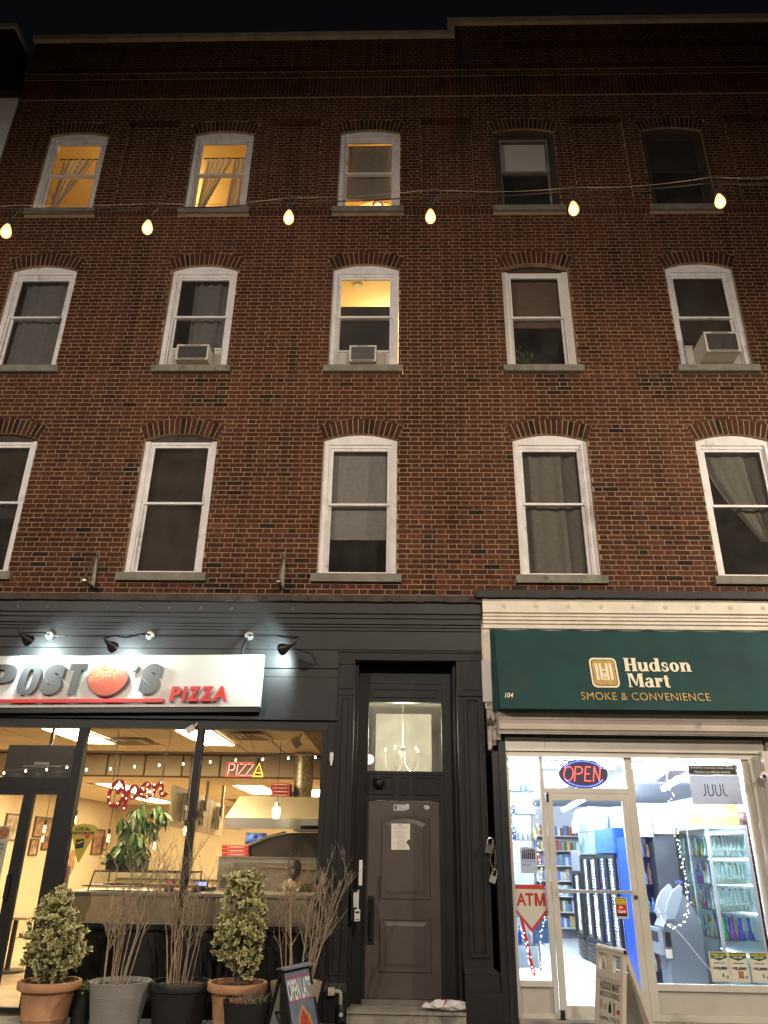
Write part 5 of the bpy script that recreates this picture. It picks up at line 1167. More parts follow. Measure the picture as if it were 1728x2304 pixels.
m = MB(); A_ = Vector(A1); m.tube([A_ - Vector((0, 0, .012)), A_ + ud * W * .26 - Vector((0, 0, .012))], .03, 10); m.tube([A_ + ud * W * .30 - Vector((0, 0, .012)), A_ + ud * W * .66 - Vector((0, 0, .012))], .026, 10); m.tube([A_ + ud * W * .70 - Vector((0, 0, .012)), A_ + ud * W - Vector((0, 0, .012))], .03, 10); m.tube([A_ + ud * (W - .001) - Vector((0, 0, .012)), A_ + ud * (W + .008) - Vector((0, 0, .012))], .017, 10, 1); m.build('hinge_knuckle', [HP, BLACKM], HB)
# ------------------------------------------------------------------ inside the pizza shop
CREW = mat('warm_cream_wall', (.70, .58, .40), .8, var=.05, vs=2)
struct(MB().box(-7.45, -.22, .14, 13, -.03, .02).build('shop_floor', mat('pale_plank_floor', (.50, .39, .26), .5, var=.2, vs=4)))
m = MB(); m.box(-7.6, -7.45, .14, 13, -.02, 3.4); m.box(-7.45, -.2, 13, 13.15, -.02, 3.4); m.box(-.20, -.12, .42, 13, -.02, 3.4); struct(m.build('shop_wall', CREW))
m = MB(); m.box(-7.45, -.20, .12, 3.5, 3.23, 3.30); m.box(-7.45, -.20, 3.62, 13, 2.90, 2.98); m.box(-7.45, -.2, .10, .118, 3.16, 3.4)
ce = struct(m.build('shop_ceiling', mat('ceiling_grid', (.16, .10, .06), .7)))
TILE = mat('ceiling_tile', (.78, .64, .45), .9, var=.05, vs=3, bump=.15, bs=60)
PANELM = emit('ceiling_panel_glow', (1.0, .83, .50), 38.0)
def in_p(x, y, lst): return any(a - .1 < x < b + .1 and c - .1 < y < d + .1 for a, b, c, d in lst)
HP_ = [(-2.45, -1.89, .45, 2.05), (-4.28, -3.70, .45, 2.02)]; LP_ = [(-2.62, -2.02, 5.25, 7.4), (-5.28, -4.68, 5.25, 7.4), (-5.9, -5.3, 9.2, 11.2), (-3.3, -2.7, 9.2, 11.2), (-1.4, -.8, 6.0, 8.0), (-6.5, -5.9, 4.2, 6.0)]  # last two low panels are extras put in to brighten the shop
V_ = [(-3.68, -3.14, 1.32, 1.90), (-1.72, -1.20, .60, 1.22)]
t0 = None
for (zz, y0, ny, sk) in ((3.215, .52 - .815, 5, HP_ + V_), (2.885, 3.63, 11, LP_)):
    for i in range(12):
        x0 = -1.88 + .60 * (1 - i) if True else 0
        for j in range(ny):
            ya = y0 + .815 * j; xc, yc = x0 + .3, ya + .4
            if xc > -.2 or xc < -7.4 or in_p(xc, yc, sk) or ya + .8 > (3.5 if zz > 3 else 13) or ya < .13: continue
            if t0 is None: t0 = MB().box(.014, .586, .014, .80, 0, .012).build('ceiling_tile', TILE, ce, at=(x0, ya, zz), local=True)
            else: c = t0.copy(); COL.objects.link(c); c.location = (x0, ya, zz) - org(ce)  if False else Vector((x0, ya, zz)) - org(ce)
for k, (a, b, c_, d_) in enumerate(HP_ + LP_):
    zz = 3.205 if k < 2 else 2.876
    t = thing('ceiling_panel', ((a + b) / 2, (c_ + d_) / 2, zz), ['warm light panel in the ceiling right of the middle window bar', 'warm light panel in the ceiling above the glass door', 'warm light panel in the lower ceiling over the steel hood', 'warm light panel in the lower ceiling behind the marquee word', 'small far light panel at the back left of the pizza shop', 'small far light panel at the back right of the pizza shop', 'hidden light panel added behind the steel hood to brighten the shop', 'light panel added near the left cream wall to brighten the shop'][k], 'ceiling light', 'light panels in the pizza shop ceiling')
    MB().box(a + .03, b - .03, c_ + .03, d_ - .03, zz, zz + .01).build('diffuser', PANELM, t)
    m = MB(); m.box(a, a + .029, c_, d_, zz - .004, zz + .01); m.box(b - .029, b, c_, d_, zz - .004, zz + .01); m.box(a + .029, b - .029, c_, c_ + .029, zz - .004, zz + .01); m.box(a + .029, b - .029, d_ - .029, d_, zz - .004, zz + .01); m.build('panel_frame', TILE, t)
for k, (a, b, c_, d_) in enumerate(V_):
    t = thing('air_vent', ((a + b) / 2, (c_ + d_) / 2, 3.2), ['square ceiling air vent left of the marquee chain', 'square ceiling air vent above the neon word'][k], 'vent', 'ceiling vents in the pizza shop')
    for q in range(4):
        s = .065 * q; m = MB(); w_ = .04
        for (p, r_, u, v) in ((a + s, a + s + w_, c_ + s, d_ - s), (b - s - w_, b - s, c_ + s, d_ - s), (a + s + w_, b - s - w_, c_ + s, c_ + s + w_), (a + s + w_, b - s - w_, d_ - s - w_, d_ - s)): m.box(p, r_, u, v, 3.175 + .012 * q, 3.19 + .012 * q)
        m.build('vent_ring', mat('vent_beige', (.42, .33, .22), .6), t)
so = struct(MB().box(-7.45, -.20, 3.50, 3.619, 2.86, 3.229).build('soffit', mat('soffit_edge', (.14, .09, .055), .7)))
s0 = None
for i in range(11):
    x0 = -.52 - .647 * (i + 1) + .01
    if s0 is None: s0 = MB().box(.018, .629, 0, .02, .02, .345).build('soffit_panel', TILE, so, at=(x0, 3.479, 2.862), local=True); xb = x0
    else: c = s0.copy(); COL.objects.link(c); c.location = s0.location + Vector((x0 - xb, 0, 0))
# counter
CT = thing('service_counter', (-1.9, .6, .02), 'low tan and steel counter along the pizza windows', 'counter')
m = MB(); m.box(-3.60, -2.62, .52, 1.4, .02, 1.20); m.build('tan_panel', mat('tan_laminate', (.42, .30, .17), .45, var=.08, vs=2), CT); MB().box(-2.615, -.28, .54, 1.4, .02, 1.20).build('steel_panel', mat('counter_steel', (.40, .34, .25), .35, metal=.6, var=.12, vs=2), CT)
m = MB(); m.box(-3.62, -.27, .50, 1.42, 1.201, 1.235); m.build('worktop', STEEL, CT)
SGd = thing('sneeze_guard', (-2.7, .9, 1.24), 'glass display case with thin dark frame on the counter', 'display case')
m = MB(); bars = []
for x in (-3.30, -2.05):
    for y in (.72, 1.28): m.tube([(x - (.05 if y < 1 else 0), y, 1.236), (x, y, 1.465)], .010, 5)
for y in (.72, 1.28): m.tube([(-3.31, y, 1.465), (-2.04, y, 1.465)], .010, 5)
for x in (-3.30, -2.05): m.tube([(x, .72, 1.465), (x, 1.28, 1.465)], .010, 5)
m.box(-3.42, -1.98, .66, 1.30, 1.288, 1.302); m.build('case_frame', BLACKM, SGd)
MB().box(-3.29, -2.06, .715, .721, 1.31, 1.455).build('front_glass', GLASSC, SGd)
m = MB(); 
for i in range(9): m.lathe([(.001, 0), (.10, 0), (.11, .012), (.09, .02), (.001, .018)], (-3.15 + i * .13, .98, 1.304), 14, m=i % 2)
tag(m.build('pizzas_on_display', [mat('cheese', (.55, .30, .08), .6, var=.4, vs=30), mat('sauce', (.40, .10, .03), .6, var=.4, vs=30)]), 'row of small pizzas lying in the glass display case', 'pizza')
# potted money tree on the case
MT = thing('money_tree', (-2.98, 1.0, 1.47), 'lush green pot plant standing on the glass case under the marquee word', 'plant')
m = MB(); m.box(-3.22, -2.74, .86, 1.14, 1.478, 1.60); m.build('planter', mat('dark_planter', (.07, .055, .04), .7, var=.3, vs=10), MT)
m = MB(); rnd = random.Random(2)
for k in range(4): m.tube([(-2.98 + .02 * k - .03, 1.0, 1.58), (-2.97 + rnd.uniform(-.02, .02), 1.0, 1.8), (-2.93 + rnd.uniform(-.04, .04), 1.0, 2.12)], [.014, .012, .007], 6)
m.build('trunk', TWIG, MT, smooth=True)
heads = [(-3.05, 2.02), (-2.85, 2.30), (-2.72, 2.25), (-2.95, 2.18), (-3.12, 1.85), (-2.90, 1.95), (-2.78, 2.08), (-3.05, 1.74), (-2.88, 1.78), (-2.98, 1.66), (-2.70, 2.28), (-2.80, 1.66), (-2.63, 2.14), (-3.0, 2.10), (-3.13, 1.66), (-2.92, 2.05), (-2.82, 1.88), (-3.0, 1.92), (-2.60, 2.20), (-3.08, 1.95), (-2.96, 1.86), (-2.85, 2.12), (-3.16, 1.76), (-2.76, 1.76), (-2.95, 1.72), (-3.02, 2.22), (-2.72, 1.95), (-3.10, 2.10), (-2.86, 1.70), (-2.66, 2.28), (-2.9, 2.24)]
lv0 = MB(); Lq = .20
for i, (px_, wd_) in enumerate(((0, .004), (.25, .020), (.55, .034), (.8, .022), (1, .001))): lv0.v += [(px_ * Lq, -wd_, -.10 * px_ * px_ * Lq * 3 + .004), (px_ * Lq, 0, -.10 * px_ * px_ * Lq * 3 - .003), (px_ * Lq, wd_, -.10 * px_ * px_ * Lq * 3 + .004)]
for i in range(4):
    for j in range(2): q = i * 3 + j; lv0.f.append((q, q + 3, q + 4, q + 1)); lv0.m.append(0)
lme_ = lv0.mesh('leaf', LEAFP)
for (hx, hz) in heads:
    hy = rnd.uniform(.85, 1.15); st_ = rnd.uniform(0, 6.28)
    for k in range(6):
        a = st_ + k * 1.047; o = bpy.data.objects.new('leaf', lme_); COL.objects.link(o); o.parent = MT
        o.location = (hx + .98 + 2.0 - .0, 0, 0); o.location = Vector((hx, hy, hz)) - Vector(MT.location); o.rotation_euler = (rnd.uniform(-.3, .3), rnd.uniform(.35, 1.15), a); s_ = rnd.uniform(.75, 1.1); o.scale = (s_, s_, s_)
m = MB()
for k in range(700):
    c_ = Vector((-2.98 + rnd.uniform(-.28, .26), 1.0 + rnd.uniform(-.18, .14), 1.60 + rnd.uniform(-.07, .07) - .0)); u = Vector((rnd.gauss(0, 1), rnd.gauss(0, 1), rnd.gauss(0, .6))).normalized() * .026; v = u.orthogonal().normalized() * .017
    m.add([c_ - u, c_ + v, c_ + u, c_ - v], [(0, 1, 2, 3)])
tag(m.build('trailing_leaves', LEAFP, MT), kind='stuff')
# pendants
def pendant(c, top, lab):
    t = thing('pendant_lamp', c, lab, 'pendant lamp', 'filament pendants in the pizza shop'); x, y, z = c
    MB().tube([(x, y, top), (x, y, z + .14)], .005, 5).build('cord', BLACKM, t); MB().lathe([(.001, top - z), (.06, top - z), (.05, top - z - .025), (.001, top - z - .03)], c, 14).build('canopy', mat('canopy_brown', (.2, .13, .08), .5), t)
    MB().lathe([(.001, .15), (.022, .145), (.024, .08), (.001, .07)], c, 10).build('socket', BLACKM, t)
    MB().lathe([(.016, .075), (.02, .06), (.042, .0), (.046, -.03), (.036, -.06), (.001, -.075)], c, 14).build('bulb_glass', BULBG, t, smooth=True)
    m = MB()
    for k in range(5): a = k * 1.257; m.tube([(x + .010 * math.cos(a), y + .010 * math.sin(a), z + .05), (x + .016 * math.cos(a), y + .016 * math.sin(a), z - .045)], .003, 4)
    m.build('filament', emit('pendant_filament', (1.0, .62, .2), 45), t)
for c, top, lab in (((-5.5, 4.0, 2.03), 2.885, 'filament pendant glowing behind the narrow door pane'), ((-4.01, 3.0, 1.88), 3.21, 'filament pendant left of the money tree'), ((-3.27, 3.05, 1.78), 3.21, 'filament pendant right of the money tree'), ((-2.40, 1.5, 1.97), 3.21, 'large filament pendant just left of the middle window bar'), ((-4.75, 3.4, 2.16), 3.21, 'filament pendant above the yellow wedge sign'), ((-6.6, 6.5, 1.9), 2.885, 'far filament pendant near the framed pictures')): pendant(c, top, lab)
# framed pictures on the left wall
for (ya, yb, za, zb, col, lab) in ((11.4, 12.2, 1.61, 2.22, (.30, .16, .09), 'framed brown picture on the far part of the cream wall'), (12.05, 12.5, 1.72, 2.05, (.35, .25, .14), 'small framed picture next to the far brown picture'), (7.8, 8.2, 1.58, 1.92, (.45, .30, .18), 'small upright framed picture low on the cream wall behind the door'), (6.5, 7.15, 1.86, 2.38, (.40, .34, .24), 'pale framed sketch behind the glass door poster'), (7.85, 8.9, 1.95, 2.38, (.28, .16, .09), 'wide framed picture behind the first pendant'), (8.4, 8.75, 1.70, 1.95, (.30, .12, .08), 'little dark framed picture beside the wide one')):
    t = thing('framed_picture', (-7.44, (ya + yb) / 2, za), lab, 'picture', 'framed pictures on the pizza shop wall')
    m = MB(); f = .03
    m.box(-7.449, -7.41, ya, ya + f, za, zb); m.box(-7.449, -7.41, yb - f, yb, za, zb); m.box(-7.449, -7.41, ya + f, yb - f, za, za + f); m.box(-7.449, -7.41, ya + f, yb - f, zb - f, zb); m.build('picture_frame', mat('frame_brown', (.10, .06, .035), .5), t)
    MB().box(-7.448, -7.43, ya + f, yb - f, za + f, zb - f).build('print', mat('print_mottled', col, .6, var=.7, vs=7), t)
m = MB(); m.add([(-7.44, y, z) for y, z in [(10.2, 1.72), (10.38, 1.70), (10.42, 1.60), (10.34, 1.52), (10.44, 1.44), (10.42, 1.30), (10.30, 1.17), (10.20, 1.24), (10.08, 1.26), (10.10, 1.40), (10.16, 1.48), (10.06, 1.58)]], [tuple(range(12))]); m.add([(-7.42, y, z) for x, y, z in m.v[:12]], [tuple(range(12))])
for i in range(12): j = (i + 1) % 12; m.f.append((i, j, 12 + j, 12 + i)); m.m.append(0)
tag(m.build('wall_map', mat('cork_map', (.42, .22, .10), .8, var=.3, vs=9)), 'brown cut out state outline hung low on the cream wall', 'wall art')
tag(MB().box(-7.2, -1.0, 12.90, 12.99, 1.0, 1.03).build('shelf', DARKFR), 'thin dark shelf on the back wall of the pizza shop', 'shelf')
# white wainscot table by the door
t = thing('dining_table', (-5.25, 3.0, .02), 'tan cafe table with pedestal inside the glass door', 'table')
MB().box(-5.6, -4.95, 2.7, 3.6, .74, .775).build('tabletop', mat('table_top', (.45, .33, .2), .4), t); m = MB(); m.tube([(-5.28, 3.1, .03), (-5.28, 3.1, .74)], .04, 8); m.lathe([(.26, 0), (.25, .03), (.03, .04)], (-5.28, 3.1, .021), 16); m.build('pedestal', BLACKM, t)
# hanging black-backed display in the transom
t = thing('hanging_screen', (-4.1, .45, 2.56), 'dark hanging display panel behind the glass above the door', 'screen')
MB().box(-4.60, -3.69, .40, .46, 2.555, 2.975).xf(Matrix.Identity(4)).build('screen_back', mat('screen_back', (.045, .038, .03), .35, var=.2), t)
m = MB(); m.tube([(-4.05, .43, 2.97), (-4.05, .43, 3.21)], .025, 8); m.box(-4.35, -3.85, .385, .399, 2.70, 2.712); m.box(-4.2, -4.0, .38, .398, 2.72, 2.76); m.build('screen_mount', STEELD, t)
# menu screens seen from behind
t = thing('menu_screens', (-2.9, 4.4, 2.05), 'row of menu screens hung from the ceiling seen from behind with their brackets', 'screens')
A_ = Vector((-3.05, 3.0, 0)); B_ = Vector((-2.78, 5.6, 0)); dirn = (B_ - A_).normalized(); nr = Vector((dirn.y, -dirn.x, 0))
for k in range(3):
    a = A_ + dirn * (k * .88); b = a + dirn * .86; z0, z1 = 2.08 - .035 * k, 2.70 - .055 * k
    m = MB(); m.hexa([a + Vector((0, 0, z0)), b + Vector((0, 0, z0 - .03)), b + Vector((0, 0, z1 - .05)), a + Vector((0, 0, z1))], [a - nr * .05 + Vector((0, 0, z0)), b - nr * .05 + Vector((0, 0, z0 - .03)), b - nr * .05 + Vector((0, 0, z1 - .05)), a - nr * .05 + Vector((0, 0, z1))]); m.build('screen', mat('screen_rear', (.28, .21, .13), .45, var=.1, vs=3), t)
    c_ = a.lerp(b, .5) + nr * .04; m = MB()
    for s in (-.10, .06): m.box(c_.x - .02, c_.x + .02, c_.y + s - .018, c_.y + s + .018, z0 + .08, z1 - .10)
    m.box(c_.x - .01, c_.x + .06, c_.y - .16, c_.y + .13, (z0 + z1) / 2 - .06, (z0 + z1) / 2 + .02); m.tube([c_ + Vector((.05, 0, (z0 + z1) / 2)), c_ + Vector((.05, 0, 2.87 if c_.y > 3.5 else 3.2))], .028, 8); m.build('bracket', STEELD, t)
# steel hood, duct, boxes
HD_ = thing('extractor_hood', (-1.2, 2.7, 2.04), 'big stainless extractor hood over the pizza oven', 'hood')
m = MB(); lo = [(-2.02, 2.3), (-.22, 2.3), (-.22, 3.4), (-2.02, 3.4)]; up_ = [(-1.88, 2.55), (-.22, 2.55), (-.22, 3.4), (-1.88, 3.4)]
m.hexa([(x, y, 2.19) for x, y in lo], [(x, y, 2.51) for x, y in up_]); m.build('hood_slope', mat('hood_steel', (.62, .53, .37), .38, metal=.35, var=.08, vs=2), HD_)
m = MB(); m.frame(0, 0, 0, 0, 0, 0, 0) if False else None; m.box(-2.02, -.22, 2.3, 2.33, 2.04, 2.189); m.box(-2.02, -1.99, 2.331, 3.4, 2.04, 2.189); m.build('hood_lip', STEEL, HD_)
dt_ = thing('duct', (-.95, 2.95, 2.51), 'round spangled steel duct rising from the hood', 'duct'); MB().lathe([(.155, 0), (.155, .66), (.17, .665), (.17, .69), (.001, .69)], (-.95, 2.95, 2.515), 28).build('duct_pipe', GALV, dt_, smooth=True); MB().lathe([(.165, .30), (.165, .32)], (-.95, 2.95, 2.515), 28).build('duct_seam', GALV, dt_)
REDBOX = mat('red_carton', (.42, .022, .018), .5, var=.08); 
def pizza_boxes(x, y, z, n, wd, dp, lab, grp):
    for i in range(n):
        t = thing('pizza_box', (x, y, z + i * .052), lab[i] , 'pizza box', grp); o_ = random.uniform(-.012, .012)
        m = MB(); m.box(x + o_, x + wd + o_, y, y + dp, z + i * .052, z + i * .052 + .047); m.build('carton', REDBOX, t)
        m = MB(); c_ = x + wd * .55 + o_
        for q in range(9): m.box(c_ - .10 + q * .022, c_ - .10 + q * .022 + .014, y - .002, y - .0005, z + i * .052 + .017, z + i * .052 + .031)
        m.box(c_ - .13, c_ - .124, y - .002, y - .0005, z + i * .052 + .012, z + i * .052 + .036); m.box(c_ + .11, c_ + .116, y - .002, y - .0005, z + i * .052 + .012, z + i * .052 + .036); m.build('print', WHITET, t)
pizza_boxes(-2.03, 2.32, 1.656, 3, .40, .4, ['red pizza box at the bottom of the stack on the oven', 'red pizza box in the middle of the stack on the oven', 'red pizza box on top of the stack on the oven'], 'red pizza boxes')
pizza_boxes(-1.40, 2.58, 2.512, 4, .29, .36, ['lowest red pizza box on top of the steel hood', 'second lowest red pizza box on top of the steel hood', 'second highest red pizza box on top of the steel hood', 'highest red pizza box on top of the steel hood'], 'red pizza boxes')
OV = thing('pizza_oven', (-1.2, 2.9, .02), 'wide stainless pizza oven behind the counter', 'oven')
m = MB(); m.box(-2.06, -.25, 2.3, 3.5, .5, 1.64); m.box(-2.08, -.24, 2.28, 3.5, 1.641, 1.655); m.build('oven_body', STEEL, OV)
m = MB(); m.frame(-1.84, -.36, 1.10, 1.58, .02, 2.285, 2.299); m.box(-1.80, -.40, 2.288, 2.299, 1.13, 1.55); m.build('oven_door', mat('oven_door_steel', (.36, .32, .26), .35, metal=.8, var=.1), OV)
m = MB(); m.tube([(-1.50, 2.25, 1.52), (-.55, 2.25, 1.48)], .012, 6); m.build('oven_handle', CHROME, OV); m = MB(); m.box(-2.02, -1.88, 2.285, 2.299, 1.20, 1.56); m.build('control_panel', STEELD, OV)
for k in range(5): MB().box(-2.0, -1.90, 2.278, 2.284, 1.24 + k * .035, 1.255 + k * .035).build('louvre', BLACKM, OV)
for x in (-2.0, -.3): MB().tube([(x, 2.4, .02), (x, 2.4, .5)], .03, 8).build('leg', STEELD, OV)
dm_ = thing('oven_lid', (-.95, 2.5, 1.657), 'sloping black oven lid with a shiny edge under the steel hood', 'oven lid')
m = MB(); m.prism([(-1.66, 1.657), (-.24, 1.657), (-.24, 2.0), (-.85, 2.0), (-1.10, 1.985), (-1.35, 1.93), (-1.66, 1.80)], 2.42, 3.3); m.build('lid', mat('black_lid', (.030, .022, .016), .35, var=.3), dm_); MB().tube([(-1.68, 2.40, 1.80), (-1.36, 2.40, 1.935), (-1.10, 2.40, 1.992)], .022, 6).build('lid_trim', STEEL, dm_, smooth=True)
dk = thing('tray_stack', (-.62, 1.9, 2.03), 'stack of round dark pizza pans high by the right edge of the shop', 'pans')
for k in range(3): MB().lathe([(.001, 0), (.20, 0), (.22, .012), (.20, .008), (.001, .006)], (-.62, 1.95, 2.03 + k * .018), 24).build('pan', BLACKM, dk)
tag(MB().box(-.90, -.22, 1.7, 2.25, 2.0, 2.025).build('shelf', STEELD), 'steel shelf carrying the round pizza pans', 'shelf')
tvm = bpy.data.materials.new('tv_picture'); tvm.use_nodes = True; n_ = tvm.node_tree.nodes; l_ = tvm.node_tree.links; b_ = n_['Principled BSDF']; tc = n_.new('ShaderNodeTexCoord'); nz = n_.new('ShaderNodeTexNoise'); nz.inputs['Scale'].default_value = 9; l_.new(tc.outputs['Object'], nz.inputs['Vector']); cr = n_.new('ShaderNodeValToRGB'); cr.color_ramp.elements[0].color = (.01, .03, .22, 1); cr.color_ramp.elements[0].position = .38; cr.color_ramp.elements[1].color = (.35, .62, 1, 1); cr.color_ramp.elements[1].position = .66; l_.new(nz.outputs['Fac'], cr.inputs[0]); l_.new(cr.outputs[0], b_.inputs['Emission Color']); b_.inputs['Emission Strength'].default_value = 1.0; b_.inputs['Base Color'].default_value = (0, 0, 0, 1)
t = thing('television', (-2.19, 6.0, 1.85), 'small television with a blue picture under the hood', 'television'); MB().box(-2.39, -1.99, 5.98, 6.05, 1.855, 2.065).build('bezel', BLACKM, t); MB().box(-2.38, -2.0, 5.97, 5.979, 1.866, 2.055).build('screen', tvm, t)
t = thing('cash_register', (-1.98, 1.15, 1.236), 'cash register with a lit blue display behind the twigs', 'cash register'); MB().box(-2.12, -1.86, 1.12, 1.4, 1.236, 1.28).build('base', BLACKM, t); b_ = MB(); b_.box(-2.10, -1.91, 1.10, 1.13, 1.285, 1.36); b_.build('display_case', BLACKM, t); MB().box(-2.085, -1.925, 1.094, 1.099, 1.30, 1.348).build('display', emit('register_glow', (.45, .5, 1.0), 1.6), t)
t = thing('card_reader', (-2.35, .95, 1.236), 'small red lit card reader on the counter', 'card reader'); MB().box(-2.42, -2.32, .92, 1.0, 1.236, 1.36).build('case', BLACKM, t); MB().box(-2.41, -2.33, .914, .919, 1.33, 1.35).build('led', emit('reader_red', (1, .05, .04), 2), t)
lp_ = thing('glass_shade_lamp', (-1.16, 1.7, 2.2), 'small pendant with a lit ribbed glass shade in front of the hood', 'pendant lamp'); MB().lathe([(.035, .12), (.062, .10), (.058, .02), (.045, -.04), (.001, -.045)], (-1.16, 1.7, 2.20), 16).build('glass_shade', emit('shade_glow', (1.0, .92, .52), 3.2), lp_, smooth=True); MB().tube([(-1.16, 1.7, 3.21), (-1.16, 1.7, 2.32)], .004, 5).build('cord', BLACKM, lp_); MB().lathe([(.001, .19), (.03, .18), (.04, .12), (.001, .12)], (-1.16, 1.7, 2.20), 12).build('cap', STEEL, lp_)
tk = thing('track_spotlight', (-.75, .75, 3.05), 'cream spotlight on the ceiling at the right of the pizza window', 'spotlight'); MB().box(-.05, .05, -.09, .09, -.05, .05).xf(Matrix.Translation((-.80, .75, 3.10)) @ Matrix.Rotation(R(-35), 4, 'Y') @ Matrix.Rotation(R(25), 4, 'X')).build('can', mat('spot_beige', (.40, .33, .24), .5), tk); MB().tube([(-.74, .75, 3.21), (-.77, .75, 3.13)], .012, 6).build('stem', STEELD, tk)
# the cook
PR = thing('person', (-.86, 1.75, .02), 'person with black tied hair in an olive shirt with cream apron straps behind the counter', 'person')
def skin(name, joints, edges, radii, mt, par, sub=2):
    me = bpy.data.meshes.new(name); me.from_pydata([Vector(j) - org(par) for j in joints], edges, []); me.materials.append(mt)
    o = bpy.data.objects.new(name, me); COL.objects.link(o); o.parent = par
    o.modifiers.new('skin', 'SKIN').use_smooth_shade = True
    if not me.skin_vertices: pass
    for i, v in enumerate(me.skin_vertices[0].data): v.radius = radii[i] if isinstance(radii[i], tuple) else (radii[i], radii[i]); v.use_root = (i == 0)
    o.modifiers.new('sub', 'SUBSURF').levels = sub; o.modifiers['sub'].render_levels = sub
    dg = bpy.context.evaluated_depsgraph_get(); ev = o.evaluated_get(dg); nm = bpy.data.meshes.new_from_object(ev); o.modifiers.clear(); o.data = nm
    if not nm.materials: nm.materials.append(mt)
    return o
px_, py_ = -.86, 1.75
J_ = [(px_, py_, .86), (px_, py_, 1.02), (px_ - .0, py_ - .02, 1.20), (px_, py_ - .03, 1.31), (px_ + .005, py_ - .03, 1.38), (px_ + .01, py_ - .04, 1.46), (px_ + .012, py_ - .045, 1.54),
      (px_ - .16, py_ - .02, 1.27), (px_ - .22, py_ + .02, 1.06), (px_ - .12, py_ + .22, .98), (px_ - .06, py_ + .30, .98), (px_ + .16, py_ - .02, 1.27), (px_ + .22, py_ + .02, 1.06), (px_ + .14, py_ + .22, .98), (px_ + .08, py_ + .30, .98),
      (px_ - .09, py_, .80), (px_ - .10, py_ - .02, .46), (px_ - .10, py_ + .02, .09), (px_ - .11, py_ + .14, .05), (px_ + .09, py_, .80), (px_ + .10, py_ - .02, .46), (px_ + .10, py_ + .02, .09), (px_ + .11, py_ + .14, .05)]
E_ = [(0, 1), (1, 2), (2, 3), (3, 4), (4, 5), (5, 6), (3, 7), (7, 8), (8, 9), (9, 10), (3, 11), (11, 12), (12, 13), (13, 14), (0, 15), (15, 16), (16, 17), (17, 18), (0, 19), (19, 20), (20, 21), (21, 22)]
RD = [(.14, .11), (.13, .10), (.15, .11), (.10, .08), .052, .078, .075, .055, .042, .034, .03, .055, .042, .034, .03, .08, .058, .042, .035, .08, .058, .042, .035]
skin('body', J_, E_, RD, SKIN, PR)
skin('shirt', J_[:4] + [(px_ - .16, py_ - .02, 1.27), (px_ - .21, py_ + .01, 1.12), (px_ + .16, py_ - .02, 1.27), (px_ + .21, py_ + .01, 1.12)], [(0, 1), (1, 2), (2, 3), (3, 4), (4, 5), (3, 6), (6, 7)], [(.18, .15), (.17, .14), (.19, .15), (.135, .115), .085, .075, .085, .075], SHIRT, PR)
skin('trousers', [J_[0], J_[15], J_[16], J_[17], J_[19], J_[20], J_[21]], [(0, 1), (1, 2), (2, 3), (0, 4), (4, 5), (5, 6)], [(.15, .12), .092, .07, .058, .092, .07, .058], DENIM, PR)
m = MB(); m.lathe([(.02, .12), (.07, .105), (.098, .05), (.10, 0), (.092, -.05), (.07, -.10), (.03, -.12)], (px_ + .01, py_ - .062, 1.515), 20, sy=.92); m.ball((px_ + .02, py_ - .15, 1.44), .045, 10, sz=1.8); m.build('hair', HAIR, PR, smooth=True)
for s in (-1, 1):
    m = MB(); pts = [(px_ + s * .05, py_ - .16, 1.08), (px_ + s * .085, py_ - .165, 1.20), (px_ + s * .10, py_ - .135, 1.30), (px_ + s * .095, py_ - .05, 1.365)]; m.tube(pts, [.016, .018, .018, .016], 6); m.build('apron_strap', STRAP, PR, smooth=True)
for s in (-1, 1): MB().ball((px_ + .01 + s * .095, py_ - .03, 1.50), .018, 8, sz=1.5).build('ear', SKIN, PR)

# ------------------------------------------------------------------ signs in the pizza window
OP = thing('marquee_sign', (-2.75, .14, 2.17), 'red marquee letters Open with round bulbs hanging on chains', 'sign')
REDM = mat('marquee_red', (.40, .012, .012), .35); BULBW = emit('marquee_bulb', (1.0, .80, .52), 6)
def stroke(name, pts, wd, dy=.0):
    m = MB(); v = [Vector((x, 0, z)) for x, z in pts]; k = len(v); L_, R_ = [], []
    for i in range(k):
        d = (v[min(i + 1, k - 1)] - v[max(i - 1, 0)]).normalized(); nn = Vector((-d.z, 0, d.x)) * (wd[i] if isinstance(wd, list) else wd); L_.append(v[i] + nn); R_.append(v[i] - nn)
    for i in range(k - 1):
        a = [(p.x, .13 + dy, p.z) for p in (L_[i], R_[i], R_[i + 1], L_[i + 1])]; b = [(x, .165 + dy, z) for x, y, z in a]; m.hexa(a, b)
    return m.build(name, REDM, OP)
def bez(pts, n=7):   # smooth curve through points
    out = []; P_ = [pts[0]] + pts + [pts[-1]]
    for i in range(1, len(P_) - 2):
        for k in range(n):
            t_ = k / n; a, b, c_, d_ = P_[i - 1], P_[i], P_[i + 1], P_[i + 2]
            out.append(tuple(.5 * ((2 * b[q]) + (-a[q] + c_[q]) * t_ + (2 * a[q] - 5 * b[q] + 4 * c_[q] - d_[q]) * t_ ** 2 + (-a[q] + 3 * b[q] - 3 * c_[q] + d_[q]) * t_ ** 3) for q in (0, 1)))
    return out + [pts[-1]]
def MQ(zx, zz): return (-3.07 + (zx - 1030) * .001415, 2.53 - (zz - 560) * .00130)
stroke('letter', bez([MQ(1165, 640), MQ(1150, 585), MQ(1110, 572), MQ(1065, 610), MQ(1042, 700), MQ(1055, 780), MQ(1110, 800), MQ(1160, 750), MQ(1175, 670), MQ(1140, 640), MQ(1110, 690)]), .021)['label'] = 'script letter O'
stroke('letter', bez([MQ(1215, 625), MQ(1205, 720), MQ(1192, 840)]) , .024, .001)['label'] = 'script letter p'
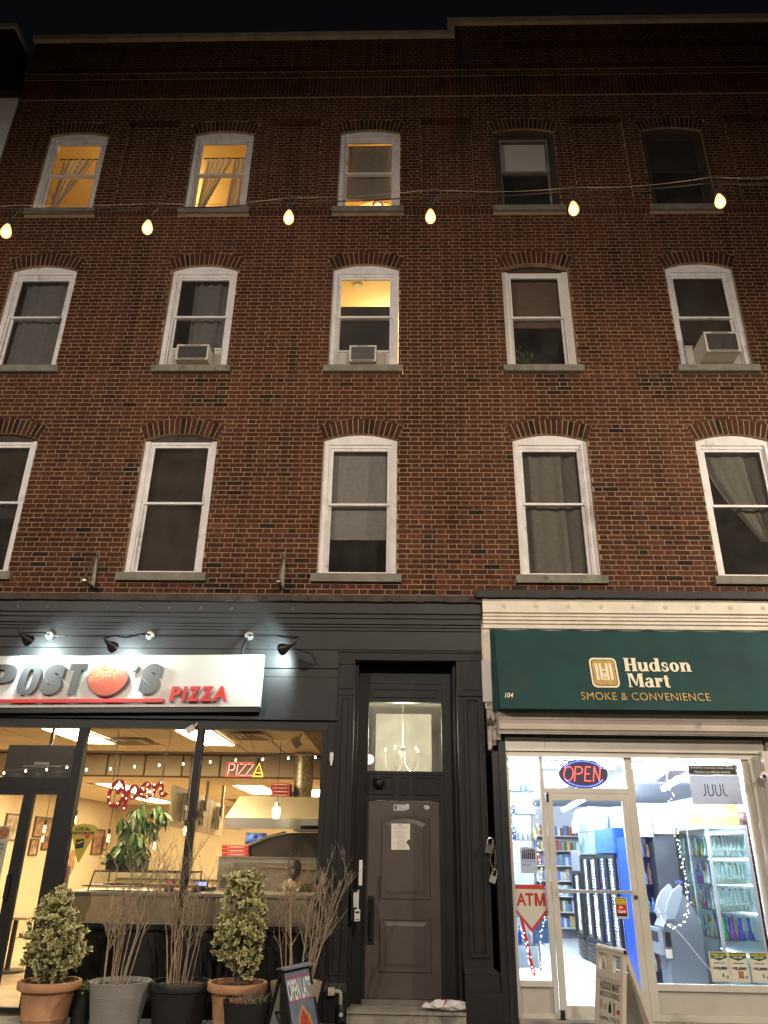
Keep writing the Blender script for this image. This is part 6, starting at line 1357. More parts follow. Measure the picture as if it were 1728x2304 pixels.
stroke('letter', bez([MQ(1205, 720), MQ(1225, 640), MQ(1270, 615), MQ(1295, 655), MQ(1280, 710), MQ(1235, 728)]), .021, .002)
stroke('letter', bez([MQ(1320, 690), MQ(1370, 650), MQ(1395, 605), MQ(1360, 590), MQ(1325, 640), MQ(1330, 705), MQ(1385, 720), MQ(1410, 690)]), .020, .001)['label'] = 'script letter e'
stroke('letter', bez([MQ(1425, 600), MQ(1440, 640), MQ(1435, 705)]), .020)['label'] = 'script letter n'
stroke('letter', bez([MQ(1440, 650), MQ(1490, 580), MQ(1510, 620), MQ(1505, 680), MQ(1530, 700), MQ(1560, 668)]), .020, .002)
m0 = None
for zx, zz in [(1120, 580), (1055, 635), (1043, 720), (1064, 776), (1132, 776), (1168, 704), (1160, 636), (1213, 640), (1203, 730), (1195, 820), (1268, 630), (1278, 680), (1255, 718), (1337, 632), (1380, 600), (1382, 645), (1335, 688), (1388, 710), (1437, 602), (1440, 650), (1437, 692), (1497, 582), (1502, 636), (1518, 682)]:
    x, z = MQ(zx, zz)
    if m0 is None: m0 = MB().ball((x, .122, z), .0095, 8).build('bulb', BULBW, OP, at=(x, .122, z)); bx_, bz_ = x, z
    else: c = m0.copy(); COL.objects.link(c); c.location = m0.location + Vector((x - bx_, 0, z - bz_))
for a, b in (((-3.03, 2.52), (-3.06, 3.15)), ((-2.42, 2.54), (-2.36, 3.15))):
    t = thing('sign_chain', (a[0], .15, a[1]), 'left hanging chain of the marquee word' if a[0] < -2.7 else 'right hanging chain of the marquee word', 'chain')
    va, vb = Vector((a[0], .15, a[1])), Vector((b[0], .15, b[1])); n = 20; d = (vb - va).normalized()
    for i in range(n):
        o = bpy.data.objects.new('link', lme); COL.objects.link(o); o.parent = t; o.location = va.lerp(vb, (i + .5) / n) - t.location; o.scale = (.8, .8, .85)
        o.rotation_euler = (Matrix.Rotation(math.atan2(d.x, d.z), 3, 'Y') @ Matrix.Rotation(R(88 * (i % 2)), 3, 'Z')).to_euler()
# neon PIZZA
NE = thing('neon_sign', (-1.36, .15, 2.6), 'neon style sign with red PIZZ and a yellow A hung in the right window', 'neon sign')
MB().box(-1.60, -1.13, .16, .166, 2.585, 2.765).build('acrylic_back', glass('acrylic', (.95, .9, .88), .6), NE)
NR = emit('neon_red', (1.0, .10, .10), 2.2); NRW = emit('neon_pink_core', (1.0, .42, .38), 2.6); NY = emit('neon_yellow', (1.0, .85, .06), 3.2)
def neon(lines, mt, r=.006, nm='tube'):
    m = MB()
    for L_ in lines: m.tube([(x, .15, z) for x, z in L_], r, 6)
    return m.build(nm, mt, NE)
z0, z1 = 2.607, 2.742
def sh_(x, z): return (x + (z - z0) * .10, z)
neon([[sh_(-1.575, z0), sh_(-1.575, z1), sh_(-1.52, z1), sh_(-1.50, z1 - .02), sh_(-1.50, z1 - .055), sh_(-1.52, z1 - .075), sh_(-1.572, z1 - .075)]], NRW)['label'] = 'red neon letter P'
neon([[sh_(-1.465, z0), sh_(-1.465, z1)]], NRW)['label'] = 'red neon letter I'
neon([[sh_(-1.44, z1), sh_(-1.36, z1), sh_(-1.445, z0), sh_(-1.36, z0)]], NRW); neon([[sh_(-1.34, z1), sh_(-1.26, z1), sh_(-1.345, z0), sh_(-1.26, z0)]], NRW)
neon([[(-1.600, 2.592), (-1.59, 2.757), (-1.25, 2.762)], [(-1.600, 2.592), (-1.26, 2.594)]], NR, .004, 'outline_tube')
neon([[(-1.245, z0), (-1.178, 2.755), (-1.125, z0)], [(-1.215, 2.64), (-1.15, 2.64)], [(-1.25, 2.595), (-1.12, 2.595)]], NY)['label'] = 'yellow neon letter A'
neon([[(-1.195, 2.665), (-1.175, 2.70), (-1.165, 2.665)]], NR, .005, 'slice_tube')
m = MB()
for b in (-1.30, -1.24): m.tube([(b + (-.25 if b < -1.27 else .05), .155, 2.765), (-1.39 + (.03 if b > -1.27 else 0), .155, 3.15)], .0025, 4)
m.build('hanging_wire', BLACKM, NE)
# wedge sign LOCAL FAVORITE, facing the street
LF = thing('wedge_sign', (-3.31, .10, 1.57), 'yellow pizza slice shaped LOCAL FAVORITE sign in the window', 'sign')
LFM = Matrix.Translation((.035, -.042, 0))   # stuck on the outside of the pane
m = MB(); m.prism([(-3.315, 1.568), (-3.295, 1.572), (-3.13, 1.955), (-3.17, 1.985), (-3.23, 2.0), (-3.33, 2.005), (-3.42, 1.985), (-3.47, 1.955)], .085, .09); m.xf(LFM).build('board', mat('mustard_board', (.42, .33, .03), .5, em=(.42, .33, .03), es=0.0), LF)
m = MB(); text(m, 'LOCAL', -3.405, -3.215, 1.925, 1.965, .0835, 0, 0, .05, .05); text(m, 'FAVORITE', -3.445, -3.165, 1.878, 1.915, .0835, 0, 0, .05, .05); m.prism([(-3.37, 1.72), (-3.27, 1.735), (-3.275, 1.835), (-3.375, 1.825)], .0828, .084); m.prism([(-3.355, 1.775), (-3.29, 1.80), (-3.29, 1.81), (-3.355, 1.785)], .0815, .0826, 1); m.lathe([(.001, 0), (.03, 0)], (-3.245, .083, 1.862), 14, m=2, axis='y'); m.xf(LFM).build('lettering', [BLACKT, YELT, REDT], LF)
# posters on the glass
t = thing('menu_poster', (-4.35, .02, 1.2), 'white poster advertising pizza, burgers and wraps taped inside the left door', 'poster')
MB().box(-4.72, -4.185, .045, .048, 1.02, 1.965).build('sheet', fab('poster_sheet', (.60, .60, .58), .4), t)
m = MB(); text(m, 'PIZZA', -4.66, -4.33, 1.865, 1.935, .0435, 0, 0, 0, .03); text(m, 'BY THE', -4.50, -4.33, 1.815, 1.85, .0435, 0, 0, 0, .02); text(m, 'SLICE', -4.50, -4.355, 1.765, 1.80, .0435, 0, 0, 0, .02); text(m, 'AND', -4.29, -4.225, 1.74, 1.775, .0435, 0, 0, 0, .02); text(m, 'BY THE', -4.33, -4.22, 1.69, 1.722, .0435, 0, 0, 0, .02); text(m, 'PIE', -4.30, -4.24, 1.64, 1.672, .0435, 0, 0, 0, .02); text(m, 'WINGS', -4.66, -4.42, 1.53, 1.57, .0435, 0, 0, 0, .02); text(m, 'BURGERS', -4.60, -4.29, 1.40, 1.44, .0435, 0, 0, 0, .02); text(m, 'WRAPS', -4.60, -4.33, 1.22, 1.26, .0435, 0, 0, 0, .02)
m.build('lettering', BLACKT, t)
FOOD = mat('food_print', (.42, .17, .06), .6, var=.8, vs=45)
m = MB(); m.lathe([(.001, 0), (.072, 0)], (-4.262, .043, 1.885), 18, axis='y'); m.lathe([(.001, 0), (.06, 0)], (-4.44, .043, 1.665), 18, axis='y'); m.lathe([(.001, 0), (.07, 0)], (-4.31, .043, 1.53), 10, axis='y', sy=.7); m.lathe([(.001, 0), (.06, 0)], (-4.42, .043, 1.11), 10, axis='y'); m.build('food_pictures', FOOD, t)
t = thing('window_notice', (-3.45, .1, 1.27), 'tan notice with a round red flame badge beside the rounded bush', 'notice')
MB().box(-3.535, -3.365, .080, .083, 1.265, 1.525).build('sheet', mat('tan_sheet', (.40, .30, .20), .6), t)
m = MB(); m.lathe([(.04, 0), (.052, 0)], (-3.45, .079, 1.44), 20, axis='y'); m.prism([(-3.475, 1.42), (-3.425, 1.42), (-3.43, 1.45), (-3.45, 1.475), (-3.47, 1.45)], .0775, .079); m.box(-3.50, -3.40, .0785, .0795, 1.345, 1.355); m.build('badge', REDT, t)
# fairy lights along the front window
t = thing('fairy_lights', (-2.5, .22, 2.7), 'string of tiny white lights across the top of the pizza windows', 'string lights')
FX = [(-4.50, 2.60), (-4.22, 2.63), (-3.95, 2.65), (-3.69, 2.68), (-3.43, 2.655), (-3.12, 2.67), (-2.81, 2.70), (-2.49, 2.72), (-2.18, 2.74), (-1.83, 2.77), (-1.50, 2.795), (-1.15, 2.81), (-.82, 2.83), (-.47, 2.845)]
m = MB(); m.tube([(x, .22, z + .03) for x, z in FX], .002, 4); m.build('wire', mat('clear_wire', (.5, .42, .3), .5), t)
m0 = None
for x, z in FX:
    if m0 is None: m0 = MB().ball((x, .22, z), .011, 8, sz=1.5).build('bulb', emit('fairy_bulb', (1.0, .92, .75), 18), t, at=(x, .22, z)); b0 = (x, z)
    else: c = m0.copy(); COL.objects.link(c); c.location = m0.location + Vector((x - b0[0], 0, z - b0[1]))
# ------------------------------------------------------------------ hallway behind the fanlight
struct(MB().box(.05, 1.34, .42, 6, -.02, .15).build('hall_floor', CONC))
m = MB(); m.box(.02, .06, .405, 6, .15, 4.2); m.box(1.33, 1.37, .405, 6, .15, 4.2); m.box(.061, 1.329, 5.9, 6.0, .15, 4.2); m.box(.061, 1.329, .42, 6.0, 3.92, 4.0); struct(m.build('hall_wall', mat('hall_cream', (.72, .70, .60), .8)))
tag(MB().box(.24, 1.10, 2.1, 2.2, 2.0, 3.72).build('hall_partition', mat('grey_hall_panel', (.26, .26, .24), .8, var=.25, vs=3)), 'tall grey panel behind the chandelier in the hallway', 'partition')
CHD = thing('chandelier', (.66, 1.2, 2.9), 'slim chandelier with candle bulbs seen through the fanlight', 'chandelier')
m = MB(); m.tube([(.66, 1.2, 3.92), (.66, 1.2, 2.62)], .005, 6); m.lathe([(.001, 0), (.03, .01), (.055, .05), (.05, .06), (.001, .06)], (.66, 1.2, 3.05), 16)
for k in range(5):
    a = k * 1.2566 + .5; m.tube([(.66 + .03 * math.cos(a), 1.2 + .03 * math.sin(a), 3.05), (.66 + .05 * math.cos(a), 1.2 + .05 * math.sin(a), 2.86), (.66 + .16 * math.cos(a), 1.2 + .16 * math.sin(a), 2.76), (.66 + .24 * math.cos(a), 1.2 + .24 * math.sin(a), 2.86), (.66 + .25 * math.cos(a), 1.2 + .25 * math.sin(a), 3.03)], .004, 5)
m.build('arms', STEEL, CHD, smooth=True)
cb = emit('candle_bulb', (1.0, .85, .5), 7)
for k in range(5): a = k * 1.2566 + .5; MB().ball((.66 + .25 * math.cos(a), 1.2 + .25 * math.sin(a), 3.075), .013, 8, sz=1.9).build('candle_bulb', cb, CHD)
tag(MB().lathe([(.001, -.035), (.06, -.03), (.065, 0), (.001, 0)], (.80, 1.15, 3.919), 16).build('smoke_detector', WHITEC), 'white smoke detector on the hallway ceiling', 'smoke detector')
tag(MB().ball((.17, 1.6, 2.98), .07, 14).build('wall_globe', emit('globe_glow', (1.0, .96, .8), 3)), 'white globe lamp at the left side of the hallway', 'wall lamp')
point('chandelier_light', (.66, .95, 3.25), 115, (1.0, .92, .70), .12)

# ------------------------------------------------------------------ inside the mart
TILEW = mat('white_floor_tile', (.62, .64, .68), .3, var=.08, vs=2)
mf = struct(MB().box(1.85, 5.5, .14, 10, -.02, .055).build('mart_floor', mat('floor_grout', (.42, .43, .45), .7)))
t0 = None
for i in range(4):
    for j in range(10):
        x0, y0 = 1.95 + i * .5, .16 + j * .6
        if t0 is None: t0 = MB().box(.004, .496, .004, .596, 0, .012).build('floor_tile', TILEW, mf, at=(x0, y0, .056), local=True); b0 = (x0, y0)
        else: c = t0.copy(); COL.objects.link(c); c.location = t0.location + Vector((x0 - b0[0], y0 - b0[1], 0))
tag(MB().box(2.45, 3.5, .15, 1.3, .0685, .076).build('door_mat', mat('grey_mat', (.30, .33, .33), .9, var=.2, vs=20)), 'grey entrance mat inside the glass door', 'mat')
m = MB(); m.box(1.85, 1.95, .14, 10, .055, 2.96); m.box(1.95, 6.6, 10, 10.1, .055, 2.96); m.box(6.5, 6.6, 3.0, 10, .055, 2.96); struct(m.build('mart_wall', mat('mart_white_wall', (.62, .65, .72), .8)))
struct(MB().box(1.85, 6.6, .13, 10.1, 2.86, 2.96).build('mart_ceiling', mat('mart_ceiling_white', (.55, .58, .68), .7, var=.05)))
# red tiled side wall
bw = struct(MB().box(5.28, 5.4, .14, 3.0, .055, 2.86).build('side_wall', mat('pale_grout', (.62, .60, .58), .8)))
b0_ = None
for j in range(26):
    for i in range(12):
        y0 = .16 + i * .235 + .117 * (j % 2); z0 = .08 + j * .106
        if y0 + .225 > 3: continue
        if b0_ is None: b0_ = MB().box(0, .012, 0, .222, 0, .094).build('wall_tile', mat('red_brown_tile', (.26, .075, .045), .4, var=.25, vs=6), bw, at=(5.267, y0, z0), local=True); q0 = (y0, z0)
        else: c = b0_.copy(); COL.objects.link(c); c.location = b0_.location + Vector((0, y0 - q0[0], z0 - q0[1]))
# tube lights
TUBE = emit('white_tube', (.74, .87, 1.0), 400)
for (a, b, lab) in (((2.02, .34, 2.80), (3.40, .34, 2.80), 'bright white tube lamp above the mart door'), ((3.58, .34, 2.80), (4.88, .34, 2.80), 'bright white tube lamp above the big mart window'), ((3.74, 3.6, 2.62), (4.04, 7.2, 2.62), 'slanting white tube lamp seen through the mart door'), ((2.7, 2.0, 2.80), (2.7, 4.4, 2.80), 'white tube lamp over the mart aisle'), ((4.55, 1.3, 2.74), (4.9, 3.2, 2.74), 'white tube lamp over the glass cabinet'), ((2.8, 5.5, 2.80), (2.8, 8.5, 2.80), 'far white tube lamp at the back of the mart')):
    t = thing('tube_lamp', a, lab, 'tube light', 'white tube lights in the mart'); va, vb = Vector(a), Vector(b)
    MB().tube([va, vb], .034 if a[1] < .5 else .02, 8).build('tube', TUBE, t); up_ = Vector((0, 0, .045)); d = (vb - va).normalized(); s_ = d.cross(Vector((0, 0, 1))) * .05
    m = MB(); m.hexa([va - s_ + up_ * .7, va + s_ + up_ * .7, vb + s_ + up_ * .7, vb - s_ + up_ * .7], [va - s_ + up_, va + s_ + up_, vb + s_ + up_, vb - s_ + up_]); m.build('batten', WHITEC, t)
# drinks coolers along the aisle, fronts facing left
LEDW = emit('cooler_led', (.85, .93, 1.0), 22)
PALM = [mat('pack_red', (.36, .07, .06), .35, var=.8, vs=50), mat('pack_blue', (.10, .18, .45), .35, var=.7, vs=55), mat('pack_white', (.66, .70, .74), .35, var=.25, vs=60), mat('pack_green', (.14, .30, .22), .35, var=.7, vs=55), mat('pack_yellow', (.52, .42, .18), .35, var=.6, vs=50), mat('pack_brown', (.16, .08, .05), .3, var=.8, vs=45)]
def goods(m, x0, x1, y0, y1, z, h, step, rnd, alongy=True, bottle=True):
    k = y0 if alongy else x0
    while k < (y1 if alongy else x1) - step * .5:
        hh = h * rnd.uniform(.65, 1); c_ = rnd.choice([0, 1, 1, 2, 2, 2, 3, 4, 5])
        p = ((x0 + x1) / 2 + rnd.uniform(-.02, .02), k + step / 2) if alongy else (k + step / 2, (y0 + y1) / 2 + rnd.uniform(-.02, .02))
        if bottle: m.lathe([(step * .40, 0), (step * .42, hh * .55), (step * .16, hh * .75), (step * .15, hh), (.001, hh)], (p[0], p[1], z), 7, m=c_)
        else: m.box(p[0] - step * .44, p[0] + step * .44, p[1] - step * .4, p[1] + step * .4, z, z + hh, c_)
        k += step
def cooler(y0, y1, xf, zt, hdr, body, lab, seed, ndoors=2, z0=.075):
    rnd = random.Random(seed); t = thing('drinks_cooler', (xf + .35, (y0 + y1) / 2, z0), lab, 'cooler', 'drinks coolers in a row along the mart aisle')
    m = MB(); x1 = xf + .68
    m.box(xf + .06, x1, y0, y0 + .03, z0, zt); m.box(xf + .06, x1, y1 - .03, y1, z0, zt); m.box(x1 - .03, x1, y0 + .031, y1 - .031, z0, zt); m.box(xf + .06, x1 - .031, y0 + .031, y1 - .031, zt - .03, zt); m.box(xf + .06, x1 - .031, y0 + .031, y1 - .031, z0, z0 + .32); m.build('cabinet', body, t)
    m = MB(); m.box(xf + .02, xf + .06, y0, y1, zt - .36, zt); m.build('header', hdr, t)
    zd0, zd1 = z0 + .34, zt - .38; w_ = (y1 - y0) / ndoors
    for k in range(ndoors):
        a, b = y0 + k * w_ + .006, y0 + (k + 1) * w_ - .006; m = MB()
        m.box(xf, xf + .05, a, a + .06, zd0, zd1); m.box(xf, xf + .05, b - .06, b, zd0, zd1); m.box(xf, xf + .05, a + .06, b - .06, zd0, zd0 + .06); m.box(xf, xf + .05, a + .06, b - .06, zd1 - .06, zd1); d = m.build('cooler_door', BLACKM, t)
        MB().box(xf + .02, xf + .026, a + .06, b - .06, zd0 + .06, zd1 - .06).build('door_pane', glass('cooler_glass', (.92, .96, 1), .8), d)
        for yy in (a + .075, b - .075):
            l0_ = MB()
            for q in range(26): zz = zd0 + .09 + q * (zd1 - zd0 - .18) / 25; l0_.box(xf + .075, xf + .085, yy - .009, yy + .009, zz, zz + .022)
            tag(l0_.build('led_strip', LEDW, t), kind='stuff')
    for q in range(5):
        zz = zd0 + .04 + q * (zd1 - zd0) / 5; MB().box(xf + .10, x1 - .04, y0 + .04, y1 - .04, zz, zz + .012).build('shelf', WHITEC, t); m = MB(); goods(m, xf + .12, xf + .24, y0 + .07, y1 - .07, zz + .013, .24, .085, rnd); tag(m.build('bottles', PALM, t), kind='stuff')
    for q in range(6): MB().box(xf + .02, xf + .05, y0 + .05, y1 - .05, z0 + .03 + q * .048, z0 + .055 + q * .048).build('grille_bar', STEELD, t)
    return t
BLUE = mat('cooler_blue', (.01, .09, .62), .3, var=.05); HB1 = mat('header_blue', (.03, .12, .55), .35, var=.5, vs=6, em=(.05, .2, .8), es=.25); HB2 = mat('header_ice', (.20, .30, .34), .35, var=.8, vs=5); GREYC_ = mat('cooler_grey', (.25, .27, .30), .4)
cooler(2.95, 4.15, 3.92, 2.15, HB1, BLUE, 'blue drinks cooler nearest the mart door with a blue header', 3)
cooler(4.18, 5.45, 3.92, 2.13, HB2, GREYC_, 'second drinks cooler with a pale icy header', 4)
cooler(5.5, 6.2, 3.90, 1.85, GREYC_, GREYC_, 'short grey cooler at the far end of the row', 5, 1)
# wrapped packs on the coolers
rnd = random.Random(12)
ORD = ['first', 'second', 'third', 'fourth', 'fifth', 'sixth', 'seventh', 'eighth', 'ninth', 'tenth', 'eleventh', 'twelfth', 'thirteenth', 'fourteenth', 'fifteenth', 'farthest']
for k in range(16):
    y = 3.0 + k * .2; h = rnd.uniform(.16, .34); b_ = MB(); c_ = rnd.choice([1, 2, 2, 1, 0, 2])
    b_.box(3.98 + rnd.uniform(-.02, .04), 4.3, y, y + .18, 2.155, 2.155 + h, c_); b_.box(4.0, 4.28, y + .02, y + .16, 2.156 + h, 2.155 + h + .06, rnd.choice([1, 2]))
    tag(b_.build('drinks_pack', PALM), 'wrapped %s drinks pack on top of the coolers, %s from the mart door' % ({0: 'red', 1: 'blue', 2: 'white'}[c_], ORD[k]), 'drinks pack', 'packs stacked on the coolers')
# shelves of goods on the left and back walls
SH = thing('wall_shelving', (2.2, 5, .07), 'white shelving full of small goods along the left mart wall', 'shelving')
for q in range(7):
    zz = .25 + q * .32; MB().box(1.951, 2.35, 2.6, 9.9, zz, zz + .02).build('shelf', WHITEC, SH); m = MB(); goods(m, 2.16, 2.30, 2.65, 9.8, zz + .021, .24, .062, rnd, True, False); tag(m.build('goods', PALM, SH), kind='stuff')
SH = thing('wall_shelving', (4, 9.8, .07), 'white shelving full of small goods on the back wall of the mart', 'shelving')
for q in range(7):
    zz = .25 + q * .32; MB().box(2.4, 6.4, 9.6, 9.99, zz, zz + .02).build('shelf', WHITEC, SH); m = MB(); goods(m, 2.45, 6.3, 9.65, 9.75, zz + .021, .24, .07, rnd, False, False); tag(m.build('goods', PALM, SH), kind='stuff')
# tall black cabinet with cartons
t = thing('black_cabinet', (4.6, 2.4, .07), 'tall matt black cabinet standing behind the cash machine', 'cabinet'); MB().box(4.29, 4.66, 2.05, 2.7, .07, 2.04).build('body', mat('matt_black', (.035, .04, .052), .6, var=.4, vs=3), t); m = MB(); text(m, 'ATM', 4.52, 4.62, 1.40, 1.44, 2.044, 0, 0, 0, .03); m.build('lettering', emit('atm_glow', (.25, .3, 1), 1.4), t)
t = thing('blue_fridge', (4.1, 2.4, .07), 'blue fridge edge with bottles just right of the mart door', 'fridge'); MB().box(3.93, 4.12, 2.1, 2.7, .07, 2.0).build('body', BLUE, t); m = MB(); m.box(3.90, 3.93, 2.09, 2.098, .3, 1.9); m.build('edge_trim', STEEL, t)
for q in range(5): m = MB(); goods(m, 4.13, 4.28, 2.2, 2.3, .3 + q * .36, .28, .075, rnd, False); tag(m.build('bottles', PALM, t), kind='stuff')
CARD = mat('cardboard', (.50, .40, .29), .8, var=.08)
for (x0, x1, y0, y1, z0, z1, lab, mt) in ((4.30, 4.72, 2.0, 2.5, 2.045, 2.37, 'plain tan cardboard carton on the black cabinet', CARD), (4.0, 4.29, 2.02, 2.5, 2.005, 2.36, 'white wrapped carton on the blue fridge', mat('white_carton', (.6, .6, .62), .6, var=.3, vs=12)), (4.1, 4.6, 2.2, 2.6, 2.375, 2.47, 'flat grey carton lying on the two boxes', mat('grey_carton', (.34, .33, .31), .8)), (4.66, 5.10, .9, 1.5, 2.14, 2.40, 'yellow brown carton on the glass cabinet below the juul poster'.replace('juul ', 'grey '), mat('yellow_carton', (.48, .36, .12), .7, var=.1))):
    t = thing('carton', ((x0 + x1) / 2, (y0 + y1) / 2, z0), lab, 'carton', 'cartons stacked in the mart'); MB().box(x0, x1, y0, y1, z0, z1).build('box', mt, t); MB().box(x0 + .001, x1 - .001, y0 - .002, y0 - .0005, (z0 + z1) / 2 - .015, (z0 + z1) / 2 + .015).build('tape', mat('tape_tan', (.55, .45, .3), .3), t)
# cash machine
AT = thing('cash_machine', (4.3, 1.4, .07), 'grey cash machine with curved hood blades in the mart window', 'cash machine')
ATG = mat('atm_grey', (.15, .18, .22), .4); ATL = mat('atm_light_grey', (.30, .35, .40), .35)
m = MB(); m.prism([(4.05, .07), (4.50, .07), (4.50, .95), (4.44, 1.12), (4.35, 1.27), (4.26, 1.36), (4.20, 1.30), (4.12, 1.08), (4.02, .92), (4.00, .62), (4.05, .56)], 1.15, 1.55); m.build('cabinet', ATG, AT)
for dx, dy, nm in ((0, 0, 'hood_blade'), (.085, -.16, 'hood_blade')):
    o_ = [(3.92 + dx, 1.10), (3.96 + dx, 1.22), (4.03 + dx, 1.33), (4.14 + dx, 1.415)]; i_ = [(4.165 + dx, 1.39), (4.14 + dx, 1.28), (4.08 + dx, 1.14), (4.02 + dx, 1.03), (3.95 + dx, 1.02)]
    m = MB(); m.prism((o_ + i_)[::-1], 1.08 + dy, 1.14 + dy); m.build(nm, ATL, AT)
m = MB(); m.box(3.95, 3.999, 1.16, 1.54, .60, .90); m.build('cash_tray', ATL, AT); m = MB(); m.box(3.94, 3.949, 1.2, 1.5, .74, .86); m.box(4.02, 4.09, 1.138, 1.148, .70, .86); m.build('slot', BLACKM, AT); MB().box(4.005, 4.085, 1.137, 1.1475, .57, .67).build('sticker', PAPER, AT)
# glass cabinet
GCB = thing('glass_cabinet', (4.87, 1.6, .07), 'tall glass cabinet with aluminium posts full of glass pipes', 'display cabinet')
m = MB(); 
for (x, y) in ((4.62, .80), (5.12, .80), (4.62, 2.3), (5.12, 2.3), (4.62, 1.5)): m.box(x - .018, x + .018, y - .018, y + .018, .07, 2.08)
m.box(4.60, 5.14, .78, 2.32, 2.081, 2.13); m.box(4.60, 5.14, .78, 2.32, .07, .30); m.build('posts', mat('cabinet_alu', (.62, .66, .70), .3, metal=.5), GCB)
for zz in (.80, 1.12, 1.42, 1.75): MB().box(4.64, 5.10, .82, 2.28, zz, zz + .010).build('glass_shelf', GLASSC, GCB)
MB().box(4.638, 5.10, .783, .787, .30, 2.08).build('front_pane', GLASSC, GCB); MB().box(4.603, 4.607, .82, 2.28, .30, 2.08).build('side_pane', GLASSC, GCB)
MB().box(4.64, 5.10, 2.285, 2.295, .31, 2.08).build('back_panel', mat('cabinet_back', (.62, .70, .74), .5), GCB); MB().box(5.105, 5.112, .82, 2.28, .31, 2.08).build('pale_side', mat('cabinet_side', (.60, .68, .72), .5), GCB)  # plain pale back and side, added so the cabinet reads bright
for zz in (.31, .815, 1.135, 1.435, 1.765): MB().box(5.085, 5.10, .82, 2.2, zz + .28, zz + .292).build('fill_led_strip', emit('fill_led_glow', (.82, .93, 1.0), 8), GCB)  # unseen LED strips added to brighten the cabinet
PIPE = mat('pipe_glass', (.55, .68, .66), .12, spec=.8); PC = [PIPE, mat('pipe_blue', (.03, .08, .6), .15), mat('pipe_green', (.06, .45, .15), .15), mat('pipe_purple', (.25, .05, .35), .2), mat('pipe_amber', (.6, .35, .05), .2), mat('pipe_red', (.5, .04, .03), .2)]
rnd = random.Random(8)
for zz, kind in ((1.762, 0), (1.432, 0), (1.132, 0), (.812, 1)):
    xs = [4.68 + k * .052 for k in range(8)]
    for row in range(2):
        for k, x in enumerate(xs):
            y = .90 + row * .22
            if kind == 0:
                o = thing('glass_pipe', (x, y, zz), 'clear glass pipe on the %s cabinet shelf, %s from left in the %s row' % ({1.762: 'top', 1.432: 'second', 1.132: 'third'}[zz], ORD[k], ['front', 'back'][row]), 'glass pipe', 'glass pipes on the cabinet shelves')
                cc = rnd.choice([0, 0, 0, 0, 0, 1, 2, 5]); m = MB(); m.lathe([(.020, 0), (.021, .05), (.010, .09), (.009, .22), (.012, .24)], (x, y, zz), 8); m.build('tube', PIPE, o); m = MB(); m.tube([(x, y, zz + .06), (x + .05, y - .05, zz + .10)], .006, 5); m.lathe([(.012, .225), (.013, .245), (.001, .245)], (x, y, zz), 8, m=1); m.build('mouthpiece', [PIPE, PC[cc]], o)
            elif row == 0 and k % 2 == 0:
                cc = [2, 3, 1, 1][k // 2]; o = thing('water_pipe', (x, y, zz), ['small green water pipe on the bottom shelf', 'purple water pipe on the bottom shelf', 'blue water pipe on the bottom shelf beside the purple one', 'blue flared water pipe on the right of the bottom shelf'][k // 2], 'water pipe', 'coloured water pipes on the bottom shelf'); MB().lathe([(.038, 0), (.042, .02), (.018, .10), (.014, .20), (.024, .24), (.02, .24)], (x + .02, y, zz), 12).build('vessel', PC[cc], o, smooth=True); MB().tube([(x + .02, y, zz + .05), (x + .06, y - .04, zz + .11)], .006, 5).build('stem', PC[4], o)
gw = MB(); rnd = random.Random(31)
for zz in (.812, 1.132, 1.432, 1.762):
    for q in range(60):
        x, y = rnd.uniform(4.66, 5.07), rnd.uniform(1.30, 2.2); h = rnd.uniform(.12, .25); gw.lathe([(.018, 0), (.02, .04), (.009, .08), (.009, h), (.012, h + .01)], (x, y, zz), 6, m=rnd.choice([0, 0, 0, 0, 1, 2, 3, 4, 5])); gw.tube([(x, y, zz + .05), (x - .04, y - .03, zz + .12)], .005, 4)
tag(tag(gw.build('glassware', PC), 'crowded glass pipes filling the back of the cabinet shelves', 'glassware'), kind='stuff')
# left display niche with bottles and a ladder-like red stand
NI = thing('glass_shelf_unit', (2.2, .6, .5), 'narrow glass shelf unit with bottles behind the left side pane', 'display shelves')
for zz in (.75, 1.05, 1.90, 2.20, 2.48): MB().box(1.97, 2.36, .35, .75, zz, zz + .010).build('glass_shelf', GLASSC, NI)
m = MB(); m.box(1.97, 1.99, .74, .76, .45, 2.8); m.box(2.34, 2.36, .74, .76, .45, 2.8); m.build('posts', STEEL, NI)
MB().box(1.97, 2.37, 1.0, 1.03, .45, 2.8).build('back_panel', mat('niche_back', (.50, .60, .72), .5, var=.3, vs=4), NI)
for zz in (.76, 1.06, 1.91, 2.21, 2.49): m = MB(); goods(m, 2.0, 2.34, .5, .6, zz + .001, .20, .06, rnd, False); tag(m.build('bottles', [PALM[2], PC[1], PALM[2], PC[0], PALM[4], PIPE], NI), kind='stuff')
tag(MB().tube([(2.07, .30, 1.15), (2.20, .30, .45)], .02, 6).build('red_stand_leg', REDL), 'slanting bright red display leg under the ATM arrow', 'display stand')
tag(MB().box(2.22, 2.40, .32, .34, .78, 1.05).build('blue_card', mat('blue_card', (.08, .22, .62), .5, var=.5, vs=9)), 'blue printed card behind the ATM arrow', 'card')
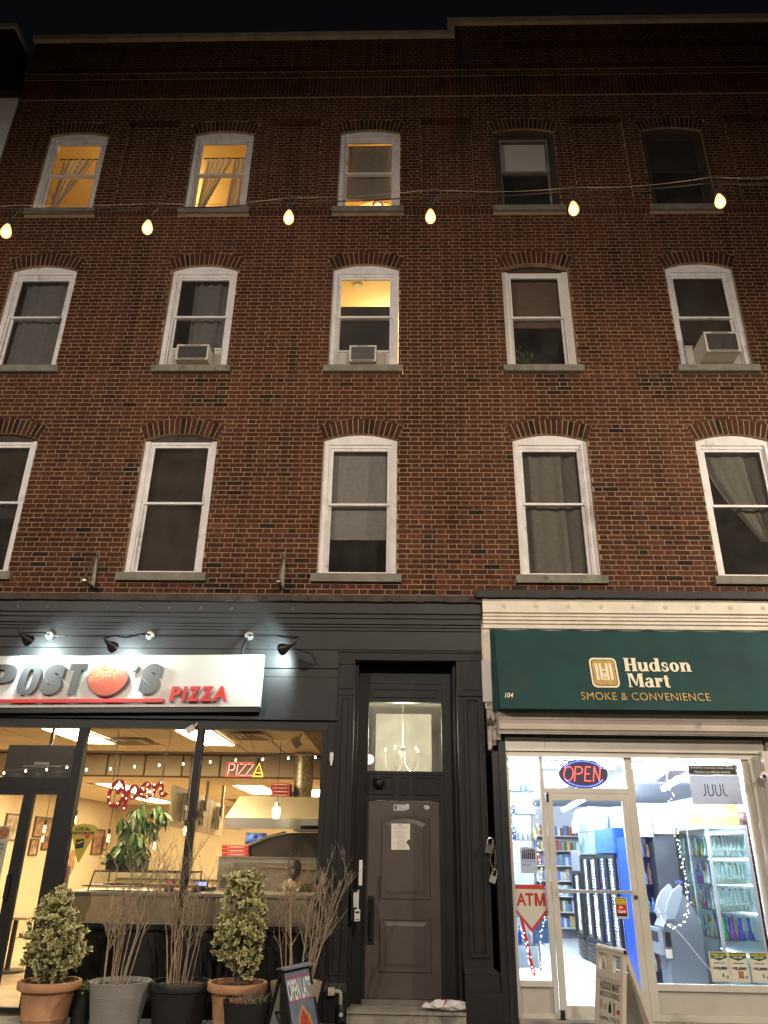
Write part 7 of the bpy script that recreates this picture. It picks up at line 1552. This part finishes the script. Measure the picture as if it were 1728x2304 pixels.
# fairy lights in the mart
FB = emit('star_light', (1.0, .86, .62), 22)
def fairy(pts, n, lab, seed):
    rnd = random.Random(seed); t = thing('fairy_lights', pts[0], lab, 'string lights', 'fairy lights in the mart window'); cv = [Vector(p) for p in pts]; m = MB(); wv = []
    seg = [(cv[i + 1] - cv[i]).length for i in range(len(cv) - 1)]; T_ = sum(seg)
    for k in range(n):
        d = T_ * k / (n - 1); i = 0
        while i < len(seg) - 1 and d > seg[i]: d -= seg[i]; i += 1
        p = cv[i].lerp(cv[i + 1], min(1, d / seg[i])) + Vector((rnd.gauss(0, .014), rnd.gauss(0, .01), rnd.gauss(0, .01))); wv.append(p); m.ball(p, .0042, 6)
    MB().tube(wv, .0016, 3, caps=False).build('wire', STEEL, t); tag(m.build('bulbs', FB, t), kind='stuff')
fairy([(2.02, .14, 2.70), (2.03, .14, 1.9), (2.05, .14, 1.5)], 34, 'fairy lights down the left edge of the side pane', 1)
fairy([(2.33, .14, 2.60), (2.32, .14, 2.0), (2.33, .14, 1.4)], 26, 'fairy lights down the right edge of the side pane', 2)
fairy([(2.33, .16, 1.10), (2.28, .16, .8), (2.30, .16, .46)], 22, 'fairy lights in the lower right of the side pane', 3)
fairy([(2.05, .16, .95), (2.13, .16, .7), (2.16, .16, .45)], 20, 'fairy lights along the red display leg', 4)
fairy([(3.99, .15, 2.76), (4.01, .15, 2.2), (4.03, .15, 1.7), (4.06, .15, 1.25), (3.98, .15, 1.05), (3.83, .15, .98), (3.72, .15, 1.04), (3.68, .15, 1.16)], 74, 'long fairy light string hanging down past the cash machine', 5)
fairy([(2.5, .18, 2.52), (2.9, .18, 2.505), (3.4, .18, 2.52)], 14, 'fairy lights along the bar above the mart door', 6)
m = MB(); m.tube([(3.80, .14, 1.02), (3.95, .14, .86), (4.1, .14, .66), (4.2, .14, .55)], .005, 5); tag(m.build('white_cable', WHITEC), 'white cable drooping across the lower mart window', 'cable')
# LED OPEN sign
OL = thing('led_open_sign', (2.93, .13, 2.5), 'oval LED OPEN sign with red letters and a blue dotted rim', 'LED sign')
ocx, ocz, orx, orz = 2.935, 2.675, .305, .172
m = MB(); m.lathe([(.001, 0), (orx, 0), (orx, .02), (.001, .02)], (ocx, .115, ocz), 48, axis='y', sy=orz / orx); m.build('oval_board', mat('led_board', (.10, .08, .17), .35), OL)
LR = emit('led_red', (1.0, .10, .06), 11); LB = emit('led_blue', (.10, .18, 1.0), 9)
m = MB(); rim = []
for k in range(64):
    a = 2 * math.pi * k / 64
    if abs(math.sin(a)) < .42: continue
    rim.append((ocx + orx * .86 * math.cos(a), ocz + orz * .88 * math.sin(a)))
for x, z in rim: m.box(x - .0042, x + .0042, .108, .113, z - .0055, z + .0055)
tag(m.build('blue_leds', LB, OL), kind='stuff')
m = MB()
def leds(pts, sp=.0185):
    for i in range(len(pts) - 1):
        a, b = Vector(pts[i]), Vector(pts[i + 1]); n = max(1, round((b - a).length / sp))
        for k in range(n): p = a.lerp(b, k / n); m.box(p.x - .0036, p.x + .0036, .107, .113, p.y - .0036, p.y + .0036)
def it(x, z): return (ocx + x + z * .16, ocz + z)
zt, zb = .083, -.083
leds([it(-.185 + .058 * math.cos(R(a)), .083 * math.sin(R(a))) for a in range(0, 361, 20)])
leds([it(-.105, zb), it(-.105, zt), it(-.045, zt), it(-.018, .06), it(-.018, .02), it(-.045, 0), it(-.10, 0)])
leds([it(.095, zb), it(.022, zb), it(.022, zt), it(.095, zt)]); leds([it(.03, 0), it(.085, 0)]); leds([it(.13, zb), it(.13, zt), it(.205, zb), it(.205, zt), it(.205, zt - .001)])
tag(m.build('red_leds', LR, OL), kind='stuff')
# posters and stickers on the mart glass
PT = fab('grey_poster', (.74, .76, .80), .6)
t = thing('vape_poster', (4.55, .1, 2.34), 'grey JUUL poster hung in the top right of the mart window', 'poster')
MB().box(4.245, 4.865, .105, .108, 2.335, 2.675).build('sheet', PT, t)
m = MB()
def thick(pts, wd=.011):
    for i in range(len(pts) - 1):
        a, b = Vector((pts[i][0], pts[i][1])), Vector((pts[i + 1][0], pts[i + 1][1])); d = (b - a).normalized(); nn = Vector((-d.y, d.x)) * wd / 2; e_ = d * .003
        q = [a - e_ + nn, a - e_ - nn, b + e_ - nn, b + e_ + nn]; m.add([(p.x, .1035 - .0002 * (i % 2), p.y) for p in q], [(0, 1, 2, 3)])
zt, zb = 2.57, 2.435
thick([(4.425, zt), (4.425, zb + .04), (4.415, zb + .012), (4.395, zb)], .012); thick([(4.458, zt), (4.458, zb + .04)] + [(4.458 + .03 - .03 * math.cos(R(a)), zb + .04 - .04 * math.sin(R(a))) for a in range(20, 181, 20)] + [(4.518, zt)], .012)
thick([(4.552, zt), (4.552, zb + .04)] + [(4.552 + .03 - .03 * math.cos(R(a)), zb + .04 - .04 * math.sin(R(a))) for a in range(20, 181, 20)] + [(4.612, zt)], .012); thick([(4.646, zt), (4.646, zb + .04), (4.658, zb + .012), (4.690, zb)], .012)
m.build('lettering', BLACKT, t)
t = thing('warning_label', (4.54, .1, 2.67), 'black nicotine warning strip above the grey poster', 'warning sign')
m = MB(); m.box(4.245, 4.85, .104, .107, 2.679, 2.80); m.frame(4.253, 4.842, 2.687, 2.792, .004, .1030, .1038, 1); m.build('strip', [mat('charcoal_print', (.03, .045, .05), .5), WHITET], t)
m = MB(); text(m, 'WARNING: This product contains nicotine.', 4.275, 4.82, 2.748, 2.778, .1025, 0, 0, 0, .02); text(m, 'Nicotine is an addictive chemical.', 4.325, 4.77, 2.702, 2.732, .1025, 0, 0, 0, .02); m.build('lettering', WHITET, t)
YF = .086
t = thing('atm_arrow', (2.18, .08, .9), 'white and red ATM arrow sticker pointing down on the side pane', 'sticker')
m = MB(); m.prism([(2.172, .905), (2.366, 1.125), (2.353, 1.41), (2.003, 1.41), (2.003, 1.118)], YF, YF + .002, 0); m.prism([(2.174, .955), (2.352, 1.152), (2.352, 1.362), (2.004, 1.362), (2.004, 1.148)], YF - .001, YF - .0002, 1); m.build('arrow', [mat('sticker_red', (.52, .05, .03), .5), mat('sticker_cream', (.60, .57, .50), .5)], t)
m = MB(); text(m, 'AT', 2.010, 2.212, 1.185, 1.322, YF - .002, 0, 0, 0, .03)
for k, q in enumerate(([(2.224, 1.185), (2.252, 1.185), (2.252, 1.322), (2.224, 1.322)], [(2.320, 1.185), (2.348, 1.185), (2.348, 1.322), (2.320, 1.322)], [(2.226, 1.322), (2.258, 1.322), (2.297, 1.185), (2.275, 1.185)], [(2.275, 1.185), (2.297, 1.185), (2.346, 1.322), (2.314, 1.322)])): m.add([(x, YF - .002 - .0003 * k, z) for x, z in q], [(0, 1, 2, 3)])
m.build('lettering', mat('atm_red', (.42, .03, .02), .5), t)
t = thing('age_sticker', (3.22, .04, 1.07), 'yellow and red We Card sticker on the glass of the mart door', 'sticker')
m = MB(); m.box(3.152, 3.298, .052, .054, 1.072, 1.295, 3); m.box(3.163, 3.287, .0505, .0515, 1.095, 1.287, 0); m.box(3.170, 3.280, .049, .050, 1.218, 1.278, 1); m.box(3.170, 3.280, .049, .050, 1.125, 1.21, 2); m.build('label', [BLACKT, YELT, REDT, PAPER], t)
m = MB(); text(m, 'Under 21', 3.178, 3.272, 1.252, 1.272, .0482, 0, 0, 0, .03); text(m, 'No', 3.178, 3.20, 1.225, 1.243, .0482, 0, 0, 0, .03); text(m, 'Tobacco Sales', 3.205, 3.272, 1.228, 1.24, .0482); text(m, 'We', 3.198, 3.245, 1.172, 1.203, .0482, 0, 1, 0, .05); text(m, 'Card', 3.182, 3.268, 1.132, 1.163, .0482, 0, 1, 0, .05); text(m, 'Please have ID Ready', 3.166, 3.285, 1.077, 1.090, .0498, 0, 0, 0, .01); m.build('lettering', [BLACKT, WHITET], t)
t = thing('cigar_poster', (2.18, .1, 1.53), 'pale poster with a row of black cigars offering 20% OFF', 'poster')
MB().box(2.085, 2.285, .106, .109, 1.53, 1.82).build('sheet', PT, t)
m = MB()
for k in range(7):
    x = 2.105 + k * .0235; h = [.02, .0, .015, .0, .01, .0, .005][k]; m.box(x, x + .019, .104, .1055, 1.685 + .0, 1.80 - h); m.box(x + .004, x + .015, .1032, .1038, 1.765 - h, 1.775 - h, 1)
m.build('cigars', [mat('cigar_dark', (.05, .05, .055), .6), PAPERG], t)
m = MB(); text(m, 'Premium Cigars', 2.10, 2.27, 1.655, 1.672, .1045, 0, 0, 0, .0); text(m, '20% OFF', 2.10, 2.215, 1.615, 1.634, .1045, 0, 0, 0, .0); m.build('lettering', BLACKT, t)
for k, (x0, x1, amt, lab, dig) in enumerate(((4.175, 4.388, '$10,000', 'winning ticket poster for $10,000 at the left of three', '3'), (4.392, 4.605, '$2,000', 'winning ticket poster for $2,000 in the middle of three', ''), (4.628, 4.840, '$2,000', 'winning ticket poster for $2,000 next to the right window jamb', '5'))):
    t = thing('lottery_poster', ((x0 + x1) / 2, .08, .46), lab, 'poster', 'winning ticket posters low in the mart window'); z0, z1 = .458, .752; w_ = x1 - x0
    m = MB(); m.box(x0, x1, YF, YF + .002, z0, z1, 0); m.frame(x0 + .012, x1 - .012, z0 + .014, z1 - .01, .0035, YF - .001, YF - .0002, 2); m.prism([(x0 + w_ / 2, z1 - .088), (x1 - .014, z1 - .058), (x1 - .014, z1 - .008), (x0 + .014, z1 - .008), (x0 + .014, z1 - .058)], YF - .002, YF - .0012, 1); m.build('sheet', [mat('cream_sheet', (.62, .62, .54), .6), GREENT, GOLD], t)
    m = MB(); text(m, 'WINNING TICKET', x0 + .018, x1 - .018, z1 - .038, z1 - .020, YF - .003, 0, 1, 0, .04); text(m, 'SOLD HERE!', x0 + .055, x1 - .055, z1 - .060, z1 - .046, YF - .003, 0, 2, 0, .03); text(m, 'HUDSON MART', x0 + .045, x1 - .045, z1 - .118, z1 - .105, YF - .002, 0, 0, 0, .03); text(m, amt, x0 + .028, x1 - .028, z1 - .182, z1 - .148, YF - .002, 0, 0, 0, .06)
    if dig: text(m, dig, x0 + .118, x0 + .142, z0 + .045, z0 + .078, YF - .002, 0, 3, 0, .06)
    else: m.box(x0 + .085, x0 + .145, YF - .0025, YF - .0015, z0 + .035, z0 + .105, 4)
    m.lathe([(.008, 0), (.015, 0)], (x1 - .038, YF - .002, z0 + .046), 12, m=0, axis='y'); m.build('lettering', [BLACKT, YELT, WHITET, GREENT, mat('ticket_picture', (.30, .16, .10), .6, var=.7, vs=40)], t)
